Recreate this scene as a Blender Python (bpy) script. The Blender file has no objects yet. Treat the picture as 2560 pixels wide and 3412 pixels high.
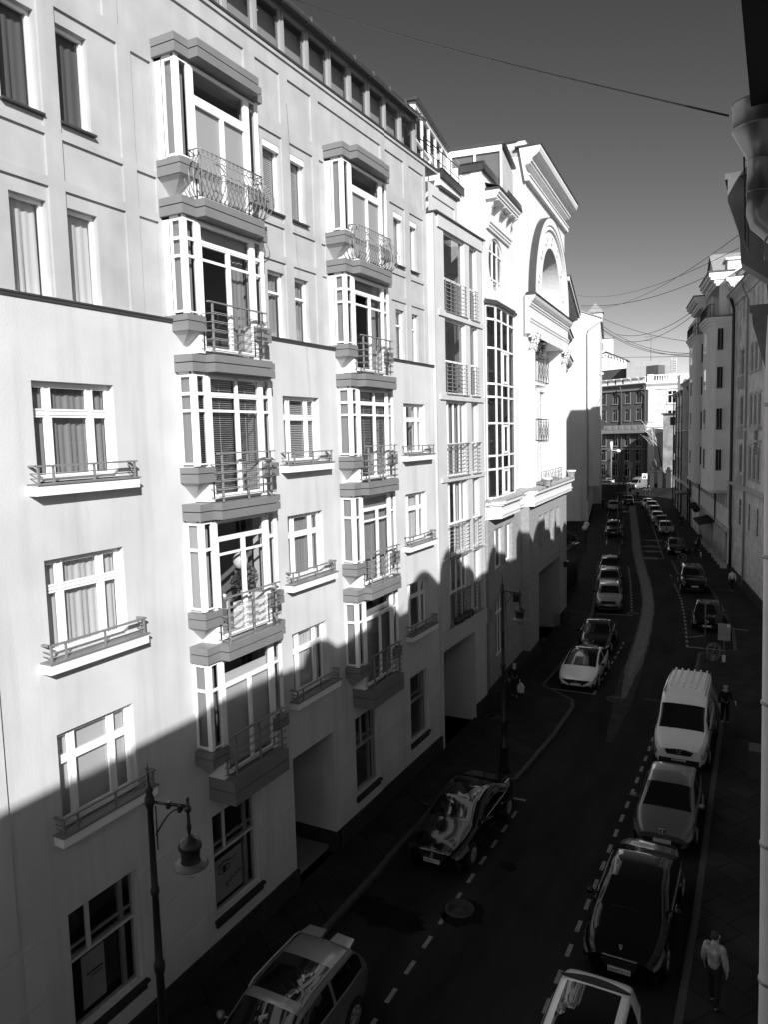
import bpy, bmesh, math, random
from math import sin, cos, pi, radians, sqrt, atan2
from mathutils import Vector, Matrix
random.seed(7)
S = bpy.context.scene
COL = S.collection
# ---------------- camera ----------------
cam = bpy.data.cameras.new('camera'); co = bpy.data.objects.new('camera', cam); COL.objects.link(co)
cam.sensor_fit = 'VERTICAL'; cam.sensor_height = 36.0; cam.lens = 2488.5 / 3412 * 36.0
cam.clip_start = 0.05; cam.clip_end = 3000
yaw, pit, rol = radians(27.889), radians(5.743), radians(-1.5225)
fw = Vector((-sin(yaw) * cos(pit), cos(yaw) * cos(pit), -sin(pit)))
rr = Vector((cos(yaw), sin(yaw), 0)); uu = rr.cross(fw)
r2 = cos(rol) * rr + sin(rol) * uu; u2 = -sin(rol) * rr + cos(rol) * uu
co.matrix_world = Matrix(((r2.x, u2.x, -fw.x, 0), (r2.y, u2.y, -fw.y, 0), (r2.z, u2.z, -fw.z, 13.0), (0, 0, 0, 1)))
S.camera = co
# ---------------- light ----------------
SKYK = 0.46
SUN = Vector((-1.0, 1.12, -0.743)).normalized()
W = bpy.data.worlds.new('World'); S.world = W; W.use_nodes = True
nt = W.node_tree; nt.nodes.clear()
sk = nt.nodes.new('ShaderNodeTexSky'); sk.sky_type = 'NISHITA'; sk.sun_disc = False
sk.sun_elevation = math.asin(-SUN.z); sk.sun_rotation = atan2(-SUN.x, -SUN.y)
sk.altitude = 200; sk.air_density = 1.0; sk.dust_density = 0.6; sk.ozone_density = 2.0
sp = nt.nodes.new('ShaderNodeSeparateColor'); bg = nt.nodes.new('ShaderNodeBackground'); wo = nt.nodes.new('ShaderNodeOutputWorld')
bg.inputs[1].default_value = 0.085
# black and white film behind a red filter: red channel of the sky, with a steeper response
pw_ = nt.nodes.new('ShaderNodeMath'); pw_.operation = 'POWER'; pw_.inputs[1].default_value = 1.6
ml_ = nt.nodes.new('ShaderNodeMath'); ml_.operation = 'MULTIPLY'; ml_.inputs[1].default_value = SKYK
mn_ = nt.nodes.new('ShaderNodeMath'); mn_.operation = 'MINIMUM'; mn_.inputs[1].default_value = 14.0
nt.links.new(sk.outputs[0], sp.inputs[0]); nt.links.new(sp.outputs[0], pw_.inputs[0]); nt.links.new(pw_.outputs[0], ml_.inputs[0]); nt.links.new(ml_.outputs[0], mn_.inputs[0]); nt.links.new(mn_.outputs[0], bg.inputs[0]); nt.links.new(bg.outputs[0], wo.inputs[0])
sl = bpy.data.lights.new('sun', 'SUN'); sl.energy = 5.0; sl.angle = radians(0.6); sl.color = (1, 1, 1)
so = bpy.data.objects.new('sun', sl); COL.objects.link(so); so.rotation_euler = SUN.to_track_quat('-Z', 'Y').to_euler()
so.location = (20, -20, 60)
S.view_settings.view_transform = 'Standard'; S.view_settings.look = 'None'
S.view_settings.exposure = 0.45; S.view_settings.gamma = 1.0; S.view_settings.use_curve_mapping = False
S.render.engine = 'CYCLES'
# ---------------- materials ----------------
MT = {}
def mat(name, v, rough=0.7, metal=0.0, noise=0.0, scale=1.0, bump=0.0, bscale=30.0, spec=0.5, coat=0.0, emit=0.0, streak=0.0):
    m = bpy.data.materials.new(name); m.use_nodes = True; MT[name] = m
    t = m.node_tree; b = t.nodes['Principled BSDF']
    b.inputs['Base Color'].default_value = (v, v, v, 1); b.inputs['Roughness'].default_value = rough
    b.inputs['Metallic'].default_value = metal
    b.inputs['Specular IOR Level'].default_value = spec
    if coat: b.inputs['Coat Weight'].default_value = coat; b.inputs['Coat Roughness'].default_value = 0.02
    if emit:
        b.inputs['Emission Color'].default_value = (1, 1, 1, 1); b.inputs['Emission Strength'].default_value = emit
    if noise or bump or streak:
        g = t.nodes.new('ShaderNodeNewGeometry')
    if noise or streak:
        n = t.nodes.new('ShaderNodeTexNoise'); n.inputs['Scale'].default_value = scale; n.inputs['Detail'].default_value = 6
        t.links.new(g.outputs['Position'], n.inputs['Vector'])
        r = t.nodes.new('ShaderNodeMapRange'); r.inputs[1].default_value = 0.3; r.inputs[2].default_value = 0.7
        r.inputs[3].default_value = v * (1 - noise); r.inputs[4].default_value = v * (1 + noise)
        t.links.new(n.outputs[0], r.inputs[0]); out = r.outputs[0]
        if streak:
            mp = t.nodes.new('ShaderNodeMapping'); mp.inputs['Scale'].default_value = (2.3, 2.3, 0.16)
            t.links.new(g.outputs['Position'], mp.inputs[0])
            n2 = t.nodes.new('ShaderNodeTexNoise'); n2.inputs['Scale'].default_value = 1.0; n2.inputs['Detail'].default_value = 5
            t.links.new(mp.outputs[0], n2.inputs['Vector'])
            r2_ = t.nodes.new('ShaderNodeMapRange'); r2_.inputs[1].default_value = 0.5; r2_.inputs[2].default_value = 0.75
            r2_.inputs[3].default_value = 1.0; r2_.inputs[4].default_value = 1 - streak
            t.links.new(n2.outputs[0], r2_.inputs[0])
            mu = t.nodes.new('ShaderNodeMath'); mu.operation = 'MULTIPLY'
            t.links.new(out, mu.inputs[0]); t.links.new(r2_.outputs[0], mu.inputs[1]); out = mu.outputs[0]
        cc = t.nodes.new('ShaderNodeCombineColor')
        for i in range(3): t.links.new(out, cc.inputs[i])
        t.links.new(cc.outputs[0], b.inputs['Base Color'])
    if bump:
        n3 = t.nodes.new('ShaderNodeTexNoise'); n3.inputs['Scale'].default_value = bscale; n3.inputs['Detail'].default_value = 4
        t.links.new(g.outputs['Position'], n3.inputs['Vector'])
        bp = t.nodes.new('ShaderNodeBump'); bp.inputs['Strength'].default_value = bump; bp.inputs['Distance'].default_value = 0.02
        t.links.new(n3.outputs[0], bp.inputs['Height']); t.links.new(bp.outputs[0], b.inputs['Normal'])
    return m
mat('plaster_white', 0.55, 0.85, noise=0.08, scale=0.7, bump=0.2, bscale=18, streak=0.16)
mat('plaster_grey', 0.40, 0.85, noise=0.10, scale=1.3, bump=0.12, bscale=25, streak=0.12)
mat('plaster_mid', 0.50, 0.85, noise=0.07, scale=1.0, bump=0.12, bscale=25, streak=0.12)
mat('plaster_arch', 0.68, 0.8, noise=0.04, scale=0.8, bump=0.1, bscale=20, streak=0.08)
mat('plaster_tower', 0.78, 0.85, noise=0.08, scale=0.7, bump=0.1, bscale=12)
mat('plaster_tower_light', 0.86, 0.85, noise=0.05, scale=0.7)
mat('plaster_old', 0.62, 0.85, noise=0.22, scale=1.2, bump=0.2, bscale=8, streak=0.2)
mat('plaster_row', 0.42, 0.85, noise=0.15, scale=0.6)
mat('plaster_gable', 0.66, 0.85, noise=0.08, scale=0.35, bump=0.15, bscale=6, streak=0.12)
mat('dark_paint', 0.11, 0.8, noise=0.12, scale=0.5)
mat('dark_trim', 0.30, 0.8)
mat('stone_base', 0.30, 0.8, noise=0.18, scale=9, bump=0.35, bscale=14, streak=0.1)
mat('plinth', 0.035, 0.8, spec=.2, noise=0.2, scale=5, bump=0.1)
mat('trim_white', 0.84, 0.5, noise=0.03, scale=3)
mat('frame_white', 0.86, 0.35)
mat('frame_grey', 0.30, 0.4)
mat('clad_dark', 0.19, 0.42, noise=0.06, scale=2, spec=0.4)
mat('clad_seam', 0.06, 0.6)
mat('eave_dark', 0.012, 0.7, spec=.2); mat('roof_metal', 0.045, 0.5, noise=0.15, scale=2)
mat('roof_light', 0.30, 0.45, noise=0.15, scale=2)
mat('iron', 0.10, 0.5, spec=0.5)
mat('iron_grey', 0.20, 0.45, spec=0.5)
mat('iron_black', 0.015, 0.35, spec=0.5)
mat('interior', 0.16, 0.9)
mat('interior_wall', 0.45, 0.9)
mat('curtain_mid', 0.36, 0.9)
mat('curtain_light', 0.78, 0.9)
mat('curtain_dark', 0.14, 0.9)
mat('blind', 0.66, 0.7)
mat('zinc', 0.24, 0.38, metal=0.7, noise=0.12, scale=6)
mat('zinc_dark', 0.16, 0.5, metal=0.3, noise=0.2, scale=5)
mat('pipe_grey', 0.60, 0.5, noise=0.06, scale=5)
mat('black_paint', 0.006, 0.08, spec=0.3, coat=0.35)
mat('dark_grey_paint', 0.05, 0.2, metal=0.5, coat=1.0, spec=0.6)
mat('grey_paint', 0.15, 0.28, metal=0.35, coat=1.0)
mat('silver_paint', 0.34, 0.28, metal=0.4, coat=1.0)
mat('white_paint', 0.88, 0.25, coat=1.0)
mat('bronze_paint', 0.20, 0.32, metal=0.45, coat=0.8)
mat('car_glass', 0.006, 0.03, spec=0.7)
mat('rubber', 0.012, 0.7)
mat('chrome', 0.7, 0.12, metal=1.0)
mat('headlamp', 0.45, 0.1, metal=0.6, coat=1.0)
mat('plate_white', 0.72, 0.5)
mat('plate_text', 0.02, 0.6)
mat('marking', 0.22, 0.8, noise=0.25, scale=7)
mat('kerb_stone', 0.07, 0.75, spec=.15, noise=0.2, scale=6, bump=0.2)
mat('globe', 0.85, 0.3)
mat('skin', 0.42, 0.6)
mat('cloth_black', 0.012, 0.9); mat('cloth_white', 0.80, 0.9); mat('cloth_light', 0.36, 0.9, noise=0.5, scale=7, bump=.5, bscale=14)
mat('hair', 0.02, 0.6); mat('bag_white', 0.6, 0.6)
mat('leaf', 0.05, 0.6, noise=0.5, scale=8); mat('bark', 0.10, 0.9, noise=0.3, scale=4); mat('bark_sunlit', 0.5, 0.9)
mat('poster', 0.34, 0.7); mat('poster_dark', 0.03, 0.7); mat('balloon', 0.7, 0.3)
mat('iron_cover', 0.018, 0.6, noise=.2, scale=5); mat('board', 0.34, 0.6, noise=0.1, scale=1); mat('sign_white', 0.8, 0.5); mat('sign_grey', 0.30, 0.5)
mat('patch_light', 0.16, 0.85, spec=.15, noise=0.22, scale=3); mat('patch_a', .035, .85, spec=.1, noise=.3, scale=2); mat('patch_b', .12, .85, spec=.1, noise=.25, scale=3)
mat('patch_dark', 0.009, 0.9, spec=.05, noise=0.2, scale=2)

def glass_mat(name, tint=0.85, refl=0.10):
    m = bpy.data.materials.new(name); m.use_nodes = True; MT[name] = m
    t = m.node_tree; t.nodes.clear()
    o = t.nodes.new('ShaderNodeOutputMaterial'); mx = t.nodes.new('ShaderNodeMixShader')
    tr = t.nodes.new('ShaderNodeBsdfTransparent'); tr.inputs[0].default_value = (tint, tint, tint, 1)
    gl = t.nodes.new('ShaderNodeBsdfGlossy'); gl.inputs['Roughness'].default_value = 0.015
    fr = t.nodes.new('ShaderNodeLayerWeight'); fr.inputs[0].default_value = 0.5
    pw = t.nodes.new('ShaderNodeMath'); pw.operation = 'POWER'; pw.inputs[1].default_value = 3.5; t.links.new(fr.outputs['Facing'], pw.inputs[0])
    rm = t.nodes.new('ShaderNodeMapRange'); rm.inputs[3].default_value = refl; rm.inputs[4].default_value = 0.9
    t.links.new(pw.outputs[0], rm.inputs[0]); t.links.new(rm.outputs[0], mx.inputs[0])
    t.links.new(tr.outputs[0], mx.inputs[1]); t.links.new(gl.outputs[0], mx.inputs[2]); t.links.new(mx.outputs[0], o.inputs[0])
glass_mat('glass', 0.72, 0.08); glass_mat('glass_dark', 0.55, 0.12); glass_mat('glass_clear', 0.88, 0.08)

def brick_mat(name, base, mortar, bw, bh, msize=0.02, rot=0.0, rough=0.85, vary=0.15, plane='ground'):
    m = bpy.data.materials.new(name); m.use_nodes = True; MT[name] = m
    t = m.node_tree; b = t.nodes['Principled BSDF']; b.inputs['Roughness'].default_value = rough; b.inputs['Specular IOR Level'].default_value = 0.12
    g = t.nodes.new('ShaderNodeNewGeometry'); mp = t.nodes.new('ShaderNodeMapping')
    src = g.outputs['Position']
    if plane == 'wall':
        sx = t.nodes.new('ShaderNodeSeparateXYZ'); cx = t.nodes.new('ShaderNodeCombineXYZ'); ad = t.nodes.new('ShaderNodeMath')
        t.links.new(src, sx.inputs[0]); t.links.new(sx.outputs[0], ad.inputs[0]); t.links.new(sx.outputs[1], ad.inputs[1])
        t.links.new(ad.outputs[0], cx.inputs[0]); t.links.new(sx.outputs[2], cx.inputs[1]); src = cx.outputs[0]
    mp.inputs['Rotation'].default_value = (0, 0, rot)
    t.links.new(src, mp.inputs[0])
    br = t.nodes.new('ShaderNodeTexBrick'); br.inputs['Scale'].default_value = 1.0
    br.inputs['Brick Width'].default_value = bw; br.inputs['Row Height'].default_value = bh; br.inputs['Mortar Size'].default_value = msize
    br.inputs['Color1'].default_value = (base * (1 - vary),) * 3 + (1,); br.inputs['Color2'].default_value = (base * (1 + vary),) * 3 + (1,)
    br.inputs['Mortar'].default_value = (mortar,) * 3 + (1,)
    t.links.new(mp.outputs[0], br.inputs[0])
    n = t.nodes.new('ShaderNodeTexNoise'); n.inputs['Scale'].default_value = 0.8; n.inputs['Detail'].default_value = 8
    t.links.new(g.outputs['Position'], n.inputs['Vector'])
    r = t.nodes.new('ShaderNodeMapRange'); r.inputs[1].default_value = .3; r.inputs[2].default_value = .7; r.inputs[3].default_value = .7; r.inputs[4].default_value = 1.3
    t.links.new(n.outputs[0], r.inputs[0])
    mu = t.nodes.new('ShaderNodeVectorMath'); mu.operation = 'SCALE'; t.links.new(br.outputs[0], mu.inputs[0]); t.links.new(r.outputs[0], mu.inputs['Scale'])
    t.links.new(mu.outputs[0], b.inputs['Base Color'])
    bp = t.nodes.new('ShaderNodeBump'); bp.inputs['Strength'].default_value = .3; bp.inputs['Distance'].default_value = .01
    t.links.new(br.outputs['Fac'], bp.inputs['Height']); bp.invert = True; t.links.new(bp.outputs[0], b.inputs['Normal'])
brick_mat('paving', 0.026, 0.014, 0.9, 0.9, 0.025, 0.6)
brick_mat('brick', 0.20, 0.34, 0.5, 0.16, 0.03, 0, plane='wall')
brick_mat('facade_blocks', 0.38, 0.24, 1.1, 0.5, 0.03, 0, plane='wall')

def asphalt():
    m = bpy.data.materials.new('asphalt'); m.use_nodes = True; MT['asphalt'] = m
    t = m.node_tree; b = t.nodes['Principled BSDF']; b.inputs['Roughness'].default_value = 0.9; b.inputs['Specular IOR Level'].default_value = 0.08
    g = t.nodes.new('ShaderNodeNewGeometry')
    n = t.nodes.new('ShaderNodeTexNoise'); n.inputs['Scale'].default_value = 0.25; n.inputs['Detail'].default_value = 10; n.inputs['Roughness'].default_value = .65
    mp = t.nodes.new('ShaderNodeMapping'); mp.inputs['Scale'].default_value = (2.2, .5, 1); t.links.new(g.outputs['Position'], mp.inputs[0]); t.links.new(mp.outputs[0], n.inputs['Vector'])
    n2 = t.nodes.new('ShaderNodeTexNoise'); n2.inputs['Scale'].default_value = 60; n2.inputs['Detail'].default_value = 2; t.links.new(g.outputs['Position'], n2.inputs['Vector'])
    a = t.nodes.new('ShaderNodeMapRange'); a.inputs[1].default_value = .3; a.inputs[2].default_value = .7; a.inputs[3].default_value = .009; a.inputs[4].default_value = .034; t.links.new(n.outputs[0], a.inputs[0])
    c = t.nodes.new('ShaderNodeMapRange'); c.inputs[1].default_value = .3; c.inputs[2].default_value = .7; c.inputs[3].default_value = .75; c.inputs[4].default_value = 1.25; t.links.new(n2.outputs[0], c.inputs[0])
    mu = t.nodes.new('ShaderNodeMath'); mu.operation = 'MULTIPLY'; t.links.new(a.outputs[0], mu.inputs[0]); t.links.new(c.outputs[0], mu.inputs[1])
    cc = t.nodes.new('ShaderNodeCombineColor')
    for i in range(3): t.links.new(mu.outputs[0], cc.inputs[i])
    t.links.new(cc.outputs[0], b.inputs['Base Color'])
asphalt()

# ---------------- mesh helpers ----------------
class Fr:
    """local (u along the wall, n towards the street, z up) -> world"""
    def __init__(s, ox, oy, ang=0.0, side=1):
        a = radians(ang); s.O = Vector((ox, oy, 0)); s.U = Vector((-sin(a), cos(a), 0)); s.N = Vector((cos(a), sin(a), 0)) * side
    def __call__(s, u, n, z): return s.O + s.U * u + s.N * n + Vector((0, 0, z))
WORLD = lambda x, y, z: Vector((x, y, z))
class MB:
    def __init__(s, fr=None): s.v = []; s.f = []; s.m = []; s.sm = []; s.fr = fr or WORLD
    def add(s, vs, fs, m=0, smooth=False):
        o = len(s.v); s.v += [s.fr(*p) for p in vs]
        for f in fs: s.f.append([o + i for i in f]); s.m.append(m); s.sm.append(smooth)
        return s
    def box(s, a0, a1, b0, b1, c0, c1, m=0):
        return s.add([(a0, b0, c0), (a1, b0, c0), (a1, b1, c0), (a0, b1, c0), (a0, b0, c1), (a1, b0, c1), (a1, b1, c1), (a0, b1, c1)],
                     [(0, 3, 2, 1), (4, 5, 6, 7), (0, 1, 5, 4), (1, 2, 6, 5), (2, 3, 7, 6), (3, 0, 4, 7)], m)
    def quad(s, a, b, c, d, m=0): return s.add([a, b, c, d], [(0, 1, 2, 3)], m)
    def prism(s, poly, a, b, ax='z', m=0, smooth=False):
        """poly extruded along an axis: 'z' poly=(u,n); 'n' poly=(u,z); 'u' poly=(n,z)"""
        k = len(poly)
        mk = {'z': lambda p, t: (p[0], p[1], t), 'n': lambda p, t: (p[0], t, p[1]), 'u': lambda p, t: (t, p[0], p[1])}[ax]
        s.add([mk(p, a) for p in poly] + [mk(p, b) for p in poly], [(i, (i + 1) % k, k + (i + 1) % k, k + i) for i in range(k)], m, smooth)
        return s.add([mk(p, a) for p in poly], [tuple(range(k))], m).add([mk(p, b) for p in poly], [tuple(range(k))], m)
    def tube(s, pts, r, seg=6, m=0, cyc=False, cap=True):
        P = [Vector(p) for p in pts]; n = len(P); rings = []
        R = r if isinstance(r, (list, tuple)) else [r] * n
        for i in range(n):
            if cyc: t = P[(i + 1) % n] - P[i - 1]
            else: t = P[min(i + 1, n - 1)] - P[max(i - 1, 0)]
            if t.length < 1e-9: t = Vector((0, 0, 1))
            t.normalize(); a = Vector((0, 0, 1)) if abs(t.z) < .9 else Vector((1, 0, 0))
            x = t.cross(a).normalized(); y = t.cross(x)
            rings.append([tuple(P[i] + (x * cos(2 * pi * k / seg) + y * sin(2 * pi * k / seg)) * R[i]) for k in range(seg)])
        vs = [q for g in rings for q in g]; fs = []
        for i in range(n if cyc else n - 1):
            j = (i + 1) % n
            for k in range(seg): fs.append((i * seg + k, i * seg + (k + 1) % seg, j * seg + (k + 1) % seg, j * seg + k))
        if cap and not cyc: fs += [tuple(range(seg)), tuple((n - 1) * seg + k for k in range(seg))]
        return s.add(vs, fs, m, True)
    def lathe(s, prof, c=(0, 0, 0), seg=16, m=0, smooth=True):
        vs = []; k = len(prof)
        for r, z in prof:
            for j in range(seg): vs.append((c[0] + r * cos(2 * pi * j / seg), c[1] + r * sin(2 * pi * j / seg), c[2] + z))
        fs = [(i * seg + j, i * seg + (j + 1) % seg, (i + 1) * seg + (j + 1) % seg, (i + 1) * seg + j) for i in range(k - 1) for j in range(seg)]
        return s.add(vs, fs, m, smooth)
    def sphere(s, c, r, m=0, seg=12, sz=1.0):
        return s.lathe([(max(1e-4, r * sin(pi * i / 8)), -r * sz * cos(pi * i / 8)) for i in range(9)], c, seg, m)
    def relief(s, u0, u1, z0, z1, rects, m=0, n0=0.0, mo=None, open_depth=.25):
        """wall front with recesses / raised fields; rects (u0,u1,z0,z1,depth[,open][,mat])"""
        us = sorted({round(x, 4) for r in rects for x in r[:2] if u0 < x < u1} | {u0, u1})
        zs = sorted({round(x, 4) for r in rects for x in r[2:4] if z0 < x < z1} | {z0, z1})
        D = [[(0.0, False, m)] * (len(zs) - 1) for _ in us[:-1]]
        for r in rects:
            op = len(r) > 5 and r[5]; mm = r[6] if len(r) > 6 else m
            for i in range(len(us) - 1):
                if us[i] >= r[0] - 1e-5 and us[i + 1] <= r[1] + 1e-5:
                    for j in range(len(zs) - 1):
                        if zs[j] >= r[2] - 1e-5 and zs[j + 1] <= r[3] + 1e-5: D[i][j] = (r[4], op, mm)
        for i in range(len(us) - 1):
            for j in range(len(zs) - 1):
                d, op, mm = D[i][j]; a, b, c, e = us[i], us[i + 1], zs[j], zs[j + 1]
                if not op: s.quad((a, n0 + d, c), (b, n0 + d, c), (b, n0 + d, e), (a, n0 + d, e), mm)
                if i + 1 < len(us) - 1 and abs(D[i + 1][j][0] - d) > 1e-6:
                    o = D[i + 1][j]; s.quad((b, n0 + d, c), (b, n0 + o[0], c), (b, n0 + o[0], e), (b, n0 + d, e), m)
                if j + 1 < len(zs) - 1 and abs(D[i][j + 1][0] - d) > 1e-6:
                    o = D[i][j + 1]; s.quad((a, n0 + d, e), (b, n0 + d, e), (b, n0 + o[0], e), (a, n0 + o[0], e), m)
                if i == 0 and d: s.quad((a, n0 + d, c), (a, n0, c), (a, n0, e), (a, n0 + d, e), m)
                if i == len(us) - 2 and d: s.quad((b, n0 + d, c), (b, n0, c), (b, n0, e), (b, n0 + d, e), m)
                if j == 0 and d: s.quad((a, n0 + d, c), (b, n0 + d, c), (b, n0, c), (a, n0, c), m)
        return s
    def build(s, name, mats, parent=None, label=None, cat=None, group=None, kind=None, loc=None, wn=True):
        me = bpy.data.meshes.new(name); off = Vector((0, 0, 0))
        p = parent
        while p is not None: off += p.location; p = p.parent
        o = bpy.data.objects.new(name, me); COL.objects.link(o)
        if loc is not None: o.location = loc; off = off + Vector(loc)
        if parent is not None: o.parent = parent
        me.from_pydata([tuple(v - off) for v in s.v], [], s.f)
        for mm in (mats if isinstance(mats, (list, tuple)) else [mats]): me.materials.append(MT[mm])
        me.polygons.foreach_set('material_index', s.m); me.polygons.foreach_set('use_smooth', s.sm)
        if wn:
            b = bmesh.new(); b.from_mesh(me); bmesh.ops.recalc_face_normals(b, faces=b.faces); b.to_mesh(me); b.free()
        me.update()
        tag(o, label, cat, group, kind); return o
def tag(o, label=None, cat=None, group=None, kind=None):
    if label: o['label'] = label
    if cat: o['category'] = cat
    if group: o['group'] = group
    if kind: o['kind'] = kind
    return o
def empty(name, loc, label=None, cat=None, group=None, rz=0.0):
    o = bpy.data.objects.new(name, None); COL.objects.link(o); o.location = loc; o.rotation_euler = (0, 0, rz); o.empty_display_size = .3
    return tag(o, label, cat, group)
KIDS = {}
def copy_tree(o, parent=None):
    c = o.copy(); COL.objects.link(c); c.parent = parent
    for ch in list(o.children): copy_tree(ch, c)
    return c
def text_obj(txt, size, M, m, parent=None, name='lettering', ext=0.002, label=None, off=None):
    """writing as mesh; M maps text plane (x right, y up) to world"""
    cu = bpy.data.curves.new('tmp', 'FONT'); cu.body = txt; cu.size = size; cu.extrude = ext; cu.align_x = 'CENTER'; cu.align_y = 'CENTER'; cu.resolution_u = 2
    t = bpy.data.objects.new('tmp', cu); me = bpy.data.meshes.new_from_object(t); me.transform(M)
    if parent is not None:
        offv = Vector((0, 0, 0)); p = parent
        while p is not None: offv += p.location; p = p.parent
        me.transform(Matrix.Translation(-offv))
    me.materials.clear(); me.materials.append(MT[m])
    o = bpy.data.objects.new(name, me); COL.objects.link(o); o.parent = parent
    bpy.data.objects.remove(t); bpy.data.curves.remove(cu)
    if label: o['label'] = label
    return o
def frM(fr, u, n, z, flip=False):
    """matrix placing text on a frame wall, readable from the street"""
    xd = fr.U.copy(); nd = fr.N.copy(); zd = Vector((0, 0, 1))
    if xd.cross(zd).dot(nd) < 0: xd = -xd
    p = fr(u, n, z)
    return Matrix(((xd.x, zd.x, nd.x, p.x), (xd.y, zd.y, nd.y, p.y), (xd.z, zd.z, nd.z, p.z), (0, 0, 0, 1)))
# windows -------------------------------------------------------------
def window(parent, fr, u0, u1, z0, z1, n, vs=(), hs=(), fw=.07, fm='frame_white', gm='glass', cur=None, cn=.07, name='window', dep=.08, cz=None, pane=True):
    b = MB(fr)
    b.box(u0, u0 + fw, n - dep, n, z0, z1); b.box(u1 - fw, u1, n - dep, n, z0, z1)
    b.box(u0 + fw, u1 - fw, n - dep, n, z0, z0 + fw); b.box(u0 + fw, u1 - fw, n - dep, n, z1 - fw, z1)
    for v in vs:
        c, w = v[0], (v[1] if len(v) > 1 else .06)
        a0, a1 = (v[2], v[3]) if len(v) > 2 else (z0 + fw, z1 - fw)
        b.box(c - w / 2, c + w / 2, n - dep * .8, n - .004, a0, a1)
    for h in hs:
        c, w = h[0], (h[1] if len(h) > 1 else .06)
        a0, a1 = (h[2], h[3]) if len(h) > 2 else (u0 + fw, u1 - fw)
        b.box(a0, a1, n - dep * .7, n + .004, c - w / 2, c + w / 2)
    w = b.build(name, fm, parent)
    if pane:
        MB(fr).quad((u0 + fw * .6, n - dep * .5, z0 + fw * .6), (u1 - fw * .6, n - dep * .5, z0 + fw * .6), (u1 - fw * .6, n - dep * .5, z1 - fw * .6), (u0 + fw * .6, n - dep * .5, z1 - fw * .6)).build('pane', gm, w, wn=False)
    if cur:
        kind, cm = cur; zz0, zz1 = cz or (z0 + .03, z1 - .02); a, e = u0 + .03, u1 - .03
        c = MB(fr); nn = n - dep - cn
        if kind == 'drape':
            k = max(6, int((e - a) / .05)); vs_ = []
            for i in range(k + 1):
                uu_ = a + (e - a) * i / k; d = .035 * sin(i * 2.1) + .02 * sin(i * .9 + u0)
                vs_ += [(uu_, nn + d, zz0), (uu_, nn + d * .5, zz1)]
            c.add(vs_, [(2 * i, 2 * i + 2, 2 * i + 3, 2 * i + 1) for i in range(k)], 0, True)
        elif kind == 'half':
            k = max(5, int((e - a) * .3 / .05))
            for (x0, x1) in ((a, a + (e - a) * .28), (e - (e - a) * .28, e)):
                vs_ = []
                for i in range(k + 1):
                    uu_ = x0 + (x1 - x0) * i / k; d = .04 * sin(i * 2.2)
                    vs_ += [(uu_, nn + d, zz0), (uu_, nn + d * .5, zz1)]
                c.add(vs_, [(2 * i, 2 * i + 2, 2 * i + 3, 2 * i + 1) for i in range(k)], 0, True)
        elif kind == 'blind':
            zz = zz0
            while zz < zz1: c.box(a, e, nn, nn + .028, zz, zz + .028); zz += .05
        elif kind == 'roller':
            c.box(a, e, nn, nn + .008, zz0, zz1)
        c.build('curtain' if kind in ('drape', 'half') else 'blind', cm, w, wn=False)
    return w
def bars(b, p0, p1, r, m=0, seg=5): b.tube([p0, p1], r, seg, m)
# =====================================================================
# LEFT: the apartment building with the stacked bay windows
# =====================================================================
F = Fr(-12, 0, 0)              # u = y, n = towards the street
apt = empty('apartment_building', (-12, 14, 0), 'pale stuccoed apartment block on the left with two stacks of dark banded bay windows', 'building')
BIG = [(9.14, 11.04), (16.92, 18.74), (24.41, 26.27)]
SH = [(9.1, 10.85, 1.4, 3.93), (13.28, 15.02, 1.3, 3.90), (20.25, 21.72, 1.3, 3.88), (24.44, 25.92, 1.47, 3.97)]
ROWS = [(12.35, 14.19), (9.04, 10.88), (5.69, 7.53)]
low = []
# ground floor: raised render blocks with grooves between
for (a, b_) in ((3.0, 8.0), (8.12, 9.0), (10.95, 13.16), (15.14, 16.62), (19.02, 20.13), (21.84, 24.32), (26.04, 27.2)):
    for (c, d) in ((.76, 1.52), (1.64, 2.62), (2.74, 3.78)):
        low.append((a, b_, c, d, .035))
for (a, b_) in BIG:
    for (c, d) in ROWS: low.append((a, b_, c, d, -.30, True))
for (a, b_, c, d) in SH: low.append((a, b_, c, d, -.28, True))
low.append((16.72, 18.92, 0.0, 3.97, -3.2, True))
BAYH = []
for y0_ in (12.82, 19.74):
    for zt_ in (21.66, 18.33, 14.94, 11.59, 8.27):
        BAYH.append((y0_ + .14, y0_ + 2.92, zt_ - 2.49, zt_ - .38, -.3, True)); BAYH.append((y0_ + .47, y0_ + 2.59, zt_ - 3.33, zt_ - 2.49, -.3, True))
low += [r if r[3] <= 15.7 else (r[0], r[1], r[2], 15.7, r[4], True) for r in BAYH if r[2] < 15.69]
wl = MB(F)
wl.relief(0, 27.2, 0, 15.70, low, 0)
wl.box(16.72, 18.92, -3.3, -3.2, 0, 3.97)                        # back of the passage
wl.quad((16.72, 0, 3.97), (18.92, 0, 3.97), (18.92, -3.2, 3.97), (16.72, -3.2, 3.97))
wl.box(0, 27.2, -9, -8.8, 0, 23.3); wl.box(-.1, 0, -9, .0, 0, 23.3)
wl.box(3.0, 8.02, .003, .05, 3.95, 15.6)
wall = wl.build('wall', 'plaster_white', apt)
pl = MB(F)
for (a, b_) in ((0, 16.72), (18.92, 27.2)): pl.box(a, b_, .003, .10, 0, .70)
pl.box(18.90, 19.0, -3.0, .1, .0, .70)
pl.build('plinth', 'plinth', apt)
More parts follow.
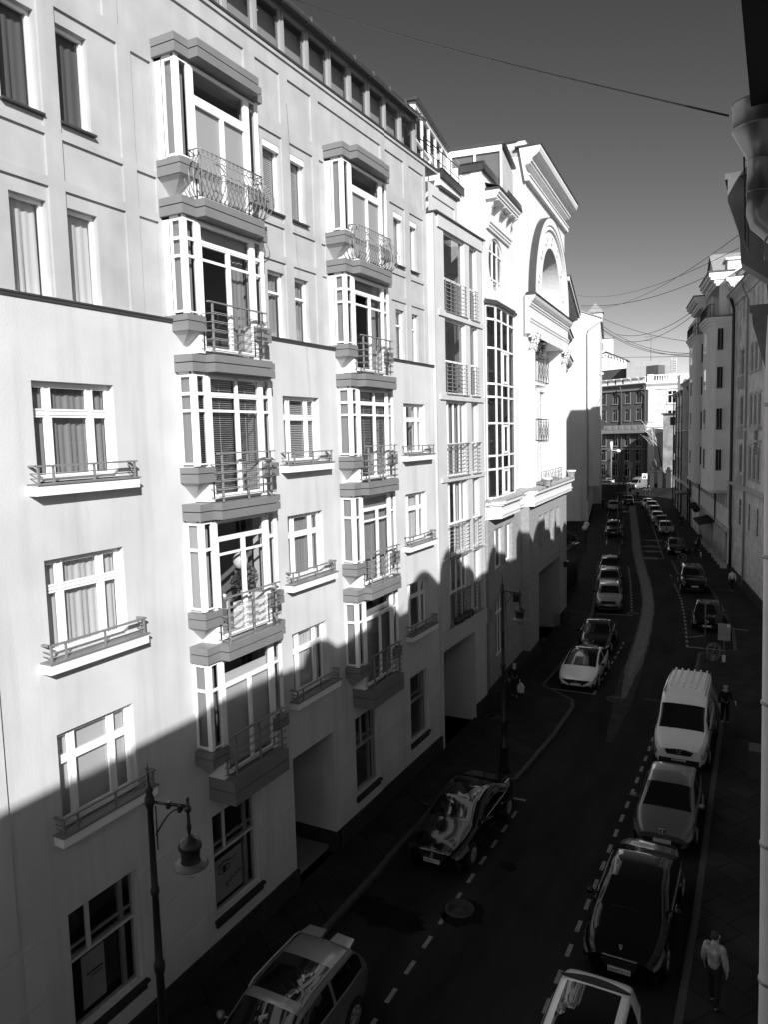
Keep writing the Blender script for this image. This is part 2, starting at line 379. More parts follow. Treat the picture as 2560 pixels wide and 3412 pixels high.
# upper wall set back behind the string course
up = []
NU = -.20
UW = [(9.15, 9.93), (10.38, 11.12), (16.80, 17.57), (18.05, 18.78), (24.47, 25.18), (25.72, 26.39)]
PX = [(8.0, 9.98), (10.35, 11.86), (12.23, 12.8), (15.95, 16.35), (16.55, 17.63), (18.0, 19.17), (19.5, 19.75), (23.0, 23.9), (24.1, 25.30), (25.72, 26.9)]
for (a, b_) in PX:
    up.append((a, b_, 18.02, 18.78, -.05))
    up.append((a, b_, 15.8, 17.84, -.05)); up.append((a, b_, 18.90, 21.18, -.05))
for (a, b_) in ((4, 8.6), (9.0, 9.98), (10.35, 11.55), (11.93, 16.1), (16.55, 17.63), (18.0, 19.17), (19.55, 23.45), (23.84, 25.30), (25.72, 27.0)):
    up.append((a, b_, 21.55, 22.85, -.05))
for (a, b_) in UW:
    up.append((a, b_, 15.76, 17.56, -.30, True)); up.append((a, b_, 19.13, 20.93, -.30, True))
up += [r if r[2] >= 15.6 else (r[0], r[1], 15.6, r[3], r[4], True) for r in BAYH if r[3] > 15.7]
wu = MB(F); wu.relief(0, 27.2, 15.6, 23.36, up, 0, NU); wu.build('upper_wall', 'plaster_grey', apt)
b = MB(F); b.box(0, 27.2, NU, .045, 15.70, 15.735); b.box(0, 27.2, .0, .03, 15.64, 15.70)
b.build('string_course', 'roof_metal', apt)
b = MB(F); b.box(0, 28.3, -.75, NU + .08, 23.36, 23.42, 0); b.box(0, 28.3, -.7, NU + .05, 23.26, 23.355, 1); b.build('roof_ledge', ('roof_metal', 'plaster_grey'), apt)
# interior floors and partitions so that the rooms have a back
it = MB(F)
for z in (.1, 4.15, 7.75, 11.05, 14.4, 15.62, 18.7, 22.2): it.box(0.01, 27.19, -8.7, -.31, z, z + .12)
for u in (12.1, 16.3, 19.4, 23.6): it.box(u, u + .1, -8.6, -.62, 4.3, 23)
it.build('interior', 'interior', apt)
# large windows in the lower wall
CUR = {(0, 0): ('drape', 'curtain_mid'), (0, 1): ('drape', 'curtain_light'), (0, 2): ('roller', 'curtain_light'), (1, 0): ('blind', 'blind'), (1, 1): ('drape', 'curtain_mid'),
       (1, 2): ('drape', 'curtain_light'), (2, 0): ('half', 'curtain_light'), (2, 1): ('drape', 'curtain_light'), (2, 2): ('half', 'curtain_mid')}
for ci, (a, b_) in enumerate(BIG):
    for ri, (c, d) in enumerate(ROWS):
        t = d - .58; l1 = a + .42; l2 = b_ - .50
        w = window(apt, F, a, b_, c, d, -.16, vs=[(l1, .075), (l2, .075)], hs=[(t, .065)], fw=.075, cur=CUR[(ci, ri)], gm='glass')
        if not (ri == 0 and ci == 0):
            pass
        g = MB(F)      # inner sash frames
        for (x0, x1) in ((a + .075, l1 - .05), (l1 + .05, l2 - .05), (l2 + .05, b_ - .075)):
            for (y0, y1) in ((c + .075, t - .045), (t + .045, d - .075)):
                k = .035
                g.box(x0, x0 + k, -.19, -.145, y0, y1); g.box(x1 - k, x1, -.19, -.145, y0, y1); g.box(x0 + k, x1 - k, -.19, -.145, y0, y0 + k); g.box(x0 + k, x1 - k, -.19, -.145, y1 - k, y1)
        g.build('sash', 'frame_white', w)
        s = MB(F); s.box(a - .22, b_ + .30, .0, .27, c - .25, c - .06, 0); s.box(a - .24, b_ + .32, .0, .30, c - .06, c - .03, 1); s.box(a, b_, -.3, .0, c - .06, c - .01, 0)
        s.build('sill', ('trim_white', 'clad_dark'), w)
        r = MB(F); z0 = c - .03; zt = z0 + .30
        x0, x1, nn = a - .16, b_ + .24, .23
        r.box(x0 - .04, x1 + .04, nn - .03, nn + .03, zt, zt + .035)
        r.box(x0 - .04, x0 + .02, 0, nn, zt, zt + .035); r.box(x1 - .02, x1 + .04, 0, nn, zt, zt + .035)
        for u in (x0, x0 + .32 if ci == 0 else x0 + .28, (x0 + x1) / 2 + .1, x1 - .02): r.box(u - .018, u + .018, nn - .018, nn + .018, z0, zt)
        for zz in (z0 + .09, z0 + .18): r.tube([(x0, nn, zz), (x1, nn, zz)], .010, 5); r.tube([(x0, 0, zz), (x0, nn, zz)], .010, 5); r.tube([(x1, 0, zz), (x1, nn, zz)], .010, 5)
        r.tube([(x1, .02, z0 + .26), (x1, nn, z0 + .03)], .014, 5)
        r.build('planter_rail', 'iron_grey', w)
# small upper windows
for k, (a, b_) in enumerate(UW):
    for (c, d) in ((15.76, 17.56), (19.13, 20.93)):
        top = c > 18
        hs = [] if (k < 2 or top) else [(d - .55, .06)]
        w = window(apt, F, a, b_, c, d, NU - .18, hs=hs, fw=.06, cur=(('drape', 'curtain_light' if not top else 'curtain_dark') if k < 2 else ('blind', 'blind') if top else ('drape', 'curtain_mid')))
        b = MB(F); b.box(a - .04, b_ + .05, NU - .30, NU + .05, c - .05, c - .01) if top else b.box(a, b_, NU - .30, NU - .02, c - .02, c + .01)
        b.build('sill', 'roof_metal' if top else 'trim_white', w)
        if top and k >= 2:
            b = MB(F); b.box(a + .03, b_ - .03, NU - .18, NU - .06, d - .17, d - .01); b.build('shutter_box', 'trim_white', w)
# shop windows
def poster(w, u0, u1, z0, z1, n, m='poster'):
    return MB(F).box(u0, u1, n - .01, n, z0, z1).build('poster', m, w)
for k, (a, b_, c, d) in enumerate(SH):
    t = c + (d - c) * .58
    w = window(apt, F, a, b_, c, d, -.10, hs=[(t, .055)], vs=[(a + .52, .10, t, d - .05)] if k < 3 else [], fw=.06, fm='plaster_mid' if k < 2 else 'frame_grey', gm='glass_clear', dep=.06, name='shop_window')
    g = MB(F)
    g.box(a + .06, b_ - .06, -.22, -.17, t + .2, t + .26); g.box(a + .06, b_ - .06, -.22, -.17, t - .02, t + .05)
    g.box(b_ - .36, b_ - .26, -.26, -.18, c, d)
    g.build('inner_frame', 'sign_grey', w)
    s = MB(F); s.box(a - .1, b_ + .1, .0, .12, c - .10, c - .04); s.box(a - .05, b_ + .05, .0, .07, c - .24, c - .10)
    s.build('sill', 'plinth', w)
    if k == 0:
        poster(w, a + .40, a + .98, c + .15, c + 1.28, -.24); poster(w, a + .98, b_ - .42, c + .25, c + 1.30, -.24, 'poster_dark')
        g = MB(F); g.box(a + .52, a + .92, -.24, -.235, c + .82, c + .86); g.box(a + .60, a + .92, -.24, -.235, c + .74, c + .76); g.build('poster_print', 'poster_dark', w)
    if k == 1:
        poster(w, a + .28, b_ - .42, c + .12, c + 1.22, -.24)
        # an eye drawn on the poster and lettering under it
        e = MB(F); cx, cz = a + .62, c + .88
        pts = [(cx + .22 * cos(q), -.232, cz + .085 * sin(q)) for q in [2 * pi * i / 14 for i in range(14)]]
        e.tube(pts, .012, 4, cyc=True); e.prism([(cx + .07 * cos(2 * pi * i / 12), cz + .07 * sin(2 * pi * i / 12)) for i in range(12)], -.24, -.23, 'n')
        e.tube([(cx - .26, -.232, cz + .12), (cx - .05, -.232, cz + .21), (cx + .24, -.232, cz + .15)], .018, 4)
        e.build('poster_eye', 'poster_dark', w)
        sb = MB(F); x_, z_ = a + .62, c + .42      # hand drawn flourish, not readable
        sb.tube([(x_ + .045 * i, -.232, z_ + .10 * sin(i * 2.3) * (1 - i / 20) + .012 * i) for i in range(15)], .010, 4)
        sb.box(a + .86, a + 1.14, -.236, -.232, c + 1.02, c + 1.04); sb.box(a + .90, a + 1.10, -.236, -.232, c + .95, c + .965); sb.build('poster_scribble', 'poster_dark', w)
# attic glazing behind the ledge
NA = -.60
at = MB(F); g = MB(F)
posts = [2.2 + 1.25 * k for k in range(21)]
for u in posts: at.box(u - .045, u + .05, NA - .12, NA + .02, 23.36, 25.02); at.box(u - .11, u - .085, NA - .1, NA, 23.36, 25.0, 0)
at.box(0, 27.3, NA - .12, NA + .03, 24.92, 25.02)
at.box(0, 27.3, NA - .12, NA + .03, 23.36, 23.47)
atw = at.build('attic_glazing', 'frame_grey', apt)
MB(F).quad((0, NA - .08, 23.45), (27.3, NA - .08, 23.45), (27.3, NA - .08, 24.95), (0, NA - .08, 24.95)).build('pane', 'glass', atw, wn=False)
g = MB(F)
g.box(0, 27, NA - .42, NA - .38, 23.4, 24.9)
for k in range(21): g.prism([(NA - .14, 24.92), (NA - .37, 24.92), (NA - .37, 24.6), (NA - .14, 24.78)], 2.3 + 1.25 * k, 2.42 + 1.25 * k, 'u')
g.build('attic_beams', 'interior_wall', atw)
r = MB(F)
r.prism([(-8.9, 26.6), (NA + .28, 25.06), (NA + .28, 25.0), (-8.9, 26.5)], 0, 27.35, 'u', 0)
r.build('roof', 'roof_metal', apt)
r = MB(F); r.tube([(0, NA + .34, 24.99), (27.4, NA + .34, 24.99)], .07, 8)
for k in range(22): r.box(.6 + 1.25 * k, .63 + 1.25 * k, NA + .22, NA + .43, 24.93, 25.08)
r.build('gutter', 'zinc', apt)
# ---- projecting end section with the French windows ----
ND = .10
sec = []
DC = [(28.15, 30.42), (30.95, 31.85)]
DR = [(17.95, 21.05), (14.68, 17.66), (11.30, 14.38), (7.98, 11.08), (5.06, 7.86)]
for (a, b_) in DC:
    for (c, d) in DR: sec.append((a, b_, c, d, -.30, True))
for (c, d) in ((21.06, 21.54), (17.70, 17.93), (14.42, 14.64), (11.10, 11.28), (7.88, 7.96), (4.26, 4.99)):
    sec.append((27.5, 32.45, c, d, .07))
sec.append((27.4, 31.03, 0, 4.17, -3.2, True))
s = MB(F); s.relief(27.2, 32.5, 0, 21.54, sec, 0, ND); s.box(27.2, 27.2 + .02, -.3, ND, 0, 21.5)
s.quad((27.4, ND, 4.17), (31.03, ND, 4.17), (31.03, -3.2, 4.17), (27.4, -3.2, 4.17)); s.box(27.4, 31.03, -3.3, -3.2, 0, 4.2)
s.relief(27.2, 30.15, 21.5, 22.7, [(27.6, 29.9, 21.62, 22.3, -.05)], 0, -.1)
s.box(32.48, 32.5, -5, ND, 0, 21.5)
s.build('end_section', 'plaster_mid', apt)
b = MB(F); b.box(27.2, 32.6, -.3, ND + .14, 21.54, 21.60); b.box(28.2, 30.25, -.5, .0, 22.7, 22.82); b.build('cornice_cap', 'roof_metal', apt)
b = MB(F); b.box(31.03, 32.5, ND + .003, ND + .08, 0, .75); b.build('plinth', 'plinth', apt)
for ci, (a, b_) in enumerate(DC):
    for ri, (c, d) in enumerate(DR):
        t = c + 1.32
        vs = []; fm = 'frame_white'; gm = 'glass'; cur = ('drape', 'curtain_mid'); hs = [(t, .08)]
        if ri < 2:
            vs = []
            cur = None; gm = 'glass_dark'
        else:
            vs = [(a + .55, .08), (a + 1.15, .08), (b_ - .5, .07)] if ci == 0 else [(a + .4, .07)]
            cur = ('half', 'curtain_light') if ri == 3 else ('drape', 'curtain_mid')
        w = window(apt, F, a, b_, c, d, ND - .16 if ri > 1 else ND - .12, vs=vs, hs=hs, fw=.06, cur=cur, gm=gm, name='french_window')
        r = MB(F); nn = ND + .05; q = a - .02; e = b_ + .02
        for k in range(8): r.tube([(q, nn, c + .12 + k * .16), (e, nn, c + .12 + k * .16)], .013, 5)
        k = 0
        while q + .1 + k * .55 < e: r.box(q + .08 + k * .55, q + .105 + k * .55, nn - .03, nn - .005, c, c + 1.3); k += 1
        if ri > 1: r.tube([(q - .03, nn + .02, c + 1.32), (e + .03, nn + .02, c + 1.32)], .03, 6)
        r.build('railing', 'iron_grey', w)
        b = MB(F); b.box(a - .06, b_ + .08, ND - .28, ND + .11, c - .05, c - .005); b.build('sill', 'clad_dark', w)
b = MB(F)
for k in range(5): b.sphere((28.6 + k * .42, ND + .12, 5.22), .16 + .03 * (k % 2), 0, 8)
b.build('flower_box', 'leaf', apt)
# ---------------- bay window stacks ----------------
def tri_poly(y0, w, d1, d2, nb=0):
    """plan of the dark cladding bands: narrow shoulders and a deeper middle"""
    return [(y0, nb), (y0, d1), (y0 + .45, d1), (y0 + .45, d2), (y0 + w - .45, d2), (y0 + w - .45, d1), (y0 + w, d1), (y0 + w, nb)]
def band(b, y0, w, d1, d2, zb, zt, k=.035, n0=0.0):
    P = tri_poly(y0, w, d1, d2, n0)
    Pi = [(u + (k if u < y0 + w / 2 else -k), n - (k if n > n0 + .01 else 0)) for u, n in P]
    zm = zb + (zt - zb) * .54
    b.prism(P, zb, zm - .012, 'z', 0); b.prism(Pi, zm - .012, zm + .012, 'z', 1); b.prism(P, zm + .012, zt, 'z', 0)
def side_band(b, y0, y1, d, zb, zt, k=.03, nb=0.0):
    P = [(y0, nb), (y0, d), (y1, d), (y1, nb)]; Pi = [(y0 + k, nb), (y0 + k, d - k), (y1 - k, d - k), (y1 - k, nb)]
    zm = zb + (zt - zb) * .6
    b.prism(P, zb, zm - .01, 'z', 0); b.prism(Pi, zm - .01, zm + .01, 'z', 1); b.prism(P, zm + .01, zt, 'z', 0)
def wframe(b, u0, u1, z0, z1, n, vs, hs, fw=.05, dep=.07):
    b.box(u0, u0 + fw, n - dep, n, z0, z1); b.box(u1 - fw, u1, n - dep, n, z0, z1)
    b.box(u0 + fw, u1 - fw, n - dep, n, z0, z0 + fw); b.box(u0 + fw, u1 - fw, n - dep, n, z1 - fw, z1)
    for v, w_ in vs: b.box(v - w_ / 2, v + w_ / 2, n - dep * .8, n - .003, z0 + fw, z1 - fw)
    for h, w_ in hs: b.box(u0 + fw, u1 - fw, n - dep * .7, n + .003, h - w_ / 2, h + w_ / 2)
def bay(y0, floor, zt, stack):
    """zt = top of the band above this storey; storey is 3.33 m high"""
    w = 3.06; off = -.07 if floor >= 4 else 0.0; d1, d2 = .54 + off, .79 + off; dg = d1 - .08
    zb = zt - .38; zl = zt - 2.52; zf = zt - 3.33; n0 = NU - .01 if floor >= 4 else 0.0
    root = MB(F)
    # white body of the middle, between the slab below and the low side band
    root.box(y0 + .45, y0 + .62, -.3, dg, zf, zl + .02); root.box(y0 + w - .62, y0 + w - .45, -.3, dg, zf, zl + .02)
    # corner posts and head
    for a in (y0 + .09, y0 + w - .09 - .09): root.box(a, a + .09, dg - .12, dg, zl + .03, zb)
    root.box(y0 + .09, y0 + w - .09, -.2, dg - .06, zb - .05, zb)
    for a in (y0 + .475, y0 + w - .565): root.box(a, a + .09, dg - .1, dg + .008, zl + .03, zb - .08)
    if floor >= 4:
        for a in (y0 + .09, y0 + w - .14): root.box(a, a + .05, n0, .0, zl, zb)
    bd = root.build('bay_window', 'trim_white', apt)
    c = MB(F); band(c, y0, w, d1, d2, zb, zt, n0=n0); c.build('cladding_band', ('clad_dark', 'clad_seam'), bd)
    for (a_, e_) in ((y0, y0 + .60), (y0 + w - .60, y0 + w)): c = MB(F); side_band(c, a_, e_, d1, zl - .35, zl, nb=n0); c.build('sill_band', ('clad_dark', 'clad_seam'), bd)
    # the little pyramids under the side bands
    for (a, e, s_) in ((y0 + .04, y0 + .47, 1), (y0 + w - .47, y0 + w - .04, -1)):
        p = MB(F)
        x = e if s_ > 0 else a
        zz = zl - .35
        p.add([(a, n0, zz), (a, d1 - .04, zz), (e, d1 - .04, zz), (e, n0, zz), (x, n0, zz - .42)], [(0, 1, 2, 3), (0, 1, 4), (1, 2, 4), (2, 3, 4)], 0)
        p.build('bracket', 'plaster_mid', bd)
    # glazing: side faces, narrow fronts, middle doors
    g = MB(F); z0, z1 = zl + .06, zb - .06
    tiers = [(z1 - .42, .07), (z1 - .80, .06)] if floor >= 3 else [(z1 - .62, .07)]
    if floor == 3: tiers = [(z1 - .42, .07), (z1 - .80, .06)]
    if floor == 5: tiers = []
    for (a, e) in ((y0 + .182, y0 + .472), (y0 + w - .472, y0 + w - .182)):
        wframe(g, a, e, z0, z1, dg - .006, [], tiers, .03, .04)
    for a in (y0 + .09, y0 + w - .13):
        g.box(a + .003, a + .043, .06, dg - .12, z0, z0 + .05); g.box(a + .003, a + .043, .06, dg - .12, z1 - .05, z1)
        g.box(a, a + .04, -.02, .06, z0, z1)
        for h, q in tiers: g.box(a + .003, a + .043, .06, dg - .12, h - q / 2, h + q / 2)
    dl, dr = y0 + .57, y0 + w - .57; dm = dl + (dr - dl) * .53
    z2 = zf + .06
    hh = [(z1 - .42, .08), (z1 - .80, .06)] if floor in (2, 3, 4) else [(z1 - .62, .09)]
    if floor == 5: hh = [(z1 - .70, .20)]
    top_h = hh[0][0]
    wframe(g, dl, dr, z2, z1, dg, [], hh[:1], .07, .09)
    for (a, e) in ((dl + .07, dm - .035), (dm + .035, dr - .07)):
        wframe(g, a, e, z2 + .07, top_h - .04, dg - .01, [], hh[1:2], .035, .04)
    g.box(dm - .035, dm + .035, dg - .09, dg + .005, z2, top_h)
    if floor in (3,): g.box(dm - .03, dm + .03, dg - .08, dg, top_h, z1)
    gg = g.build('frame', 'frame_white', bd)
    q = MB(F)
    q.quad((y0 + .19, dg - .03, z0), (y0 + .465, dg - .03, z0), (y0 + .465, dg - .03, z1), (y0 + .19, dg - .03, z1))
    q.quad((y0 + w - .465, dg - .03, z0), (y0 + w - .19, dg - .03, z0), (y0 + w - .19, dg - .03, z1), (y0 + w - .465, dg - .03, z1))
    q.quad((dl, dg - .035, z2), (dr, dg - .035, z2), (dr, dg - .035, z1), (dl, dg - .035, z1))
    for a in (y0 + .11, y0 + w - .11): q.quad((a, -.2, z0), (a, dg - .1, z0), (a, dg - .1, z1), (a, -.2, z1))
    q.build('pane', 'glass_clear' if (floor == 2 and stack == 0) else 'glass', bd, wn=False)
    # what hangs behind
    def hang(kind, m_, a, e, za, zb_, nn):
        c = MB(F)
        if kind == 'blind':
            z = za
            while z < zb_: c.prism([(nn, z), (nn + .034, z + .018), (nn + .034, z + .026), (nn, z + .008)], a, e, 'u'); z += .05
            c.box((a + e) / 2 - .006, (a + e) / 2 + .006, nn + .03, nn + .036, za, zb_)
        elif kind == 'drape':
            k = max(5, int((e - a) / .05)); vs_ = []
            for i in range(k + 1):
                x = a + (e - a) * i / k; d = .03 * sin(i * 2.1) + .015 * sin(i * .7)
                vs_ += [(x, nn + d, za), (x, nn + d * .5, zb_)]
            c.add(vs_, [(2 * i, 2 * i + 2, 2 * i + 3, 2 * i + 1) for i in range(k)], 0, True)
        else: c.box(a, e, nn, nn + .01, za, zb_)
        c.build({'blind': 'blind', 'drape': 'curtain', 'roller': 'roller_blind'}[kind], m_, bd, wn=False)
    if floor == 5: hang('roller', 'blind', dl + .03, dm - .04, z2 + .1, top_h - .1, dg - .09); hang('roller', 'blind', dm + .04, dr - .03, z2 + .1, top_h - .1, dg - .09)
    hang('drape', 'curtain_mid', y0 + .2, y0 + .52, z0, z1, dg - .2) if floor in (2, 4, 5) else None
    hang('drape', 'curtain_mid', dr, y0 + w - .2, z0, z1, dg - .2)
    if floor == 4: hang('roller', 'curtain_mid', dl + .03, dr - .03, z1 - .45, z1 - .05, dg - .2); hang('drape', 'curtain_mid', dm + .25, dr - .03, z2 + .1, z1, dg - .3)
    if floor == 3:
        hang('blind', 'blind', dl + .03, dm - .04, z2 + .1, z1, dg - .17); hang('blind', 'blind', dm + .04, dr - .03, z2 + .1, z1, dg - .17)
        hang('blind', 'curtain_mid', y0 + .2, y0 + .5, z0, z1, dg - .17)
    if floor == 2 and stack == 1: hang('drape', 'curtain_mid', dl, dr, z2 + .1, z1, dg - .2)
    if floor == 1: hang('roller', 'curtain_light' if stack == 0 else 'curtain_mid', dl + .02, dr - .02, z2 + .1, z1 - .4, dg - .16); hang('drape', 'curtain_mid', y0 + .15, y0 + .5, z0, z1, dg - .2)
    sc = MB(F)       # sheer curtain behind the side face
    for i in range(6): sc.box(y0 + .17, y0 + .175, -.05 + i * .075, .02 + i * .075, z0 + .04, z1 - .04)
    sc.build('curtain', 'curtain_mid', bd, wn=False)
    # floor and ceiling of the bay so light does not leak through
    MB(F).box(y0 + .47, y0 + w - .47, -.6, dg - .1, zf, zf + .05).build('floor', 'interior_wall', bd); MB(F).box(y0 + .14, y0 + .6, -.6, dg - .1, zl - .02, zl + .03).build('side_floor', 'interior_wall', bd); f = MB(F); f.box(y0 + w - .6, y0 + w - .14, -.6, dg - .1, zl - .02, zl + .03)
    f.build('side_floor', 'interior_wall', bd); f = MB(F); f.box(y0 + .14, y0 + w - .14, -.6, dg - .1, zb - .03, zb - .001)
    f.build('ceiling', 'interior_wall', bd)
    # railing
    r = MB(F)
    if floor < 5:
        nn = d2 - .06; a, e = y0 + .50, y0 + w - .50; zt_ = zf + 1.10
        r.box(a - .05, e + .05, nn - .035, nn + .035, zt_, zt_ + .03)
        for x in (a + .10, (a + e) / 2, e - .12): r.box(x - .018, x + .018, nn - .02, nn + .02, zf, zt_)
        for k in range(5):
            z = zf + .10 + .19 * k
            for z_ in (z, z + .035):
                r.tube([(a + (.0 if k % 2 else .04), nn + .03, z_), (e + .04, nn + .03, z_)], .009, 5)
            r.tube([(a, nn + .03, z), (a, dg, z)], .009, 5); r.tube([(e, nn + .03, z), (e, dg, z)], .009, 5)
        r.build('railing', 'iron_grey', bd)
    else:
        nn = d2 - .05; a, e = y0 + .42, y0 + w - .42; zt_ = zf + 1.05
        prof = [(0, 0), (.10, .12), (.20, .32), (.21, .52), (.10, .75), (.0, .90), (.03, 1.0)]
        def rib(x, nb, sx, sn):
            r.tube([(x + sx * p, nb + sn * p, zf + .03 + q * 1.0) for p, q in prof], .013, 5)
        r.tube([(a, nn, zt_), (e, nn, zt_)], .017, 5); r.tube([(a, nn, zf + .05), (e, nn, zf + .05)], .013, 5); r.tube([(a, nn, zt_ - .14), (e, nn, zt_ - .14)], .010, 5)
        for x in (a, e):
            r.tube([(x, 0.35, zt_), (x, nn, zt_)], .017, 5); r.tube([(x, .35, zf + .05), (x, nn, zf + .05)], .012, 5); r.tube([(x, .35, zt_ - .14), (x, nn, zt_ - .14)], .010, 5)
            sx = -1 if x == a else 1
            for k in range(3): rib(x, .38 + k * .13, sx, 0)
            rib(x, nn, sx, 1)
        n_ = 15
        for k in range(n_ + 1): rib(a + (e - a) * k / n_, nn, 0, 1)
        for k in range(n_):      # scrolls under the hand rail
            cx = a + (e - a) * (k + .5) / n_
            r.tube([(cx + .05 * cos(t) * (1 - t / 9), nn + .01, zt_ - .07 + .055 * sin(t) * (1 - t / 9)) for t in [i * .62 for i in range(11)]], .008, 4)
        # long curling stems across the belly
        for (x0, x1, za, zb_) in ((a + .30, a + 1.30, .78, .55), (a + .95, e - .05, .62, .40), (a + 1.2, e - .3, .52, .75)):
            pts = []
            for i in range(15):
                t = i / 14; x = x0 + (x1 - x0) * t; q = za + (zb_ - za) * t + .05 * sin(t * 9)
                pts.append((x, nn + .21 - .12 * abs(q - .42) * 2, zf + q))
            r.tube(pts, .012, 5)
            cx, cz = pts[-1][0], pts[-1][2]
            r.tube([(cx + .07 * cos(t) * (1 - t / 8), pts[-1][1], cz + .07 + .07 * sin(t - 1.5) * (1 - t / 8)) for t in [i * .6 for i in range(10)]], .009, 4)
        r.build('wrought_iron_railing', 'iron_grey', bd)
    return bd
TOPS = {5: 21.66, 4: 18.33, 3: 14.94, 2: 11.59, 1: 8.27}
for st, y0 in enumerate((12.82, 19.74)):
    bays = [bay(y0, fl, zt, st) for fl, zt in TOPS.items()]
    c = MB(F); w = 3.06
    for (zb, zt) in ((4.36, 4.66), (4.685, 4.94)):
        c.box(y0 + .42, y0 + w - .42, 0, .79, zb, zt)
    c.box(y0 + .45, y0 + w - .45, 0, .76, 4.66, 4.685, 1)
    c.build('bay_base', ('clad_dark', 'clad_seam'), apt)
# kitchen things seen in the second floor bay
tb = empty('dining_table', (-12.35, 14.05, 8.4), 'small table with two cups behind the glazed doors of the middle bay', 'table')
b = MB(); b.box(-12.75, -12.0, 13.8, 14.35, 9.08, 9.12); b.build('tabletop', 'curtain_dark', tb)
for x in (-12.7, -12.05):
    for y in (13.84, 14.30): MB().box(x - .02, x + .02, y - .02, y + .02, 8.33, 9.08).build('leg', 'frame_white', tb)
for k, (x, y, z) in enumerate(((-12.1, 13.9, 9.12), (-12.1, 14.25, 9.12))):
    c = MB(); c.lathe([(.0, 0), (.035, 0), (.045, .1), (.04, .1), (.03, .01), (0, .01)], (x, y, z), 12); c.tube([(x, y + .045, z + .02), (x, y + .08, z + .05), (x, y + .045, z + .08)], .008, 5)
    c.build('cup', 'frame_white', None, 'white cup on the table behind the glazed bay door, %s' % ('nearer the camera' if k == 0 else 'farther along'), 'cup', 'cups on the table')
c = MB(); c.sphere((-11.85, 14.62, 10.02), .19, 0, 16, 1.15); c.tube([(-11.85, 14.62, 9.80), (-11.84, 14.6, 9.6)], .004, 4)
c.build('balloon', 'balloon', None, 'pale round balloon floating above the houseplant in the bay window', 'balloon')
def leafy(name, c, r, n, label, cat, sz=1.0, m='leaf', seed=1, parent=None, group=None, ls=.05):
    rnd = random.Random(seed); b = MB()
    for i in range(n):
        th = rnd.uniform(0, 2 * pi); ph = math.acos(rnd.uniform(-1, 1)); q = r * rnd.uniform(.35, 1.0) ** .6 * (1 + .15 * sin(3 * th + seed))
        p = Vector((c[0] + q * sin(ph) * cos(th), c[1] + q * sin(ph) * sin(th), c[2] + q * cos(ph) * sz))
        a = Vector((rnd.uniform(-1, 1), rnd.uniform(-1, 1), rnd.uniform(-1, 1))).normalized(); e = a.orthogonal().normalized(); f = a.cross(e); l = ls * rnd.uniform(.6, 1.4)
        b.add([tuple(p - e * l), tuple(p + f * l * .6), tuple(p + e * l), tuple(p - f * l * .6)], [(0, 1, 2, 3)])
    return b.build(name, m, parent, label, cat, group, wn=False)
pl_ = empty('houseplant', (-11.75, 14.72, 8.4), 'bushy dark potted plant behind the glazed bay door under a balloon', 'plant')
leafy('foliage', (-11.78, 14.72, 9.55), .33, 420, None, None, 1.1, seed=3, parent=pl_, ls=.06)
MB().lathe([(0, 0), (.12, 0), (.16, .28), (.13, .28), (0, .2)], (-11.78, 14.72, 9.0), 14).build('pot', 'frame_white', pl_)
MB().box(-12.0, -11.62, 14.45, 14.98, 8.34, 8.98).build('cabinet', 'frame_white', None, 'white low cabinet under the houseplant behind the bay door', 'cabinet')
# =====================================================================
# the white building with the great arch
# =====================================================================
A = Fr(-11.9, 32.6, 4.0)
ab = empty('arch_building', (-12.4, 42, 0), 'bright white building with a great round arch, tall bow window and oval window', 'building')
def ring_wall(b, fr_, cu, cz, rx, rz, u0, u1, z0, z1, n, seg=40, m=0, depth=.3, half=False):
    """rectangle with an elliptical hole, plus its reveal"""
    pts = []; out = []
    N = seg
    for i in range(N):
        t = 2 * pi * i / N; pts.append((cu + rx * cos(t), cz + rz * sin(t)))
        dx, dz = cos(t), sin(t); k = 1e9
        if dx > 1e-6: k = min(k, (u1 - cu) / dx)
        if dx < -1e-6: k = min(k, (u0 - cu) / dx)
        if dz > 1e-6: k = min(k, (z1 - cz) / dz)
        if dz < -1e-6: k = min(k, (z0 - cz) / dz)
        out.append((cu + k * dx, cz + k * dz))
    vs = [(p[0], n, p[1]) for p in pts] + [(p[0], n, p[1]) for p in out] + [(p[0], n - depth, p[1]) for p in pts]
    fs = []
    for i in range(N):
        j = (i + 1) % N; fs += [(i, j, N + j, N + i), (i, j, 2 * N + j, 2 * N + i)]
        a, c = out[i], out[j]
        if abs(a[0] - c[0]) > 1e-6 and abs(a[1] - c[1]) > 1e-6:     # corner filler
            q = (a[0] if a[0] in (u0, u1) or abs(a[0] - u0) < 1e-6 or abs(a[0] - u1) < 1e-6 else c[0], c[1] if (abs(c[1] - z0) < 1e-6 or abs(c[1] - z1) < 1e-6) else a[1])
            b.add([(a[0], n, a[1]), (c[0], n, c[1]), (q[0], n, q[1])], [(0, 1, 2)], m)
    b.add(vs, fs, m)
b = MB(A)
# wing wall with the oval window and the bow window opening
OV = (2.38, 20.95, 1.38, 1.25)
ring_wall(b, A, OV[0], OV[1], OV[2], OV[3] + .0, .4, 4.9, 19.4, 22.55, 0, 44)
b.relief(0, 7.3, 9.3, 24.9, [(.4, 4.9, 19.4, 22.55, -.35, True), (-.0 + .15, 5.2, 9.9, 18.95, -.30, True), (6.9, 7.3, 9.3, 24.9, -.06)], 0, 0)
b.box(.15, .16, -6, 0, 15, 24.9); b.quad((0, 0, 0), (0, -6, 0), (0, -6, 24.9), (0, 0, 24.9))
b.box(0, 7.2, -.9, -.5, 24.5, 24.9)
# low parapets stepping down to the apartment block
b.box(-3.9, -1.2, -1.4, -.55, 21.5, 23.5)
b.box(-4.9, 0, -6, -1.5, 21.5, 23.6)
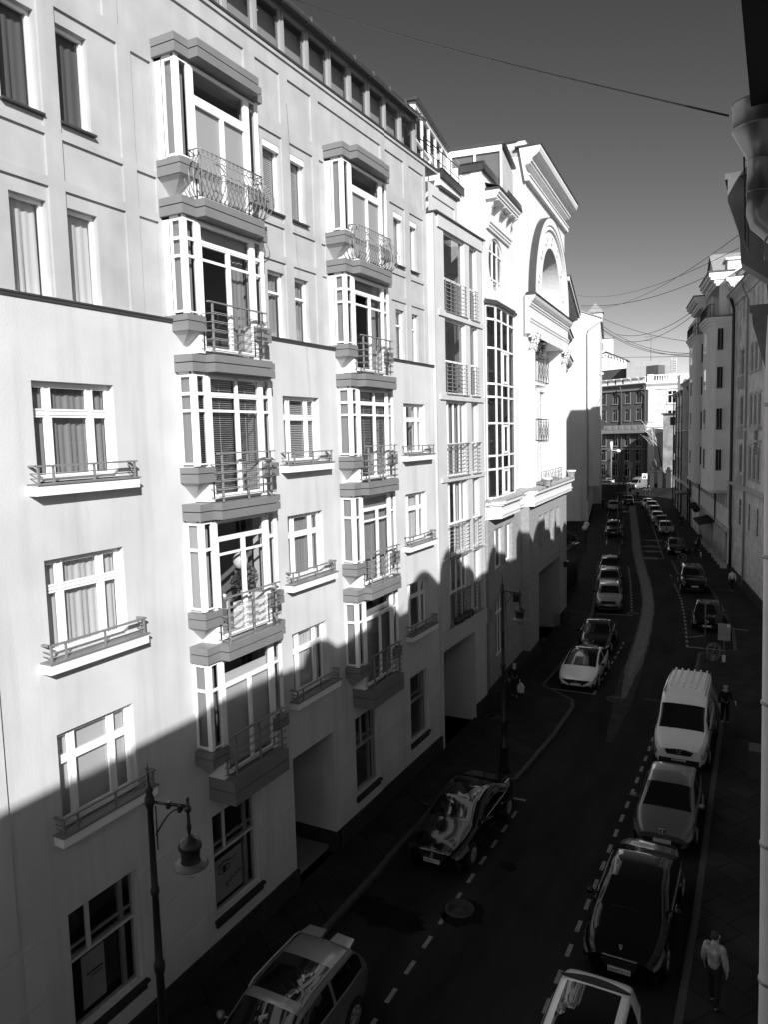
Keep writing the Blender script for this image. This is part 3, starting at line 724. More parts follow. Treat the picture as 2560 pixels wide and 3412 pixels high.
# centre block
N0 = .32
AC = 12.8
ring_wall(b, A, AC, 21.1, 2.75, 2.75, 7.2, 18.4, 20.4, 26.2, N0, 56, depth=.4)
b.quad((7.2, N0, 26.2), (18.4, N0, 26.2), (18.4, N0, 27.5), (7.2, N0, 27.5))
b.quad((7.2, N0, 9.3), (7.2, -6, 9.3), (7.2, -6, 27.9), (7.2, N0, 27.9)); b.quad((18.4, N0, 0), (18.4, -6, 0), (18.4, -6, 27.9), (18.4, N0, 27.9))
b.box(7.2, 18.4, -1.65, N0 - .01, 27.5, 28.25); b.box(7.2, 18.4, -5, -1.65, 27.0, 27.4)
# back of the loggia behind the arch
b.box(9.6, 16.2, -4.6, -4.4, 20.0, 24.6)
# recessed middle bay between the pilasters
b.relief(8.9, 16.9, 9.3, 18.3, [(9.6, 11.1, 9.95, 12.4, -.2, True), (9.6, 11.1, 12.9, 15.6, -.2, True), (9.6, 11.1, 16.3, 18.2, -.2, True), (12.1, 13.5, 9.95, 12.4, -.2, True), (12.1, 13.5, 12.9, 15.6, -.2, True), (12.1, 13.5, 16.3, 18.2, -.2, True), (14.5, 16.1, 9.95, 12.4, -.2, True), (14.5, 16.1, 12.9, 15.6, -.2, True)], 0, -.55)
b.quad((8.9, -.55, 9.3), (8.9, N0, 9.3), (8.9, N0, 18.3), (8.9, -.55, 18.3)); b.quad((16.9, -.55, 9.3), (16.9, N0, 9.3), (16.9, N0, 18.3), (16.9, -.55, 18.3))
b.quad((7.2, N0, 9.3), (8.9, N0, 9.3), (8.9, N0, 20.4), (7.2, N0, 20.4)); b.quad((16.9, N0, 9.3), (18.4, N0, 9.3), (18.4, N0, 20.4), (16.9, N0, 20.4)); b.quad((8.9, N0, 18.3), (16.9, N0, 18.3), (16.9, N0, 20.4), (8.9, N0, 20.4)); b.quad((8.9, -.55, 18.3), (16.9, -.55, 18.3), (16.9, N0, 18.3), (8.9, N0, 18.3))
# pilaster shafts with shallow fluting
for (a, e) in ((7.45, 8.65), (17.1, 18.2)):
    b.box(a, e, N0, N0 + .14, 9.9, 17.9)
    for k in range(4): b.box(a + .1 + k * (e - a - .2) / 4, a + .1 + (k + .55) * (e - a - .2) / 4, N0 + .14, N0 + .17, 10.1, 17.7)
b.build('wall', 'plaster_arch', ab)
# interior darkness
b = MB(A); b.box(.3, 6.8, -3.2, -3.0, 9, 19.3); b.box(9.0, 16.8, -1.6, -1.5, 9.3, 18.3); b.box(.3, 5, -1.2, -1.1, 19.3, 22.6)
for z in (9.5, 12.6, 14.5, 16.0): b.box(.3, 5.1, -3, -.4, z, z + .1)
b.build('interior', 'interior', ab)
# great arch: projecting ring
b = MB(A); K = 48; zc = 20.35; nf = .70
def arc(r, k=K, z=zc, a0=0, a1=pi): return [(AC + r * cos(a0 + (a1 - a0) * i / k), z + r * sin(a0 + (a1 - a0) * i / k)) for i in range(k + 1)]
o, i1, i2, i3 = arc(5.15), arc(4.75), arc(4.62), arc(4.50)
inn = [(AC + 2.75 * cos(pi * i / K), 21.1 + 2.75 * sin(pi * i / K)) for i in range(K + 1)]
def strip(b, P, Q, np_, nq, m=0, sm=False):
    k = len(P)
    b.add([(p[0], np_, p[1]) for p in P] + [(q[0], nq, q[1]) for q in Q], [(j, j + 1, k + j + 1, k + j) for j in range(k - 1)], m, sm)
strip(b, o, i1, nf, nf); strip(b, i1, i1, nf, nf - .07); strip(b, i1, i2, nf - .07, nf - .07); strip(b, i2, i2, nf - .07, nf - .03); strip(b, i2, i3, nf - .03, nf - .03); strip(b, i3, i3, nf - .03, nf - .14)
strip(b, i3, inn, nf - .14, nf - .14)
strip(b, inn, inn, nf - .14, -1.5, 0, True)
b.add([(AC - 2.75, nf - .14, 20.35), (AC - 2.75, nf - .14, 21.1), (AC - 4.5, nf - .14, 20.35)], [(0, 1, 2)]); b.add([(AC + 2.75, nf - .14, 20.35), (AC + 2.75, nf - .14, 21.1), (AC + 4.5, nf - .14, 20.35)], [(0, 1, 2)])
for s_ in (-1, 1): b.box(AC + s_ * 2.75 - .01, AC + s_ * 2.75 + .01, -1.5, nf - .14, 20.35, 21.1)
ar = b.build('arch', 'plaster_arch', ab)
b = MB(A); strip(b, arc(5.15), arc(5.15), nf, N0 - .1, 0, True); strip(b, arc(5.18), arc(5.15), nf + .02, nf + .02); strip(b, arc(5.18), arc(5.18), nf + .02, N0 - .1, 0, True)
b.build('arch_flashing', 'roof_metal', ar)
b = MB(A)      # round recesses following the arch
for k in range(7):
    t = pi * (k + .5) / 7; cu, cz = AC + 3.75 * cos(t), 20.75 + 3.6 * sin(t)
    pts = [(cu + .24 * cos(q), cz + .24 * sin(q)) for q in [2 * pi * i / 16 for i in range(17)]]
    strip(b, pts, pts, nf - .14, nf - .08); strip(b, pts, [(cu + (p[0] - cu) * .7, cz + (p[1] - cz) * .7) for p in pts], nf - .08, nf - .08)
    b.prism([(cu + (p[0] - cu) * .7, cz + (p[1] - cz) * .7) for p in pts[:-1]], nf - .14, nf - .12, 'n')
b.build('roundels', 'trim_white', ar)
# crowning cornice
prof = [(N0, 26.15), (.55, 26.15), (.55, 26.38), (.60, 26.42), (.60, 26.50), (N0 + .02, 26.55), (N0 + .02, 26.95), (.62, 27.0), (.62, 27.08), (.70, 27.12), (.70, 27.22), (.78, 27.30), (.92, 27.38), (1.08, 27.52), (1.15, 27.70), (1.15, 27.86), (N0 - .3, 27.86)]
b = MB(A); b.prism(prof, 7.0, 18.6, 'u'); b.build('crown_cornice', 'plaster_arch', ab)
b = MB(A); b.box(6.95, 18.65, -.2, 1.2, 27.86, 27.95); b.box(7.1, 18.5, -1.8, -.1, 28.25, 28.36); b.box(7.1, 18.5, -5.1, -1.7, 27.4, 27.5)
b.box(-.1, 7.2, -.95, .10, 24.9, 25.0); b.prism([(.10, 24.62), (.16, 24.62), (.10, 25.0)], -.1, 7.2, 'u'); b.box(-4.0, -1.1, -1.5, -.45, 23.5, 23.6); b.box(-.1, 0.06, -1.0, .16, 24.62, 24.99)
b.box(-4.0, -1.1, -.52, -.45, 23.25, 23.6)
b.build('roof_caps', 'roof_metal', ab)
# entablature over the pilasters
prof = [(N0, 18.3), (.52, 18.3), (.52, 18.9), (.56, 18.95), (.56, 19.05), (.60, 19.09), (.60, 19.17), (.50, 19.2), (.50, 19.72), (.56, 19.75), (.56, 19.82), (.62, 19.86), (.62, 19.93), (.68, 19.98), (.80, 20.12), (.86, 20.25), (.86, 20.36), (N0, 20.36)]
b = MB(A); b.prism(prof, 6.95, 18.65, 'u'); b.build('entablature', 'plaster_arch', ab)
b = MB(A); b.add([(6.9, N0, 20.46), (6.9, .92, 20.36), (18.7, .92, 20.36), (18.7, N0, 20.46), (6.9, .92, 20.30), (18.7, .92, 20.30)], [(0, 1, 2, 3), (1, 4, 5, 2)])
b.box(6.9, 6.93, N0, .92, 20.30, 20.40)
b.build('entablature_cap', 'roof_metal', ab)
for (a, e) in ((7.45, 8.65), (17.1, 18.2)):      # leafy capitals
    b = MB(A); c = (a + e) / 2; rnd = random.Random(5)
    b.box(a - .05, e + .05, N0, .62, 18.15, 18.32)
    for k in range(46):
        t = rnd.uniform(-1, 1); h = rnd.uniform(0, 1)
        u = c + t * .72; n = .42 + .30 * h * (1 - .3 * abs(t)); z = 17.55 + .75 * h
        b.add([(u - .10, n, z - .12), (u + .10, n, z - .12), (u + .07, n + .12, z + .06), (u, n + .18, z + .12), (u - .07, n + .12, z + .06)], [(0, 1, 2, 3, 4)])
        b.sphere((u, n + .06, z), .075, 0, 6)
    b.build('capital', 'plaster_arch', ab)
# hood above the oval window
b = MB(A)
b.prism([(0, 23.55), (.52, 23.55), (.52, 23.62), (.58, 23.66), (.58, 23.72), (.66, 23.80), (.66, 23.92), (0, 23.92)], .55, 4.6, 'u')
for u in (.75, 2.05, 3.35, 4.25):
    b.prism([(0, 22.75), (.14, 22.75), (.16, 22.95), (.20, 23.2), (.34, 23.42), (.50, 23.5), (.52, 23.56), (0, 23.56)], u, u + .22, 'u'); b.box(u - .04, u + .26, 0, .2, 22.65, 22.8)
b.prism([(0, 22.3), (.10, 22.3), (.12, 22.4), (.16, 22.42), (.16, 22.5), (.22, 22.55), (.22, 22.62), (0, 22.62)], .6, 4.6, 'u')
b.build('window_hood', 'plaster_arch', ab)
b = MB(A); b.box(.5, 4.66, -.02, .72, 23.92, 24.0); b.add([(.5, 0, 24.25), (4.66, 0, 24.25), (4.66, .72, 24.0), (.5, .72, 24.0)], [(0, 1, 2, 3)]); b.build('hood_cap', 'roof_metal', ab)
# oval window
b = MB(A); cu, cz = OV[0], OV[1]
pts = [(cu + OV[2] * cos(2 * pi * i / 36), cz + OV[3] * sin(2 * pi * i / 36)) for i in range(37)]
pin = [(cu + (p[0] - cu) * .93, cz + (p[1] - cz) * .93) for p in pts]
strip(b, pts, pin, -.08, -.08); strip(b, pin, pin, -.08, -.16)
for u in (cu - .42, cu + .42): b.box(u - .04, u + .04, -.16, -.08, cz - OV[3] * .94, cz + OV[3] * .94)
for z in (cz + .52, cz - .70): b.box(cu - OV[2] * .85, cu + OV[2] * .85, -.15, -.075, z - .04, z + .04)
w = b.build('oval_window', 'frame_white', ab)
MB(A).prism([(cu + 1.6 * cos(2 * pi * i / 20), cz + 1.5 * sin(2 * pi * i / 20)) for i in range(20)], -.44, -.40, 'n').build('curtain', 'curtain_dark', w)  # dark board added behind the pane to keep the sunlit interior from washing it out
MB(A).add([(p[0], -.12, p[1]) for p in pts[:-1]], [tuple(range(36))]).build('pane', 'glass_dark', w, wn=False)
# bow window: side face, wide front
bw = MB(A); P0, P1, P2, P3 = (.30, .0), (1.05, .30), (4.55, .30), (5.15, .0)
ZS = [10.0, 11.35, 11.98, 13.5, 14.72, 15.32, 16.95, 18.25, 18.85]
def face(b, pa, pb, vs, w=.07):
    ax = Vector((pb[0] - pa[0], pb[1] - pa[1])); L = ax.length; ax.normalize(); nx = Vector((-ax.y, ax.x))
    if nx.y < 0: nx = -nx
    def bx(s0, s1, z0, z1, d=.05):
        q = [(pa[0] + ax.x * s + nx.x * t, pa[1] + ax.y * s + nx.y * t) for s, t in ((s0, -.04), (s1, -.04), (s1, d - .04), (s0, d - .04))]
        b.prism(q, z0, z1)
    bx(0, w, ZS[0], ZS[-1]); bx(L - w, L, ZS[0], ZS[-1])
    for z in ZS: bx(w, L - w, z - .045, z + .045, .045)
    for v in vs: bx(v * L - w / 2, v * L + w / 2, ZS[0], ZS[-1], .048)
    return ax, L
face(bw, P0, P1, []); face(bw, P1, P2, [.30, .65]); face(bw, P2, P3, [])
for (z0, z1) in ((15.32, 16.95), (11.98, 13.5), (10.0, 11.35)): bw.box(2.30, 3.22, .24, .32, z0 + .08, z0 + .18); bw.box(2.30, 3.22, .24, .32, z1 - .18, z1 - .08); bw.box(2.28, 2.36, .24, .32, z0 + .08, z1 - .08); bw.box(3.14, 3.22, .24, .32, z0 + .08, z1 - .08)
w = bw.build('bow_window', 'frame_white', ab)
g = MB(A)
for (p, q) in ((P0, P1), (P1, P2), (P2, P3)): g.quad((p[0], p[1] - .03, 10), (q[0], q[1] - .03, 10), (q[0], q[1] - .03, 18.85), (p[0], p[1] - .03, 18.85))
g.build('pane', 'glass_dark', w, wn=False)
g = MB(A); vs_ = []
for i in range(17): vs_ += [(.45 + i * .05, -.15 + .03 * sin(i * 2.2), 10), (.45 + i * .05, -.15 + .02 * sin(i * 2.2), 18.8)]
g.add(vs_, [(2 * i, 2 * i + 2, 2 * i + 3, 2 * i + 1) for i in range(16)], 0, True); g.build('curtain', 'curtain_mid', w, wn=False)
b = MB(A); b.prism([(.0, -.05), (.2, .1), (1.0, .44), (4.6, .44), (5.3, .1), (5.3, -.05)], 18.9, 19.0); b.prism([(.1, -.05), (1.02, .36), (4.57, .36), (5.2, -.05)], 19.0, 19.12); b.build('bow_cap', 'roof_metal', ab)
# windows and balconies in the middle
for (a, e) in ((9.6, 11.1), (12.1, 13.5), (14.5, 16.1)):
    for (c, d) in ((9.95, 12.4), (12.9, 15.6), (16.3, 18.2)):
        if a > 14 and c > 16: continue
        window(ab, A, a, e, c, d, -.70, vs=[((a + e) / 2, .08)], hs=[(d - .7, .07), (c + .9, .06)], cur=('drape', 'curtain_light'))
for bi, (u0, u1, z0, zt) in enumerate(((9.0, 11.9, 15.9, 17.35), (9.0, 11.8, 12.55, 13.78))):
    r = MB(A); nn = .55
    for (x0, x1) in ((u0, u1),): r.tube([(x0, nn, zt), (x1, nn, zt)], .02, 5); r.tube([(x0, nn, z0), (x1, nn, z0)], .02, 5); r.tube([(x0, nn, zt - .18), (x1, nn, zt - .18)], .012, 5)
    for x in (u0, u1): r.tube([(x, -.5, zt), (x, nn, zt)], .02, 5); r.tube([(x, -.5, z0), (x, nn, z0)], .02, 5)
    k = 8
    for i in range(k + 1):
        x = u0 + (u1 - u0) * i / k; r.tube([(x, nn, z0 - .1), (x, nn, zt)], .018 if i % 2 == 0 else .009, 5)
        if i < k and i % 2 == 0:
            x2 = u0 + (u1 - u0) * (i + 2) / k
            r.tube([(x, nn, z0), (x2, nn, zt - .18)], .011, 4); r.tube([(x2, nn, z0), (x, nn, zt - .18)], .011, 4); xm = (x + x2) / 2; zm = (z0 + zt - .18) / 2
            r.tube([(xm + .16 * cos(q), nn, zm + .16 * sin(q)) for q in [2 * pi * j / 10 for j in range(10)]], .010, 4, cyc=True)
    for i in range(4): y = -.5 + i * .3; r.tube([(u0, y, z0), (u0, y, zt)], .01, 4); r.tube([(u1, y, z0), (u1, y, zt)], .01, 4)
    o = r.build('balcony_railing', 'iron_black', ab); s = MB(A); s.box(u0, u1, -.55, .5, z0 - .22, z0 - .05); s.build('balcony_slab', 'trim_white', ab)
r = MB(A); zt, z0 = 10.75, 10.05
r.tube([(9.3, .62, zt), (15.6, .62, zt)], .025, 5)
for i in range(13):
    x = 9.3 + i * .525; r.tube([(x, .62, z0 - .1), (x, .62, zt)], .022 if i % 2 == 0 else .01, 5)
    if i < 12: r.tube([(x, .62, z0), (x + .525, .62, zt)], .01, 4); r.tube([(x + .525, .62, z0), (x, .62, zt)], .01, 4)
r.build('terrace_railing', 'iron_grey', ab)
for k, (u, n) in enumerate(((9.35, .95), (17.9, .85))):
    pp = MB(A); pp.lathe([(0, 0), (.2, 0), (.27, .36), (.3, .36), (.3, .45), (.25, .45), (.22, .3), (0, .25)], (u, n, 9.98), 16)
    pp.build('planter', 'trim_white', None, 'round white planter standing on the ledge %s' % ('beside the tall bow window' if k == 0 else 'at its far corner'), 'planter', 'planters on the ledge')
leafy('bush', tuple(A(11.0, .1, 18.05)), .52, 700, 'round clipped dark bush on the upper balcony, right one of the pair', 'bush', group='bushes on the balcony', seed=11, ls=.07)
leafy('bush', tuple(A(9.3, .1, 18.1)), .5, 600, 'round clipped dark bush on the upper balcony, half hidden behind the pilaster', 'bush', group='bushes on the balcony', seed=12, ls=.07)
# ledge between base and upper floors
b = MB(A)
LP = [(0, .12), (.35, .18), (1.0, .72), (4.7, .72), (5.3, .40), (7.0, .42), (7.0, .95), (18.7, .95), (18.7, -.3), (0, -.3)]
def inset(P, d): return [(u, max(n - d, -.3)) for u, n in P]
def ledge(b, P, z0, z1, m=0): b.prism(P, z0, z1, 'z', m)
ledge(b, inset(LP, .22), 9.0, 9.16); ledge(b, inset(LP, .16), 9.16, 9.24); ledge(b, inset(LP, .24), 9.24, 9.62); ledge(b, inset(LP, .12), 9.62, 9.70); ledge(b, inset(LP, .03), 9.70, 9.84)
b.build('ledge', 'plaster_arch', ab)
b = MB(A); ledge(b, LP, 9.84, 9.90)
lp = [(u, n) for u, n in LP[:8]]
for i in range(len(lp) - 1):
    (a, n1), (e, n2) = lp[i], lp[i + 1]; b.quad((a, n1, 9.90), (e, n2, 9.90), (e, -.1, 10.06), (a, -.1, 10.06))
    kk = int((e - a) / .6)
    for j in range(kk): u = a + (e - a) * (j + .5) / kk; n_ = n1 + (n2 - n1) * (j + .5) / kk; b.tube([(u, n_ - .02, 9.92), (u, -.1, 10.07)], .018, 4)
b.build('ledge_cap', 'roof_light', ab)
# stone base, courses cut by grooves
def courses(u0, u1, z0, z1, step, wid, holes, d=-.02):
    out = []; z = z0 + step
    while z < z1: out.append((u0, u1, z - .025, z, d)); z += step
    k = 0; z = z0
    while z < z1:
        u = u0 + (wid if k % 2 else wid / 2)
        while u < u1: out.append((u, u + .02, z, min(z + step, z1), d)); u += wid
        z += step; k += 1
    return out + holes
b = MB(A)
b.relief(0, 7.2, 0, 9.0, courses(0, 7.2, .9, 9.0, .72, 1.5, [(1.45, 3.25, 6.35, 8.42, -.30, True), (3.55, 4.95, 6.45, 8.42, -.30, True), (1.5, 3.65, 1.9, 4.95, -.35, True), (0, .35, 0, 9, -.1)]), 0, 0)
b.box(-.03, 0, -1.0, 0, 0, 9.0)
wins = [(9.55, 10.7), (11.2, 12.35), (12.9, 14.05), (14.75, 15.95)]
b.relief(7.0, 18.4, 0, 9.0, courses(7.0, 18.4, .9, 9.0, .72, 1.7, [(a, e, 6.3, 8.2, -.35, True) for a, e in wins] + [(9.4, 16.0, 0, 4.9, -4.0, True)]), 0, .42)
b.quad((7.0, .42, 0), (7.0, -.3, 0), (7.0, -.3, 9), (7.0, .42, 9)); b.quad((18.4, .42, 0), (18.4, -6, 0), (18.4, -6, 9), (18.4, .42, 9))
b.box(9.4, 16.0, -4.0, -3.9, 0, 4.9); b.quad((9.4, .42, 4.9), (16, .42, 4.9), (16, -4, 4.9), (9.4, -4, 4.9))
b.build('stone_base', 'stone_base', ab)
b = MB(A); b.box(0, 9.4, .003, .55, 0, .9); b.tube([(8.9, .62, .9), (9.7, .62, .9)], .12, 8); b.build('plinth', 'plinth', ab); b = MB(A); b.box(16.0, 18.45, .003, .6, 0, .95); b.tube([(15.9, .66, .95), (16.6, .66, .95)], .12, 8); b.build('plinth', 'plinth', ab)
window(ab, A, 1.45, 3.25, 6.35, 8.42, -.2, vs=[(2.35, .06)], cur=('drape', 'curtain_dark')); window(ab, A, 3.55, 4.95, 6.45, 8.42, -.2, vs=[(4.2, .06)], gm='glass_dark')
window(ab, A, 1.5, 3.65, 1.9, 4.95, -.2, vs=[(2.05, .06), (2.6, .06), (3.1, .06)], hs=[(4.1, .08)], gm='glass_dark')
for a, e in wins: window(ab, A, a, e, 6.3, 8.2, -.22, vs=[((a + e) / 2, .05)], hs=[(7.5, .05)], gm='glass_dark', fm='frame_grey')
b = MB(A); b.box(-.45 + .9, .70, .01, .06, 4.2, 4.7); b.build('wall_box', 'iron_grey', ab)
for k, u in enumerate((5.0, 17.2)):
    MB(A).box(u, u + .28, .42 if k else .003, .75 if k else .33, 4.1 if k == 0 else 3.9, 4.55 if k == 0 else 4.3).build('wall_lamp_box', 'iron_black', ab)
# glazed penthouse set back behind the parapets
G1 = Fr(-13.35, 28.9, 9.8)
pg = MB(G1); g = MB(G1)
for k in range(6): pg.box(k * 1.16, k * 1.16 + .09, -.1, 0, 23.4, 26.45)
pg.box(0, 5.9, -.1, .01, 26.3, 26.5); pg.box(0, 5.9, -.1, .01, 25.0, 25.07); pg.box(0, 5.9, -.1, .01, 24.0, 24.07); pg.box(0, 5.9, -.1, .01, 23.4, 23.5)
pg.box(-.02, .06, -3.5, 0, 23.4, 23.5); pg.box(-.02, .06, -3.5, 0, 26.3, 26.5)
for k in range(4): pg.box(-.02, .06, -.1 - k * 1.1, -k * 1.1, 23.4, 26.45)
pg.box(5.80, 5.9, 0, 2.6, 26.2, 26.5); pg.box(5.82, 5.9, 0, 2.6, 24.5, 24.62)
for n in (0, .1, 1.25, 2.5): pg.box(5.80, 5.9, n, n + .1, 23.4, 26.2)
pw = pg.build('penthouse_frame', 'frame_white', ab)
g.quad((0, -.06, 23.4), (5.85, -.06, 23.4), (5.85, -.06, 26.4), (0, -.06, 26.4)); g.quad((5.86, 0, 24.6), (5.86, 2.6, 24.6), (5.86, 2.6, 26.2), (5.86, 0, 26.2)); g.quad((.02, 0, 23.4), (.02, -3.5, 23.4), (.02, -3.5, 26.4), (.02, 0, 26.4))
g.build('pane', 'glass_dark', pw, wn=False)
b = MB(G1); b.box(-.2, 6.1, -4.2, .15, 26.5, 26.6); b.box(5.75, 9.5, -4.2, 2.75, 26.5, 26.62)
b.build('penthouse_roof', 'roof_metal', ab)
b = MB(G1); b.box(5.9, 9.4, -3.5, 2.6, 23.4, 26.3); b.box(1.5, 3.0, -2.0, -1.9, 23.4, 26); b.build('penthouse_core', 'plaster_mid', ab)
r = MB(F)
r.tube([(27.2, -.55, 24.45), (28.9, -.55, 24.45), (28.9, .0 - .6, 24.45)], .02, 5); r.tube([(27.2, -.25, 24.35), (31.0, -.35, 24.35)], .022, 5)
for k in range(5): r.tube([(27.2 + k * .95, -.25 - .02 * k, 23.4), (27.2 + k * .95, -.25 - .02 * k, 24.35)], .02, 5)
r.tube([(27.2, -.25, 23.9), (31.0, -.35, 23.9)], .014, 5); r.build('terrace_railing', 'iron_black', ab)
# =====================================================================
# beyond the arch: a building with a deep bracketed cornice
# =====================================================================
B = Fr(-13.15, 51.3, 10.9)
bb = empty('bracketed_building', (-15, 60, 0), 'white building with a deep scalloped bracket cornice beyond the arch building', 'building')
b = MB(B)
wn_ = [(1.2 + 2.1 * k, 2.2 + 2.1 * k) for k in range(7)]
hl = [(a, e, z, z + 2.3, -.25, True) for a, e in wn_ for z in (10.6, 14.6)] + [(a, e, 6.4, 8.4, -.25, True) for a, e in wn_] + [(a, e, 1.5, 4.3, -.25, True) for a, e in wn_[::2]] + [(0, 17, 9.2, 9.7, .12), (0, 17, 5.3, 5.6, .1)]
b.relief(0, 17, 0, 23.0, hl, 0, -.9); b.quad((17, -.9, 0), (17, -9, 0), (17, -9, 23), (17, -.9, 23)); b.box(0, 17, -9, -8.9, 0, 23)
for k in range(8): b.box(.3 + 2.1 * k, .85 + 2.1 * k, -.9, -.72, 9.7, 17.6)
b.build('wall', 'plaster_arch', bb)
b = MB(B); b.prism([(-.9, 17.6), (-.5, 17.6), (-.45, 18.0), (-.3, 18.2), (-.3, 18.35), (-.1, 18.5), (.05, 18.7), (.1, 18.95), (-.9, 18.95)], -.2, 14, 'u')
b.prism([(-.9, 20.2), (-.4, 20.2), (-.35, 20.5), (-.2, 20.7), (.0, 20.9), (.05, 21.1), (-.9, 21.1)], -.2, 15.5, 'u')
b.box(-.3, 17.3, -.9, .55, 23.05, 23.3)
for k in range(22):
    u = .1 + k * .8; b.prism([(-.9, 21.9), (-.75, 21.9), (-.6, 22.3), (-.2, 22.7), (.35, 22.85), (.4, 23.06), (-.9, 23.06)], u, u + .22, 'u')
b.build('cornice', 'plaster_arch', bb)
b = MB(B); b.box(-.3, 17.4, -9, .62, 23.3, 23.42); b.box(-.2, 14.1, -.9, .16, 18.95, 19.05); b.box(-.2, 15.6, -.9, .12, 21.1, 21.2); b.build('roof', 'roof_metal', bb)
for a, e in wn_:
    for z in (10.6, 14.6): window(bb, B, a, e, z, z + 2.3, -1.05, vs=[((a + e) / 2, .07)], hs=[(z + 1.6, .07)], gm='glass_dark')
    window(bb, B, a, e, 6.4, 8.4, -1.05, vs=[((a + e) / 2, .07)], gm='glass_dark', fm='frame_grey')
for k, s_ in enumerate((4.2, 8.4)):
    b = MB(B); rnd = random.Random(4 + k)
    for j in range(40): b.sphere((s_ + rnd.uniform(-.3, .3), -.72 + rnd.uniform(0, .2), 12.9 + k * .0 + rnd.uniform(-.5, .5)), rnd.uniform(.06, .14), 0, 6)
    b.build('carved_relief', 'plaster_arch', bb)
r = MB(B); r.tube([(.15, -.55, 9.9), (.15, -.55, 18.8), (.15, -.1, 19.2)], .07, 6); r.build('downpipe', 'plaster_mid', bb)
b = MB(B)
for k in range(3): b.box(1 + 2.6 * k, 3.0 + 2.6 * k, -.85, -.25, 9.7, 9.85)
b.build('ledge', 'plinth', bb)
# =====================================================================
# tall windowless gable wall facing the camera
# =====================================================================
Gf = Fr(-22.7, 110, 10.9)
gb = empty('gable_building', (-27, 112, 0), 'tall windowless pale gable wall with a long downpipe, far down the left side', 'building')
b = MB(Gf)
b.add([(0, 0, 5.1), (0, -9, 5.1), (0, -9, 29.2), (0, -2.9, 30.1), (0, 0, 29.0)], [(0, 1, 2, 3, 4)])
b.add([(0, 0, 5.1), (26, 0, 5.1), (26, 0, 29.0), (0, 0, 29.0)], [(0, 1, 2, 3)])
b.quad((0, 0, 5.1), (26, 0, 5.1), (26, -1.6, 5.1), (0, -1.6, 5.1)); b.quad((0, -1.6, 0), (26, -1.6, 0), (26, -1.6, 5.1), (0, -1.6, 5.1)); b.quad((0, -1.6, 0), (0, -9, 0), (0, -9, 5.1), (0, -1.6, 5.1)); b.quad((26, 0, 0), (26, -9, 0), (26, -9, 29), (26, 0, 29))
b.box(25.9, 26, -9, 0, 0, 29.0)
b.build('wall', 'plaster_gable', gb)
b = MB(Gf); b.add([(-.15, .35, 28.98), (26, .35, 28.98), (26, -2.9, 30.25), (-.15, -2.9, 30.25), (-.15, -9, 29.3), (26, -9, 29.3), (-.15, .35, 28.85), (-.15, -2.9, 30.08), (-.15, -9, 29.15)], [(0, 1, 2, 3), (3, 2, 5, 4), (0, 3, 7, 6), (3, 4, 8, 7)]); b.build('roof', 'roof_light', gb)
b = MB(Gf); b.add([(1.0, -1.9, 29.9), (3.4, -1.9, 29.9), (3.4, .5, 29.9), (1.0, .5, 29.9), (2.2, -.7, 31.4)], [(0, 1, 4), (1, 2, 4), (2, 3, 4), (3, 0, 4), (0, 1, 2, 3)], 0)
b.box(1.3, 3.1, -1.7, .3, 28.6, 29.9, 1); b.build('dormer', ('roof_light', 'plaster_gable'), gb)
r = MB(Gf); r.tube([(-.15, .3, 28.8), (-.2, -.25, 28.3), (-.18, -1.6, 27.3), (-.18, -1.7, 26.8), (-.18, -1.7, 3.0)], .11, 8)
for k in range(11): r.box(-.3, 0, -1.84, -1.56, 5 + 2 * k, 5.06 + 2 * k)
r.build('downpipe', 'plaster_mid', gb)
b = MB(Gf); b.box(-.4, -.1, .05, .55, 13.3, 14.6); b.tube([(-.2, 0, 13.2), (-.2, .9, 13.2)], .04, 5); b.box(-.3, 0, .1, .5, 21.0, 21.25); b.build('wall_bracket', 'sign_white', gb)
b = MB(Gf); b.box(-.25, 0, -3.0, -2.6, 0, 5.1); b.box(-.3, 0, -9, -2.5, 0, .6); b.build('base_pilaster', 'plaster_gable', gb)
# =====================================================================
# RIGHT: the building the camera leans out of
# =====================================================================
H0 = Fr(.22, 0, 0, -1)
ob = empty('near_building', (4, 20, 0), 'shaded building on the right edge that carries the zinc rain pipe', 'building')
b = MB(H0)
wn_ = [(u, u + 1.1) for u in (6.2, 9.0, 11.8, 14.6, 17.4, 20.2, 23, 25.8, 28.6, 31.4, 34.2, 37, 39.8)]
b.relief(2.6, 43, 0, 15.1, [(a, e, z, z + 1.9, -.3, True) for a, e in wn_ for z in (1.6, 5.0, 8.4, 11.8)], 0, 0)
b.relief(-26, -.9, 0, 15.1, [], 0, 0); b.relief(-.9, 2.6, 0, 12.0, [], 0, 0); b.relief(-.9, 2.6, 14.5, 15.1, [], 0, 0)
b.box(-26, 43, -12, -.9, 0, 14.9)
b.build('wall', 'plaster_old', ob)
for a, e in wn_:
    for z in (1.6, 5.0, 8.4, 11.8): window(ob, H0, a, e, z, z + 1.9, -.15, vs=[((a + e) / 2, .06)], hs=[(z + 1.3, .05)], gm='glass_dark')
b = MB(H0); b.prism([(-1, 15.0), (.1, 15.0), (.2, 15.1), (.38, 15.16), (.44, 15.24), (.44, 15.32), (-6, 17.6), (-12, 15.3), (-12, 15.0)], -26, 43, 'u'); b.build('roof', 'eave_dark', ob)
b = MB(H0)
for k in range(5): b.box(2.9 + .05 * k, 3.0 + .05 * k, .2, .46, 14.9, 15.0)
b.build('eave_board', 'eave_dark', ob)
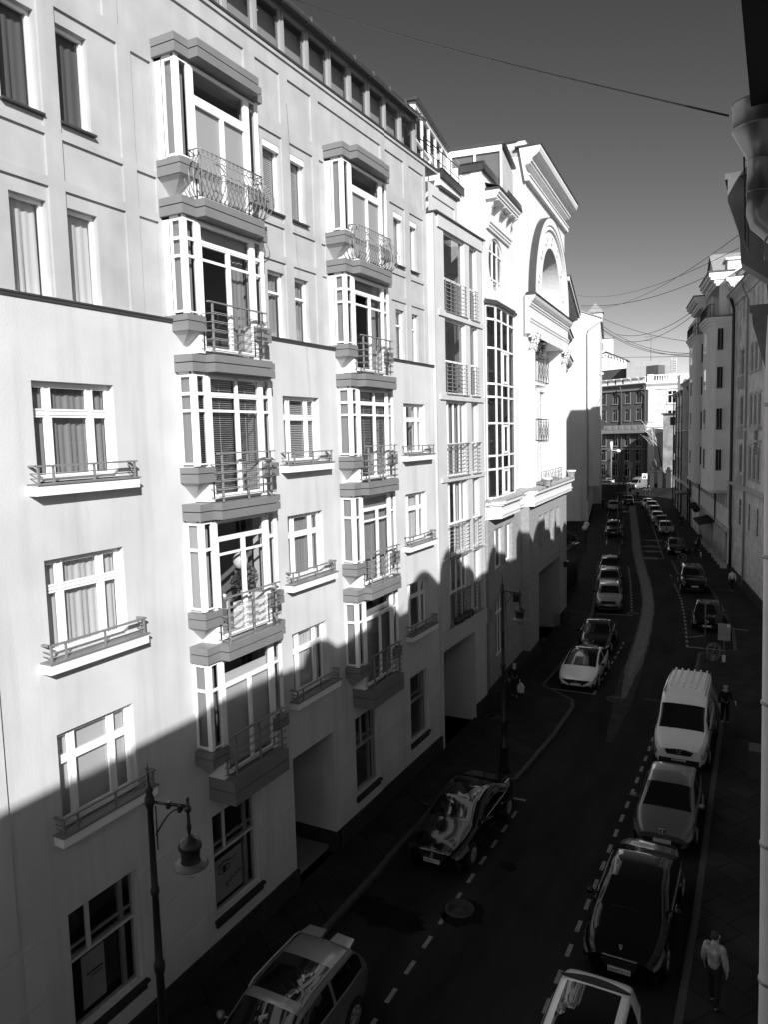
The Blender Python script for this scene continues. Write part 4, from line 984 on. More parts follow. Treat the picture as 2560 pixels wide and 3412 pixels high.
def dormer(u, w, h, n0=-.4, z0=15.2, kind='arch'):
    b = MB(H0)
    if kind == 'arch': P = [(u - w / 2, z0)] + [(u - w / 2 * cos(pi * i / 12), z0 + h - w / 2 + w / 2 * sin(pi * i / 12)) for i in range(13)] + [(u + w / 2, z0)]
    else: P = [(u - w / 2, z0), (u - w / 2, z0 + h * .7), (u, z0 + h), (u + w / 2, z0 + h * .7), (u + w / 2, z0)]
    b.prism(P, n0 - 2.2, n0, 'n'); b.build('dormer', 'plaster_old', ob)
for (u, w, h) in ((4.1, 1.5, 1.3), (8.0, 2.2, 1.3), (11.6, 2.6, 2.0), (14.3, 2.3, 2.5), (20.2, 3.0, 1.9), (24.6, 1.4, 2.2), (28.5, 5.2, 2.3), (32.7, 1.5, 2.0), (35.4, 2.0, 1.6), (38.6, 2.8, 1.2)): dormer(u, w, h)  # unseen guessed dormers, added to shape the arched shadow edge on the opposite facade
MB(H0).box(38, 43, -12, -.2, 15, 19.5).build('attic_wall', 'plaster_old', ob)
# rain hopper and pipe, close to the camera
hp = MB()
hx, hy = -.155, 5.75
hp.lathe([(.0, 0), (.072, 0), (.078, .004), (.078, .008), (.072, .01), (.072, .20), (.075, .205), (.075, .215), (.070, .22), (.165, .40), (.170, .405), (.170, .415), (.166, .42), (.170, .56), (.175, .565), (.175, .575), (.160, .575), (.150, .44), (0, .42)], (hx, hy, 14.55), 28)
hopper = hp.build('rain_hopper', 'zinc', None, 'round riveted zinc rain hopper under the eave at the right edge', 'rain hopper', 'rain hoppers on the right')
e = MB(); e.tube([(hx, hy, 14.56), (hx, hy, 14.42), (hx + .01, hy, 14.37), (hx + .18, hy + .02, 14.20), (hx + .185, hy + .02, 14.12), (hx + .16, hy + .04, 13.7)], .072, 20)
e.tube([(hx + .09, hy + .01, 14.293), (hx + .10, hy + .01, 14.283)], .077, 20); e.build('elbow', 'zinc', hopper)
px, py = .062, 5.8
dp = MB(); dp.tube([(-.005, py, 13.75), (-.012, py, 13.5), (.046, py, 8.8), (.05, py, .3)], .078, 24)
pipe = dp.build('downpipe', 'pipe_grey', None, 'long pale grey rain pipe running down the right edge of the view', 'downpipe')
for z in (13.15, 12.1, 11.05, 10.0, 8.95, 7.9, 6.8, 5.7):
    c = MB(); c.lathe([(.079, -.012), (.087, -.008), (.087, .008), (.079, .012)], (-.012 + (13.5 - z) * .0123, py, z), 24); c.build('clamp', 'zinc', pipe)
# the square hopper further on, and the third one
def box_hopper(x, y, z, s, label, out=.0):
    o = empty('rain_hopper', (x, y, z), label, 'rain hopper', 'rain hoppers on the right')
    b = MB(); w = .17 * s; d = .17 * s
    def sec(pts, m=0):
        n = len(pts); vs = []
        for (cx, ww, zz) in pts: vs += [(x + cx - ww, y - d, z + zz), (x + cx + ww, y - d, z + zz), (x + cx + ww, y + d, z + zz), (x + cx - ww, y + d, z + zz)]
        fs = [(i * 4 + k, i * 4 + (k + 1) % 4, i * 4 + 4 + (k + 1) % 4, i * 4 + 4 + k) for i in range(n - 1) for k in range(4)] + [(0, 1, 2, 3), tuple(range(4 * n - 4, 4 * n))]
        b.add(vs, fs, m)
    if out:
        sec([(.02 * s, w, 0), (.02 * s, w, -.06 * s)]); sec([(.03 * s, w * .9, -.06 * s), (.04 * s, w * .86, -.24 * s), (.14 * s, w * .08, -1.1 * s)])
    else:
        sec([(.02 * s, w, 0), (.02 * s, w, -.05 * s)]); sec([(.03 * s, w * .92, -.05 * s), (.03 * s, w * .9, -.24 * s), (.07 * s, w * .62, -.50 * s)]); sec([(.07 * s, w * .55, -.50 * s), (.08 * s, w * .52, -.78 * s), (.34 * s, w * .52, -.98 * s)])
    b.build('hopper_box', 'zinc_dark', o); return o
box_hopper(-.36, 8.6, 15.50, 1.12, 'dark square rain hopper hanging under the round zinc one')
box_hopper(-.27, 13.5, 14.9, 1.2, 'third rain hopper, tapering to a point beside the long grey pipe', 1)
b = MB(); b.tube([(-.24, 5.6, 14.75), (-.235, 5.9, 14.3), (-.24, 6.6, 14.35), (-.30, 8.0, 14.98)], .006, 5); b.build('cable', 'iron_black', None, 'short black cable dangling between the round and the square rain hopper', 'cable')
b = MB(H0); b.add([(3.0, .43, 15.25), (3.0, .43, 15.05), (9.5, .42, 15.05), (9.5, .42, 15.25), (3, .30, 15.05), (9.5, .30, 15.05)], [(0, 1, 2, 3), (1, 4, 5, 2)]); b.build('gutter', 'eave_dark', ob)
for (u, z) in ((7.9, 15.35), (10.2, 15.25)):
    b = MB(H0); b.add([(u, .42, z), (u + .5, .62, z + .1), (u + .9, .45, z + .45), (u + .4, .40, z + .3)], [(0, 1, 2), (0, 2, 3)]); b.build('roof_tin', 'zinc_dark', ob)
b = MB(); b.box(-.30, .0, 12.6, 12.95, 11.0 - 3.5, 11.45 - 3.5); b.build('wall_lantern', 'iron_black', None, 'black box fixed low on the wall just left of the long pipe', 'wall box')
# ---------------- rusticated building ----------------
ANG = 10.86
R = Fr(-.7 + 0, 57.8, ANG, -1)
rb = empty('rusticated_building', (-1, 62, 0), 'weathered building with quoins and tall narrow windows, nearest on the right side', 'building')
b = MB(R)
W3 = [(2.3, 3.05), (4.0, 4.75), (5.75, 6.5)]; W1 = (9.9, 11.0); S1 = 15.4
hl = []
for a, e in W3:
    for (c, d) in ((17.2, 19.2), (13.15, 15.4), (9.1, 11.5), (21.4, 23.2)): hl.append((a, e, c, d, -.28, True))
    hl.append((a, e, 5.0, 7.1, -.25, True)) if a != 4.0 else None
for (c, d) in ((21.5, 23.5), (17.25, 19.5), (13.2, 15.45), (9.3, 11.6), (4.95, 7.1)): hl.append((W1[0], W1[1], c, d, -.28, True))
z = .95
while z < 8.2:      # rusticated ground storeys
    hl.append((-12, S1, z - .05, z, -.04)); z += .62
b.relief(-12, S1, 0, 24.0, hl, 0, 0); b.quad((S1, 0, 0), (S1, -8, 0), (S1, -8, 24), (S1, 0, 24)); b.box(-12, S1, -9, -8.9, 0, 24)
q = 8.6; k = 0
while q < 23.5:
    for (a, s_) in ((12.6, 1), (8.3, -1)):
        w_ = .75 if k % 2 else .5
        b.box(a - (w_ if s_ > 0 else 0), a + (0 if s_ > 0 else w_), 0, .07, q, q + .40)
    q += .46; k += 1
b.build('wall', 'plaster_old', rb)
b = MB(R)
b.prism([(0, 23.4), (.15, 23.4), (.2, 23.7), (.45, 23.95), (.6, 24.05), (.6, 24.25), (0, 24.25)], -12, S1, 'u')
b.prism([(0, 7.95), (.2, 8.0), (.3, 8.15), (.45, 8.2), (.45, 8.28), (0, 8.4)], -12, S1, 'u')
for a, e in W3 + [W1]:
    for (c, d) in ((17.2, 19.2), (13.15, 15.45), (9.1, 11.55)):
        b.box(a - .16, a, .003, .02, c, d + .18); b.box(e, e + .16, .003, .07, c, d + .18); b.box(a, e, .003, .07, d, d + .18)
        b.box(a - .25, e + .25, .003, .22, c - .16, c - .02)
        if a == W1[0]: b.box(a - .1, a + .12, .003, .3, c - 1.1, c - .16); b.box(e - .12, e + .1, .003, .3, c - 1.1, c - .16)
b.box(1.8, 7.0, .003, .35, 12.75, 12.92); b.box(1.8, 5.2, .003, .3, 11.9, 12.05)
b.build('trim', 'plaster_mid', rb)
b = MB(R); b.box(-12, S1, .003, .22, 0, .85); b.build('plinth', 'plinth', rb)
MB(R).box(-12, S1 + .2, -8.9, .66, 24.25, 24.4).build('roof', 'roof_metal', rb)
for a, e in W3 + [W1]:
    for (c, d) in ((17.2, 19.2), (13.15, 15.4), (9.1, 11.5), (5.0, 7.05)):
        if a == 4.0 and c == 5.0: continue
        if a == W1[0]: c, d = {17.2: (17.25, 19.5), 13.15: (13.2, 15.45), 9.1: (9.3, 11.6), 5.0: (4.95, 7.1)}[c]
        window(rb, R, a, e, c, d, -.02, vs=[((a + e) / 2, .05)], hs=[(d - .65, .05)], gm='car_glass', fm='frame_grey')
b = MB(R); rnd = random.Random(2)
for k in range(26): b.sphere((3.6 + rnd.uniform(-.3, .3), .05, 11.8 + rnd.uniform(-.9, .9)), rnd.uniform(.08, .18), 0, 6)
b.build('carved_relief', 'dark_trim', rb)
r = MB(R); r.tube([(7.4, .62, 24.3), (7.5, .6, 23.8), (7.6, .18, 22.8), (7.6, .15, 3.0), (7.6, .15, .3)], .09, 7); r.build('downpipe', 'dark_trim', rb)
r = MB(R); r.tube([(14.1, .55, 24.2), (14.1, .25, 23.0), (14.1, .22, 4.6), (13.9, .2, 4.2), (13.9, .2, .2)], .13, 7); r.build('downpipe', 'iron_black', rb)
# ---------------- tower building with two rounded bays ----------------
T = Fr(R(S1 + .05, 0, 0).x, R(S1 + .05, 0, 0).y, ANG, -1)
tb = empty('bay_tower_building', (-6, 85, 0), 'grey building with two rounded bays, balconies and a pointed gable on the right side', 'building')
b = MB(T); L = 33.5
bays = [(1.6, 8.2), (14.2, 21.6)]
hl = []
for u in (.3, 9.6, 12.0, 23.2, 25.6, 28.0, 30.4):
    for z in (9.3, 12.9, 16.6, 20.3): hl.append((u, u + 1.1, z, z + 2.1, -.22, True))
for u in [.8 + 1.75 * k for k in range(18)]: hl.append((u, u + 1.1, 5.9, 7.2, -.2, True))
for u in (2.2, 4.3, 6.4, 11.5, 15.5, 19.5, 24, 28): hl.append((u, u + 1.35, 0, 3.5, -.9, True))
b.relief(0, L, 0, 23.0, hl, 0, 0); b.quad((L, 0, 0), (L, -9, 0), (L, -9, 23), (L, 0, 23)); b.quad((0, 0, 0), (0, -9, 0), (0, -9, 26), (0, 0, 26)); b.box(0, L, -9, -8.9, 0, 26)
b.box(0, L, -1.0, -.9, 0, 3.6)
b.build('wall', 'plaster_tower', tb)
def bayp(u0, u1, d): return [(u0, 0), (u0 + .02, .72 * d), (u0 + .30, .88 * d), (u0 + .75, .97 * d), (u0 + 1.3, d), (u1 - 1.3, d), (u1 - .75, .97 * d), (u1 - .30, .88 * d), (u1 - .02, .72 * d), (u1, 0)]
def grow(P, k, u0, u1): c = (u0 + u1) / 2; return [(u + (k if u > c else -k), n + (k if n > .01 else 0)) for u, n in P]
for bi, (u0, u1) in enumerate(bays):
    D = 1.75
    P = bayp(u0, u1, D)
    b = MB(T); b.prism(P, 7.45, 22.2, 'z'); b.prism(grow(P, .06, u0, u1), 7.3, 7.5)
    for (k, z0, z1) in ((.10, 22.2, 22.45), (.22, 22.45, 22.7), (.34, 22.7, 22.85)): b.prism(grow(P, k, u0, u1), z0, z1)
    bay_ = b.build('round_bay', 'plaster_tower_light', tb)
    MB(T).prism(grow(P, .36, u0, u1), 22.85, 22.92).build('bay_cap', 'iron_black', bay_)
    MB(T).prism(grow(P, -.3, u0, u1), 7.05, 7.3).build('bay_soffit', 'plaster_tower', bay_)
    # windows cut on the face that looks up the street
    for z in (9.2, 12.9, 16.6, 20.0):
        for (pa, pb, f0, f1) in ((P[0], P[1], .15, .6),):
            b = MB(T); a_, e_ = .66, 1.12
            u = u0 - .012
            b.box(u - .02, u + .01, a_, e_, z, z + 1.85, 1); b.box(u - .03, u - .018, a_ + .18, a_ + .22, z, z + 1.85, 0); b.box(u - .05, u + .0, a_ - .03, a_, z - .04, z + 1.9, 2)
            b.box(u - .05, u, a_ - .05, e_ + .05, z - .07, z, 0)
            b.build('window', ('frame_grey', 'car_glass', 'plaster_tower'), tb)
        # front windows
        for uc in ((u0 + u1) / 2,):
            b = MB(T); b.box(uc - .7, uc + .7, D - .005, D + .012, z, z + 1.85, 1); b.box(uc - .03, uc + .03, D, D + .03, z, z + 1.85, 0); b.build('window', ('frame_grey', 'car_glass'), tb)
    # balcony rail and posts
    r = MB(T); Q = grow(P, .22, u0, u1)[1:-1]
    r.tube([(u, n, 24.0) for u, n in Q], .035, 5); r.tube([(u, n, 23.1) for u, n in Q], .03, 5)
    for i in range(len(Q) - 1):
        (a, n1), (e, n2) = Q[i], Q[i + 1]
        ll = sqrt((e - a) ** 2 + (n2 - n1) ** 2); kk = max(1, int(ll / .55))
        for j in range(kk + 1):
            u, n = a + (e - a) * j / kk, n1 + (n2 - n1) * j / kk; r.tube([(u, n, 22.9), (u, n, 24.0)], .028, 4)
            if j < kk: u2_, n2_ = a + (e - a) * (j + 1) / kk, n1 + (n2 - n1) * (j + 1) / kk; r.tube([(u, n, 23.1), (u2_, n2_, 24.0)], .015, 4); r.tube([(u2_, n2_, 23.1), (u, n, 24.0)], .015, 4)
    r.build('balcony_railing', 'iron_black', tb)
    b = MB(T); b.box(u0 + .3, u0 + .9, 0, .95, 22.9, 25.6); b.box(u1 - .9, u1 - .3, 0, .95, 22.9, 25.6); b.box(u0 + .3, u1 - .3, -.1, .2, 22.9, 25.6); b.build('loggia', 'plaster_tower', tb)
    MB(T).box(u0 + 1.2, u1 - 1.2, .2, .23, 22.9, 25.3).build('loggia_window', 'car_glass', tb)
    b = MB(T)
    for (k, z0, z1) in ((1.0, 25.6, 25.8), (1.15, 25.8, 26.1), (1.45, 26.1, 26.35), (1.6, 26.35, 26.75)): b.box(u0 - .1 - (k - 1) * .4, u1 + .1 + (k - 1) * .4, -.2, k + .35, z0, z1)
    b.build('cornice', 'plaster_tower_light', tb)
    MB(T).box(u0 - .45, u1 + .45, -.2, 2.05, 26.75, 26.85).build('cornice_cap', 'roof_metal', tb)
b = MB(T); b.box(0, L, -.9, .1, 23.0, 25.6); b.prism([(0, 25.2), (.3, 25.2), (.5, 25.6), (.7, 25.7), (.7, 25.95), (0, 25.95)], 0, L, 'u')
b.build('upper_wall', 'plaster_tower', tb)
b = MB(T)       # the pointed gable over the near bay and a lit chimney block
b.prism([(8.2, 26.4), (14.3, 30.7), (20.4, 26.4)], -.5, .3, 'n'); b.build('gable', 'plaster_tower_light', tb)
b = MB(T); b.add([(7.9, .5, 26.4), (14.3, .5, 30.95), (20.7, .5, 26.4), (7.9, -4, 26.4), (14.3, -4, 30.95), (20.7, -4, 26.4), (7.9, .5, 26.1), (14.3, .5, 30.65), (20.7, .5, 26.1)], [(0, 1, 4, 3), (1, 2, 5, 4), (0, 1, 7, 6), (1, 2, 8, 7)]); b.build('gable_roof', 'roof_light', tb)
b = MB(T); b.box(2.4, 4.2, -1.2, .3, 26.85, 27.9); b.box(2.2, 4.4, -1.4, .5, 27.9, 28.1); b.build('roof_pedestal', 'plaster_tower_light', tb)
b = MB(T); b.add([(0, .75, 25.97), (L, .75, 25.97), (L, -5, 29.3), (0, -5, 29.3), (0, -9, 26), (L, -9, 26)], [(0, 1, 2, 3), (3, 2, 5, 4)]); b.build('roof', 'roof_light', tb)
for u in (.3, 9.6, 12.0, 23.2, 25.6, 28.0, 30.4):
    for z in (9.3, 12.9, 16.6, 20.3): window(tb, T, u, u + 1.1, z, z + 2.1, -.02, vs=[(u + .55, .06)], hs=[(z + 1.5, .05)], gm='car_glass', fm='frame_grey')
for u in [.8 + 1.75 * k for k in range(18)]: window(tb, T, u, u + 1.1, 5.9, 7.2, -.02, vs=[(u + .55, .06)], gm='glass_dark')
b = MB(T)
for u in [.55 + 1.75 * k for k in range(19)]: b.box(u - .14, u + .14, .003, .14, 5.7, 7.6)
b.box(0, L, .003, .2, 3.6, 3.9); b.box(0, L, .003, .16, 7.55, 7.75)
for u in (1.9, 3.9, 6.0, 8.0, 11.1, 13.2, 15.1, 17.2, 19.1, 21.2): b.tube([(u, .22, .6), (u, .22, 3.6)], .2, 10); b.box(u - .3, u + .3, .003, .52, 0, .6)
b.build('ground_trim', 'plaster_mid', tb)
r = MB(T); r.tube([(8.9, .25, 22.3), (8.9, .2, 3.9)], .08, 6); r.tube([(12.0 + 11, .25, 22.3), (23.0, .2, 3.9)], .08, 6); r.build('downpipe', 'iron_black', tb)
aw = MB(T); aw.prism([(.02, 3.75), (1.7, 3.35), (1.7, 3.25), (.02, 3.62)], 8.6, 14.2, 'u')
for k in range(15): aw.tube([(8.7 + k * .39, .03, 3.78), (8.7 + k * .39, 1.7, 3.38)], .03, 4)
aw.build('awning', 'roof_metal', tb)
# ---------------- the row beyond ----------------
Q = Fr(T(L, 0, 0).x, T(L, 0, 0).y, ANG, -1)
def plain_facade(fr, L, H, us, zs, wm, tm, root, wu=1.1, wh=2.0, extra=(), fmw='frame_grey', trim=True, gm='glass_dark', n0=0.0, dpt=9):
    b = MB(fr); hl = [(u, u + wu, z, z + wh, -.2, True) for u in us for z in zs] + list(extra)
    b.relief(0, L, 0, H, hl, 0, n0); b.quad((0, n0, 0), (0, -dpt, 0), (0, -dpt, H), (0, n0, H)); b.quad((L, n0, 0), (L, -dpt, 0), (L, -dpt, H), (L, n0, H)); b.box(0, L, -dpt, -dpt + .1, 0, H); b.box(0, L, -.9 + n0, -.8 + n0, 0, H)
    b.build('wall', wm, root)
    for u in us:
        for z in zs:
            b = MB(fr); n = n0 - .015
            b.box(u, u + .08, n - .05, n, z, z + wh, 0); b.box(u + wu - .08, u + wu, n - .05, n, z, z + wh, 0); b.box(u + wu / 2 - .04, u + wu / 2 + .04, n - .05, n + .01, z, z + wh, 0)
            b.box(u + .08, u + wu - .08, n - .05, n, z, z + .08, 0); b.box(u + .08, u + wu - .08, n - .05, n, z + wh - .08, z + wh, 0); b.box(u + .08, u + wu - .08, n - .05, n + .005, z + wh * .68, z + wh * .68 + .06, 0)
            b.quad((u, n - .04, z), (u + wu, n - .04, z), (u + wu, n - .04, z + wh), (u, n - .04, z + wh), 1)
            b.build('window', (fmw, 'car_glass'), root)
    if trim:
        b = MB(fr)
        for u in us:
            for z in zs: b.box(u - .12, u + wu + .12, n0 + .003, n0 + .16, z - .16, z - .03); b.box(u - .14, u + wu + .14, n0 + .003, n0 + .12, z + wh + .03, z + wh + .2)
        b.prism([(n0, H - .5), (n0 + .2, H - .5), (n0 + .35, H - .2), (n0 + .5, H - .1), (n0 + .5, H), (n0, H)], 0, L, 'u')
        b.build('trim', tm, root)
r1 = empty('row_building', (-14, 118, 0), 'narrow old terraced building with pilasters and downpipes, just past the two rounded bays', 'building', 'terraced buildings at the far right')
plain_facade(Q, 13.0, 19.4, [.8, 3.2, 5.8, 8.2, 10.8], [1.2, 6.4, 10.4, 14.5], 'plaster_row', 'dark_trim', r1, 1.0, 2.1)
b = MB(Q)
for u in (.15, 2.4, 5.0, 7.4, 10.0, 12.3): b.box(u, u + .4, .003, .22, 5.4, 18.8)
b.box(0, 13, .003, .4, 5.1, 5.4); b.box(0, 13, .003, .3, 12.7, 12.85); b.build('pilasters', 'plaster_old', r1)
Q2 = Fr(Q(13.05, 0, 0).x, Q(13.05, 0, 0).y, ANG, -1)
r2b = empty('row_building', (-17, 132, 0), 'last terraced building of the right row, pale with a small balustrade on its roof', 'building', 'terraced buildings at the far right')
plain_facade(Q2, 15.5, 18.6, [.8, 3.4, 6.0, 8.6, 11.2, 13.4], [1.2, 6.2, 10.2, 14.2], 'plaster_old', 'dark_trim', r2b, 1.0, 2.1)
b = MB(Q2); b.box(0, 15.5, .003, .4, 5.0, 5.3); b.build('string_course', 'plaster_tower_light', r2b)
MB(Q2).box(2, 8, -5, -.5, 18.6, 20.6).build('attic', 'plaster_tower_light', r2b); MB(Q2).box(9, 14.5, -4, -.2, 18.6, 21.6).build('attic', 'plaster_tower_light', r2b)
for fr_, rt, us in ((Q, r1, (.05, 2.9, 12.8)), (Q2, r2b, (.3, 5.2, 10.3, 15.3))):
    for u in us: r = MB(fr_); r.tube([(u, .5, 18.6), (u, .25, 17.8), (u, .25, .3)], .09, 6); r.build('downpipe', 'iron_black', rt)
b = MB(Q); b.box(0, 13, -.3, .6, 19.4, 19.55); b.box(5, 9, -4, -1, 19.5, 21.4); b.build('roof', 'roof_light', r1)
MB(Q2).box(0, 15.5, -9, .6, 18.6, 18.7).build('roof', 'roof_light', r2b)
# ---------------- end of the street ----------------
C_ = (-27.0, 189.6)
DF = Fr(C_[0] - 1.0, C_[1] - .2, 62.0)        # dark facade running away to the left; n towards the camera street
DF.N = Vector((-DF.U.y, DF.U.x, 0)) * 1.0
if DF.N.y > 0: DF.N = -DF.N
cb = empty('corner_building', (-30, 195, 0), 'big corner building ending the street, one side dark, its white end sunlit', 'building')
def far_block(fr, L, H, us, zs, root, wm, trim, name='wall', wu=1.5, wh=2.6, corn=1.0):
    b = MB(fr); b.relief(0, L, 0, H, [(u, u + wu, z, z + wh, -.3, False, 2) for u in us for z in zs], 0, 0)
    for u in us:
        for z in zs: b.box(u + wu / 2 - .08, u + wu / 2 + .08, -.28, -.2, z, z + wh, 1); b.box(u, u + wu, -.28, -.2, z + wh * .7, z + wh * .7 + .14, 1); b.box(u - .15, u + wu + .15, .01, .2, z - .3, z - .08, 1); b.box(u - .15, u + .0, .01, .08, z, z + wh, 1)
    if corn: b.prism([(0, H - 1.6), (.25, H - 1.6), (.3, H - .8), (.8, H - .4), (corn, H - .15), (corn, H), (0, H)], 0, L, 'u', 1)
    return b.build(name, (wm, trim, 'car_glass'), root)
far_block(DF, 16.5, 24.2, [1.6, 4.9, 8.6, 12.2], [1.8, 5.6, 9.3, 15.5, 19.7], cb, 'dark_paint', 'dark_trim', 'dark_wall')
b = MB(DF); b.box(-.3, 16.5, .01, 1.0, 12.3, 13.0, 0); b.box(-.3, 16.5, .9, 1.0, 13.0, 14.3, 0); b.box(-.3, 16.5, .01, .3, 8.3, 8.5, 0)
for k in range(9): b.box(.6 + 1.9 * k, 1.7 + 1.9 * k, 1.0, 1.06, 13.2, 14.1, 0)
b.build('long_balcony', 'dark_trim', cb)
for u in (.3, 7.2, 16.3): r = MB(DF); r.tube([(u, 1.0, 23.7), (u, .5, 22.3), (u, .35, 21.5), (u, .35, .5)], .13, 6); r.build('downpipe', 'iron', cb)
b = MB(DF)
for k in range(7): b.box(.2 + 2.3 * k, 1.9 + 2.3 * k, .2, .45, 24.3, 25.5, 0); b.box(.1 + 2.3 * k, 2.0 + 2.3 * k, .1, .9, 25.5, 25.7, 0)
b.box(0, 16.5, -.2, .9, 24.15, 24.3, 0)
b.build('roof_balustrade', 'trim_white', cb)
DE = Fr(C_[0] - .9, C_[1] - .2, -82.0, -1)      # sunlit end facing the camera
DE.N = Vector((-DE.U.y, DE.U.x, 0));
if DE.N.y > 0: DE.N = -DE.N
b = MB(DE); b.relief(0, 9.5, 0, 24.2, [(4.6, 6.4, 19.3, 22.0, -.3, False, 2), (4.6, 6.4, 14.6, 17.4, -.3, False, 2), (4.6, 6.4, 9.5, 12, -.3, False, 2)], 0, 0)
b.box(.2, 1.6, 0, .25, 14.8, 22.6, 1); b.box(.2, 1.6, 0, .3, 2.2, 12.2, 1); b.box(-.2, 9.5, 0, .5, 12.3, 14.2, 1); b.box(-.2, 9.5, 0, .8, 13.6, 13.9, 1)
b.prism([(0, 22.6), (.25, 22.6), (.3, 23.2), (.8, 23.6), (1.1, 23.9), (1.1, 24.2), (0, 24.2)], -.4, 9.5, 'u', 1)
for (z0, z1) in ((19.3, 22.0), (14.6, 17.4)): b.box(4.4, 4.6, 0, .15, z0, z1 + .3, 1); b.box(6.4, 6.6, 0, .15, z0, z1 + .3, 1); b.box(4.3, 6.7, 0, .25, z0 - .4, z0 - .1, 1); b.box(5.4, 5.55, -.28, -.1, z0, z1, 1); b.box(4.6, 6.4, -.28, -.1, z1 - .9, z1 - .75, 1)
b.build('sunlit_wall', ('plaster_mid', 'trim_white', 'car_glass'), cb)
b = MB(DE); b.box(-.1, 1.4, .1, .6, 24.2, 26.1); b.box(4.8, 6.2, .1, .6, 24.2, 26.1); b.box(-.1, 9.5, .1, .6, 25.7, 25.95); b.box(-.1, 9.5, .1, .6, 24.2, 24.6)
for k in range(14): b.lathe([(.1, 0), (.17, .35), (.08, .8), (.12, 1.1)], (1.9 + k * .55, .35, 24.6), 6)
b.build('balustrade', 'trim_white', cb)
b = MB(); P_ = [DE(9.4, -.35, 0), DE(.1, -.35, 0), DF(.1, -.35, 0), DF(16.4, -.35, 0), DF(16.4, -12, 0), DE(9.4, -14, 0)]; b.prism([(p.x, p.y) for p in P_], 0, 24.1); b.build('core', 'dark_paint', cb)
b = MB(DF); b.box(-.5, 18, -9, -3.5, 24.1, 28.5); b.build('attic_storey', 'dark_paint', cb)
b = MB(DE); b.box(-5, 7, -12, -4.6, 24.1, 29.6); b.build('penthouse', 'board', cb)
b = MB(DE);
for x in (5.4, 6.4): b.tube([(x, -4.4, 24.2), (x, -4.4, 30.2)], .06, 4)
for k in range(14): b.tube([(5.4, -4.4, 24.5 + k * .4), (6.4, -4.4, 24.5 + k * .4)], .05, 4)
b.build('roof_ladder', 'trim_white', cb)
# longer dark wing further left
DG = Fr(DF(16.7, 0, 0).x, DF(16.7, 0, 0).y, 62.0); DG.N = DF.N
wg = empty('long_dark_building', (-50, 205, 0), 'long dark four storey building in shade left of the corner building', 'building')
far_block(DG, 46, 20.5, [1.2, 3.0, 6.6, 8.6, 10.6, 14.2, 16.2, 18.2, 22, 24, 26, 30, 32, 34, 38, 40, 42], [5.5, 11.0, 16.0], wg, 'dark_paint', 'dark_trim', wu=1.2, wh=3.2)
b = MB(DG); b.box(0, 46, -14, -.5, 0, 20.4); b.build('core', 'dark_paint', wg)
for u in (.6, 12.6, 28.4): r = MB(DG); r.tube([(u, 1.0, 20.3), (u, .5, 18.6), (u, .3, 18), (u, .3, .5)], .13, 6); r.build('downpipe', 'iron', wg)
b = MB(DG)
for k in range(26): b.box(.2 + 1.7 * k, 1.1 + 1.7 * k, -.1, .3, 20.7, 21.8)
b.box(0, 46, -.1, .4, 21.8, 22.0); b.add([(0, .3, 20.6), (46, .3, 20.6), (46, -6, 25), (0, -6, 25)], [(0, 1, 2, 3)]); b.build('roof_balustrade', 'trim_white', wg)
for (u, z) in ((3.8, 15.0), (8.0, 15.0), (9.8, 15.0), (4.4, 9.6), (6.4, 9.6), (8.2, 9.6), (12, 9.6)):
    b = MB(DG); b.box(u, u + 1.0, .1, .6, z, z + .8); b.build('air_conditioner', 'sign_grey', wg)
# white house behind
wh = empty('white_gabled_house', (-60, 270, 0), 'white house with a low gable and square turret far behind, at the left', 'building')
WH = Fr(-45.5, 262, 90.0); WH.N = Vector((.05, -1, 0)).normalized()
b = MB(WH); b.relief(0, 26, 0, 36.5, [(3.2, 5.2, 26.5, 30.0, -.3, False, 1), (7.6, 9.6, 26.5, 30.0, -.3, False, 1)], 0, 0); b.prism([(0, 36.5), (6.5, 39.3), (13, 36.5)], -1, 0, 'n'); b.box(5, 14, -6, -4, 36, 44.5)
b.quad((0, 0, 0), (0, -10, 0), (0, -10, 36.5), (0, 0, 36.5))
for k in range(13): b.box(.3 + k * 1.0, .7 + k * 1.0, 0, .5, 35.6 + (2.8 * (1 - abs(k - 6) / 6.5)), 36.2 + (2.8 * (1 - abs(k - 6) / 6.5)))
b.box(8, 9.5, -4, -3.95, 40.5, 43, 1); b.box(11.5, 12.3, -4, -3.95, 41, 42.6, 1)
b.build('wall', ('trim_white', 'frame_grey'), wh)
b = MB(WH); b.add([(-.6, .8, 36.3), (6.5, .8, 39.7), (6.5, -10, 39.7), (-.6, -10, 36.3), (13.6, .8, 36.3), (13.6, -10, 36.3)], [(0, 1, 2, 3), (1, 4, 5, 2)]); b.add([(4.6, -3.6, 44.5), (14.4, -3.6, 44.5), (14.4, -6.5, 44.5), (4.6, -6.5, 44.5), (9.5, -5, 46)], [(0, 1, 4), (1, 2, 4), (2, 3, 4), (3, 0, 4)]); b.build('roof', 'board', wh)
# brick house
BH = Fr(-15.5, 178, 88.0); BH.N = Vector((0, -1, 0)) + Vector((-.1, 0, 0)); BH.N.normalize()
bh = empty('brick_house', (-18, 180, 0), 'narrow brick building in shade, right of the sunlit white end wall', 'building')
b = MB(BH); b.relief(0, 7.4, 0, 16.3, [(4.6, 6.0, 13.9, 15.7, -.3, False, 1), (4.4, 5.2, 7.6, 11.8, -.3, False, 1), (4.6, 5.4, .5 + 2.0, 6.2, -.3, False, 1), (1.8, 2.6, 13.9, 15.7, -.3, False, 1)], 0, 0); b.quad((7.4, 0, 0), (7.4, -6, 0), (7.4, -6, 16.3), (7.4, 0, 16.3)); b.quad((0, 0, 0), (0, -6, 0), (0, -6, 16.3), (0, 0, 16.3))
b.build('wall', ('brick', 'car_glass'), bh); MB(BH).box(-.3, 7.7, -6, .4, 16.3, 16.6).build('roof', 'roof_metal', bh)
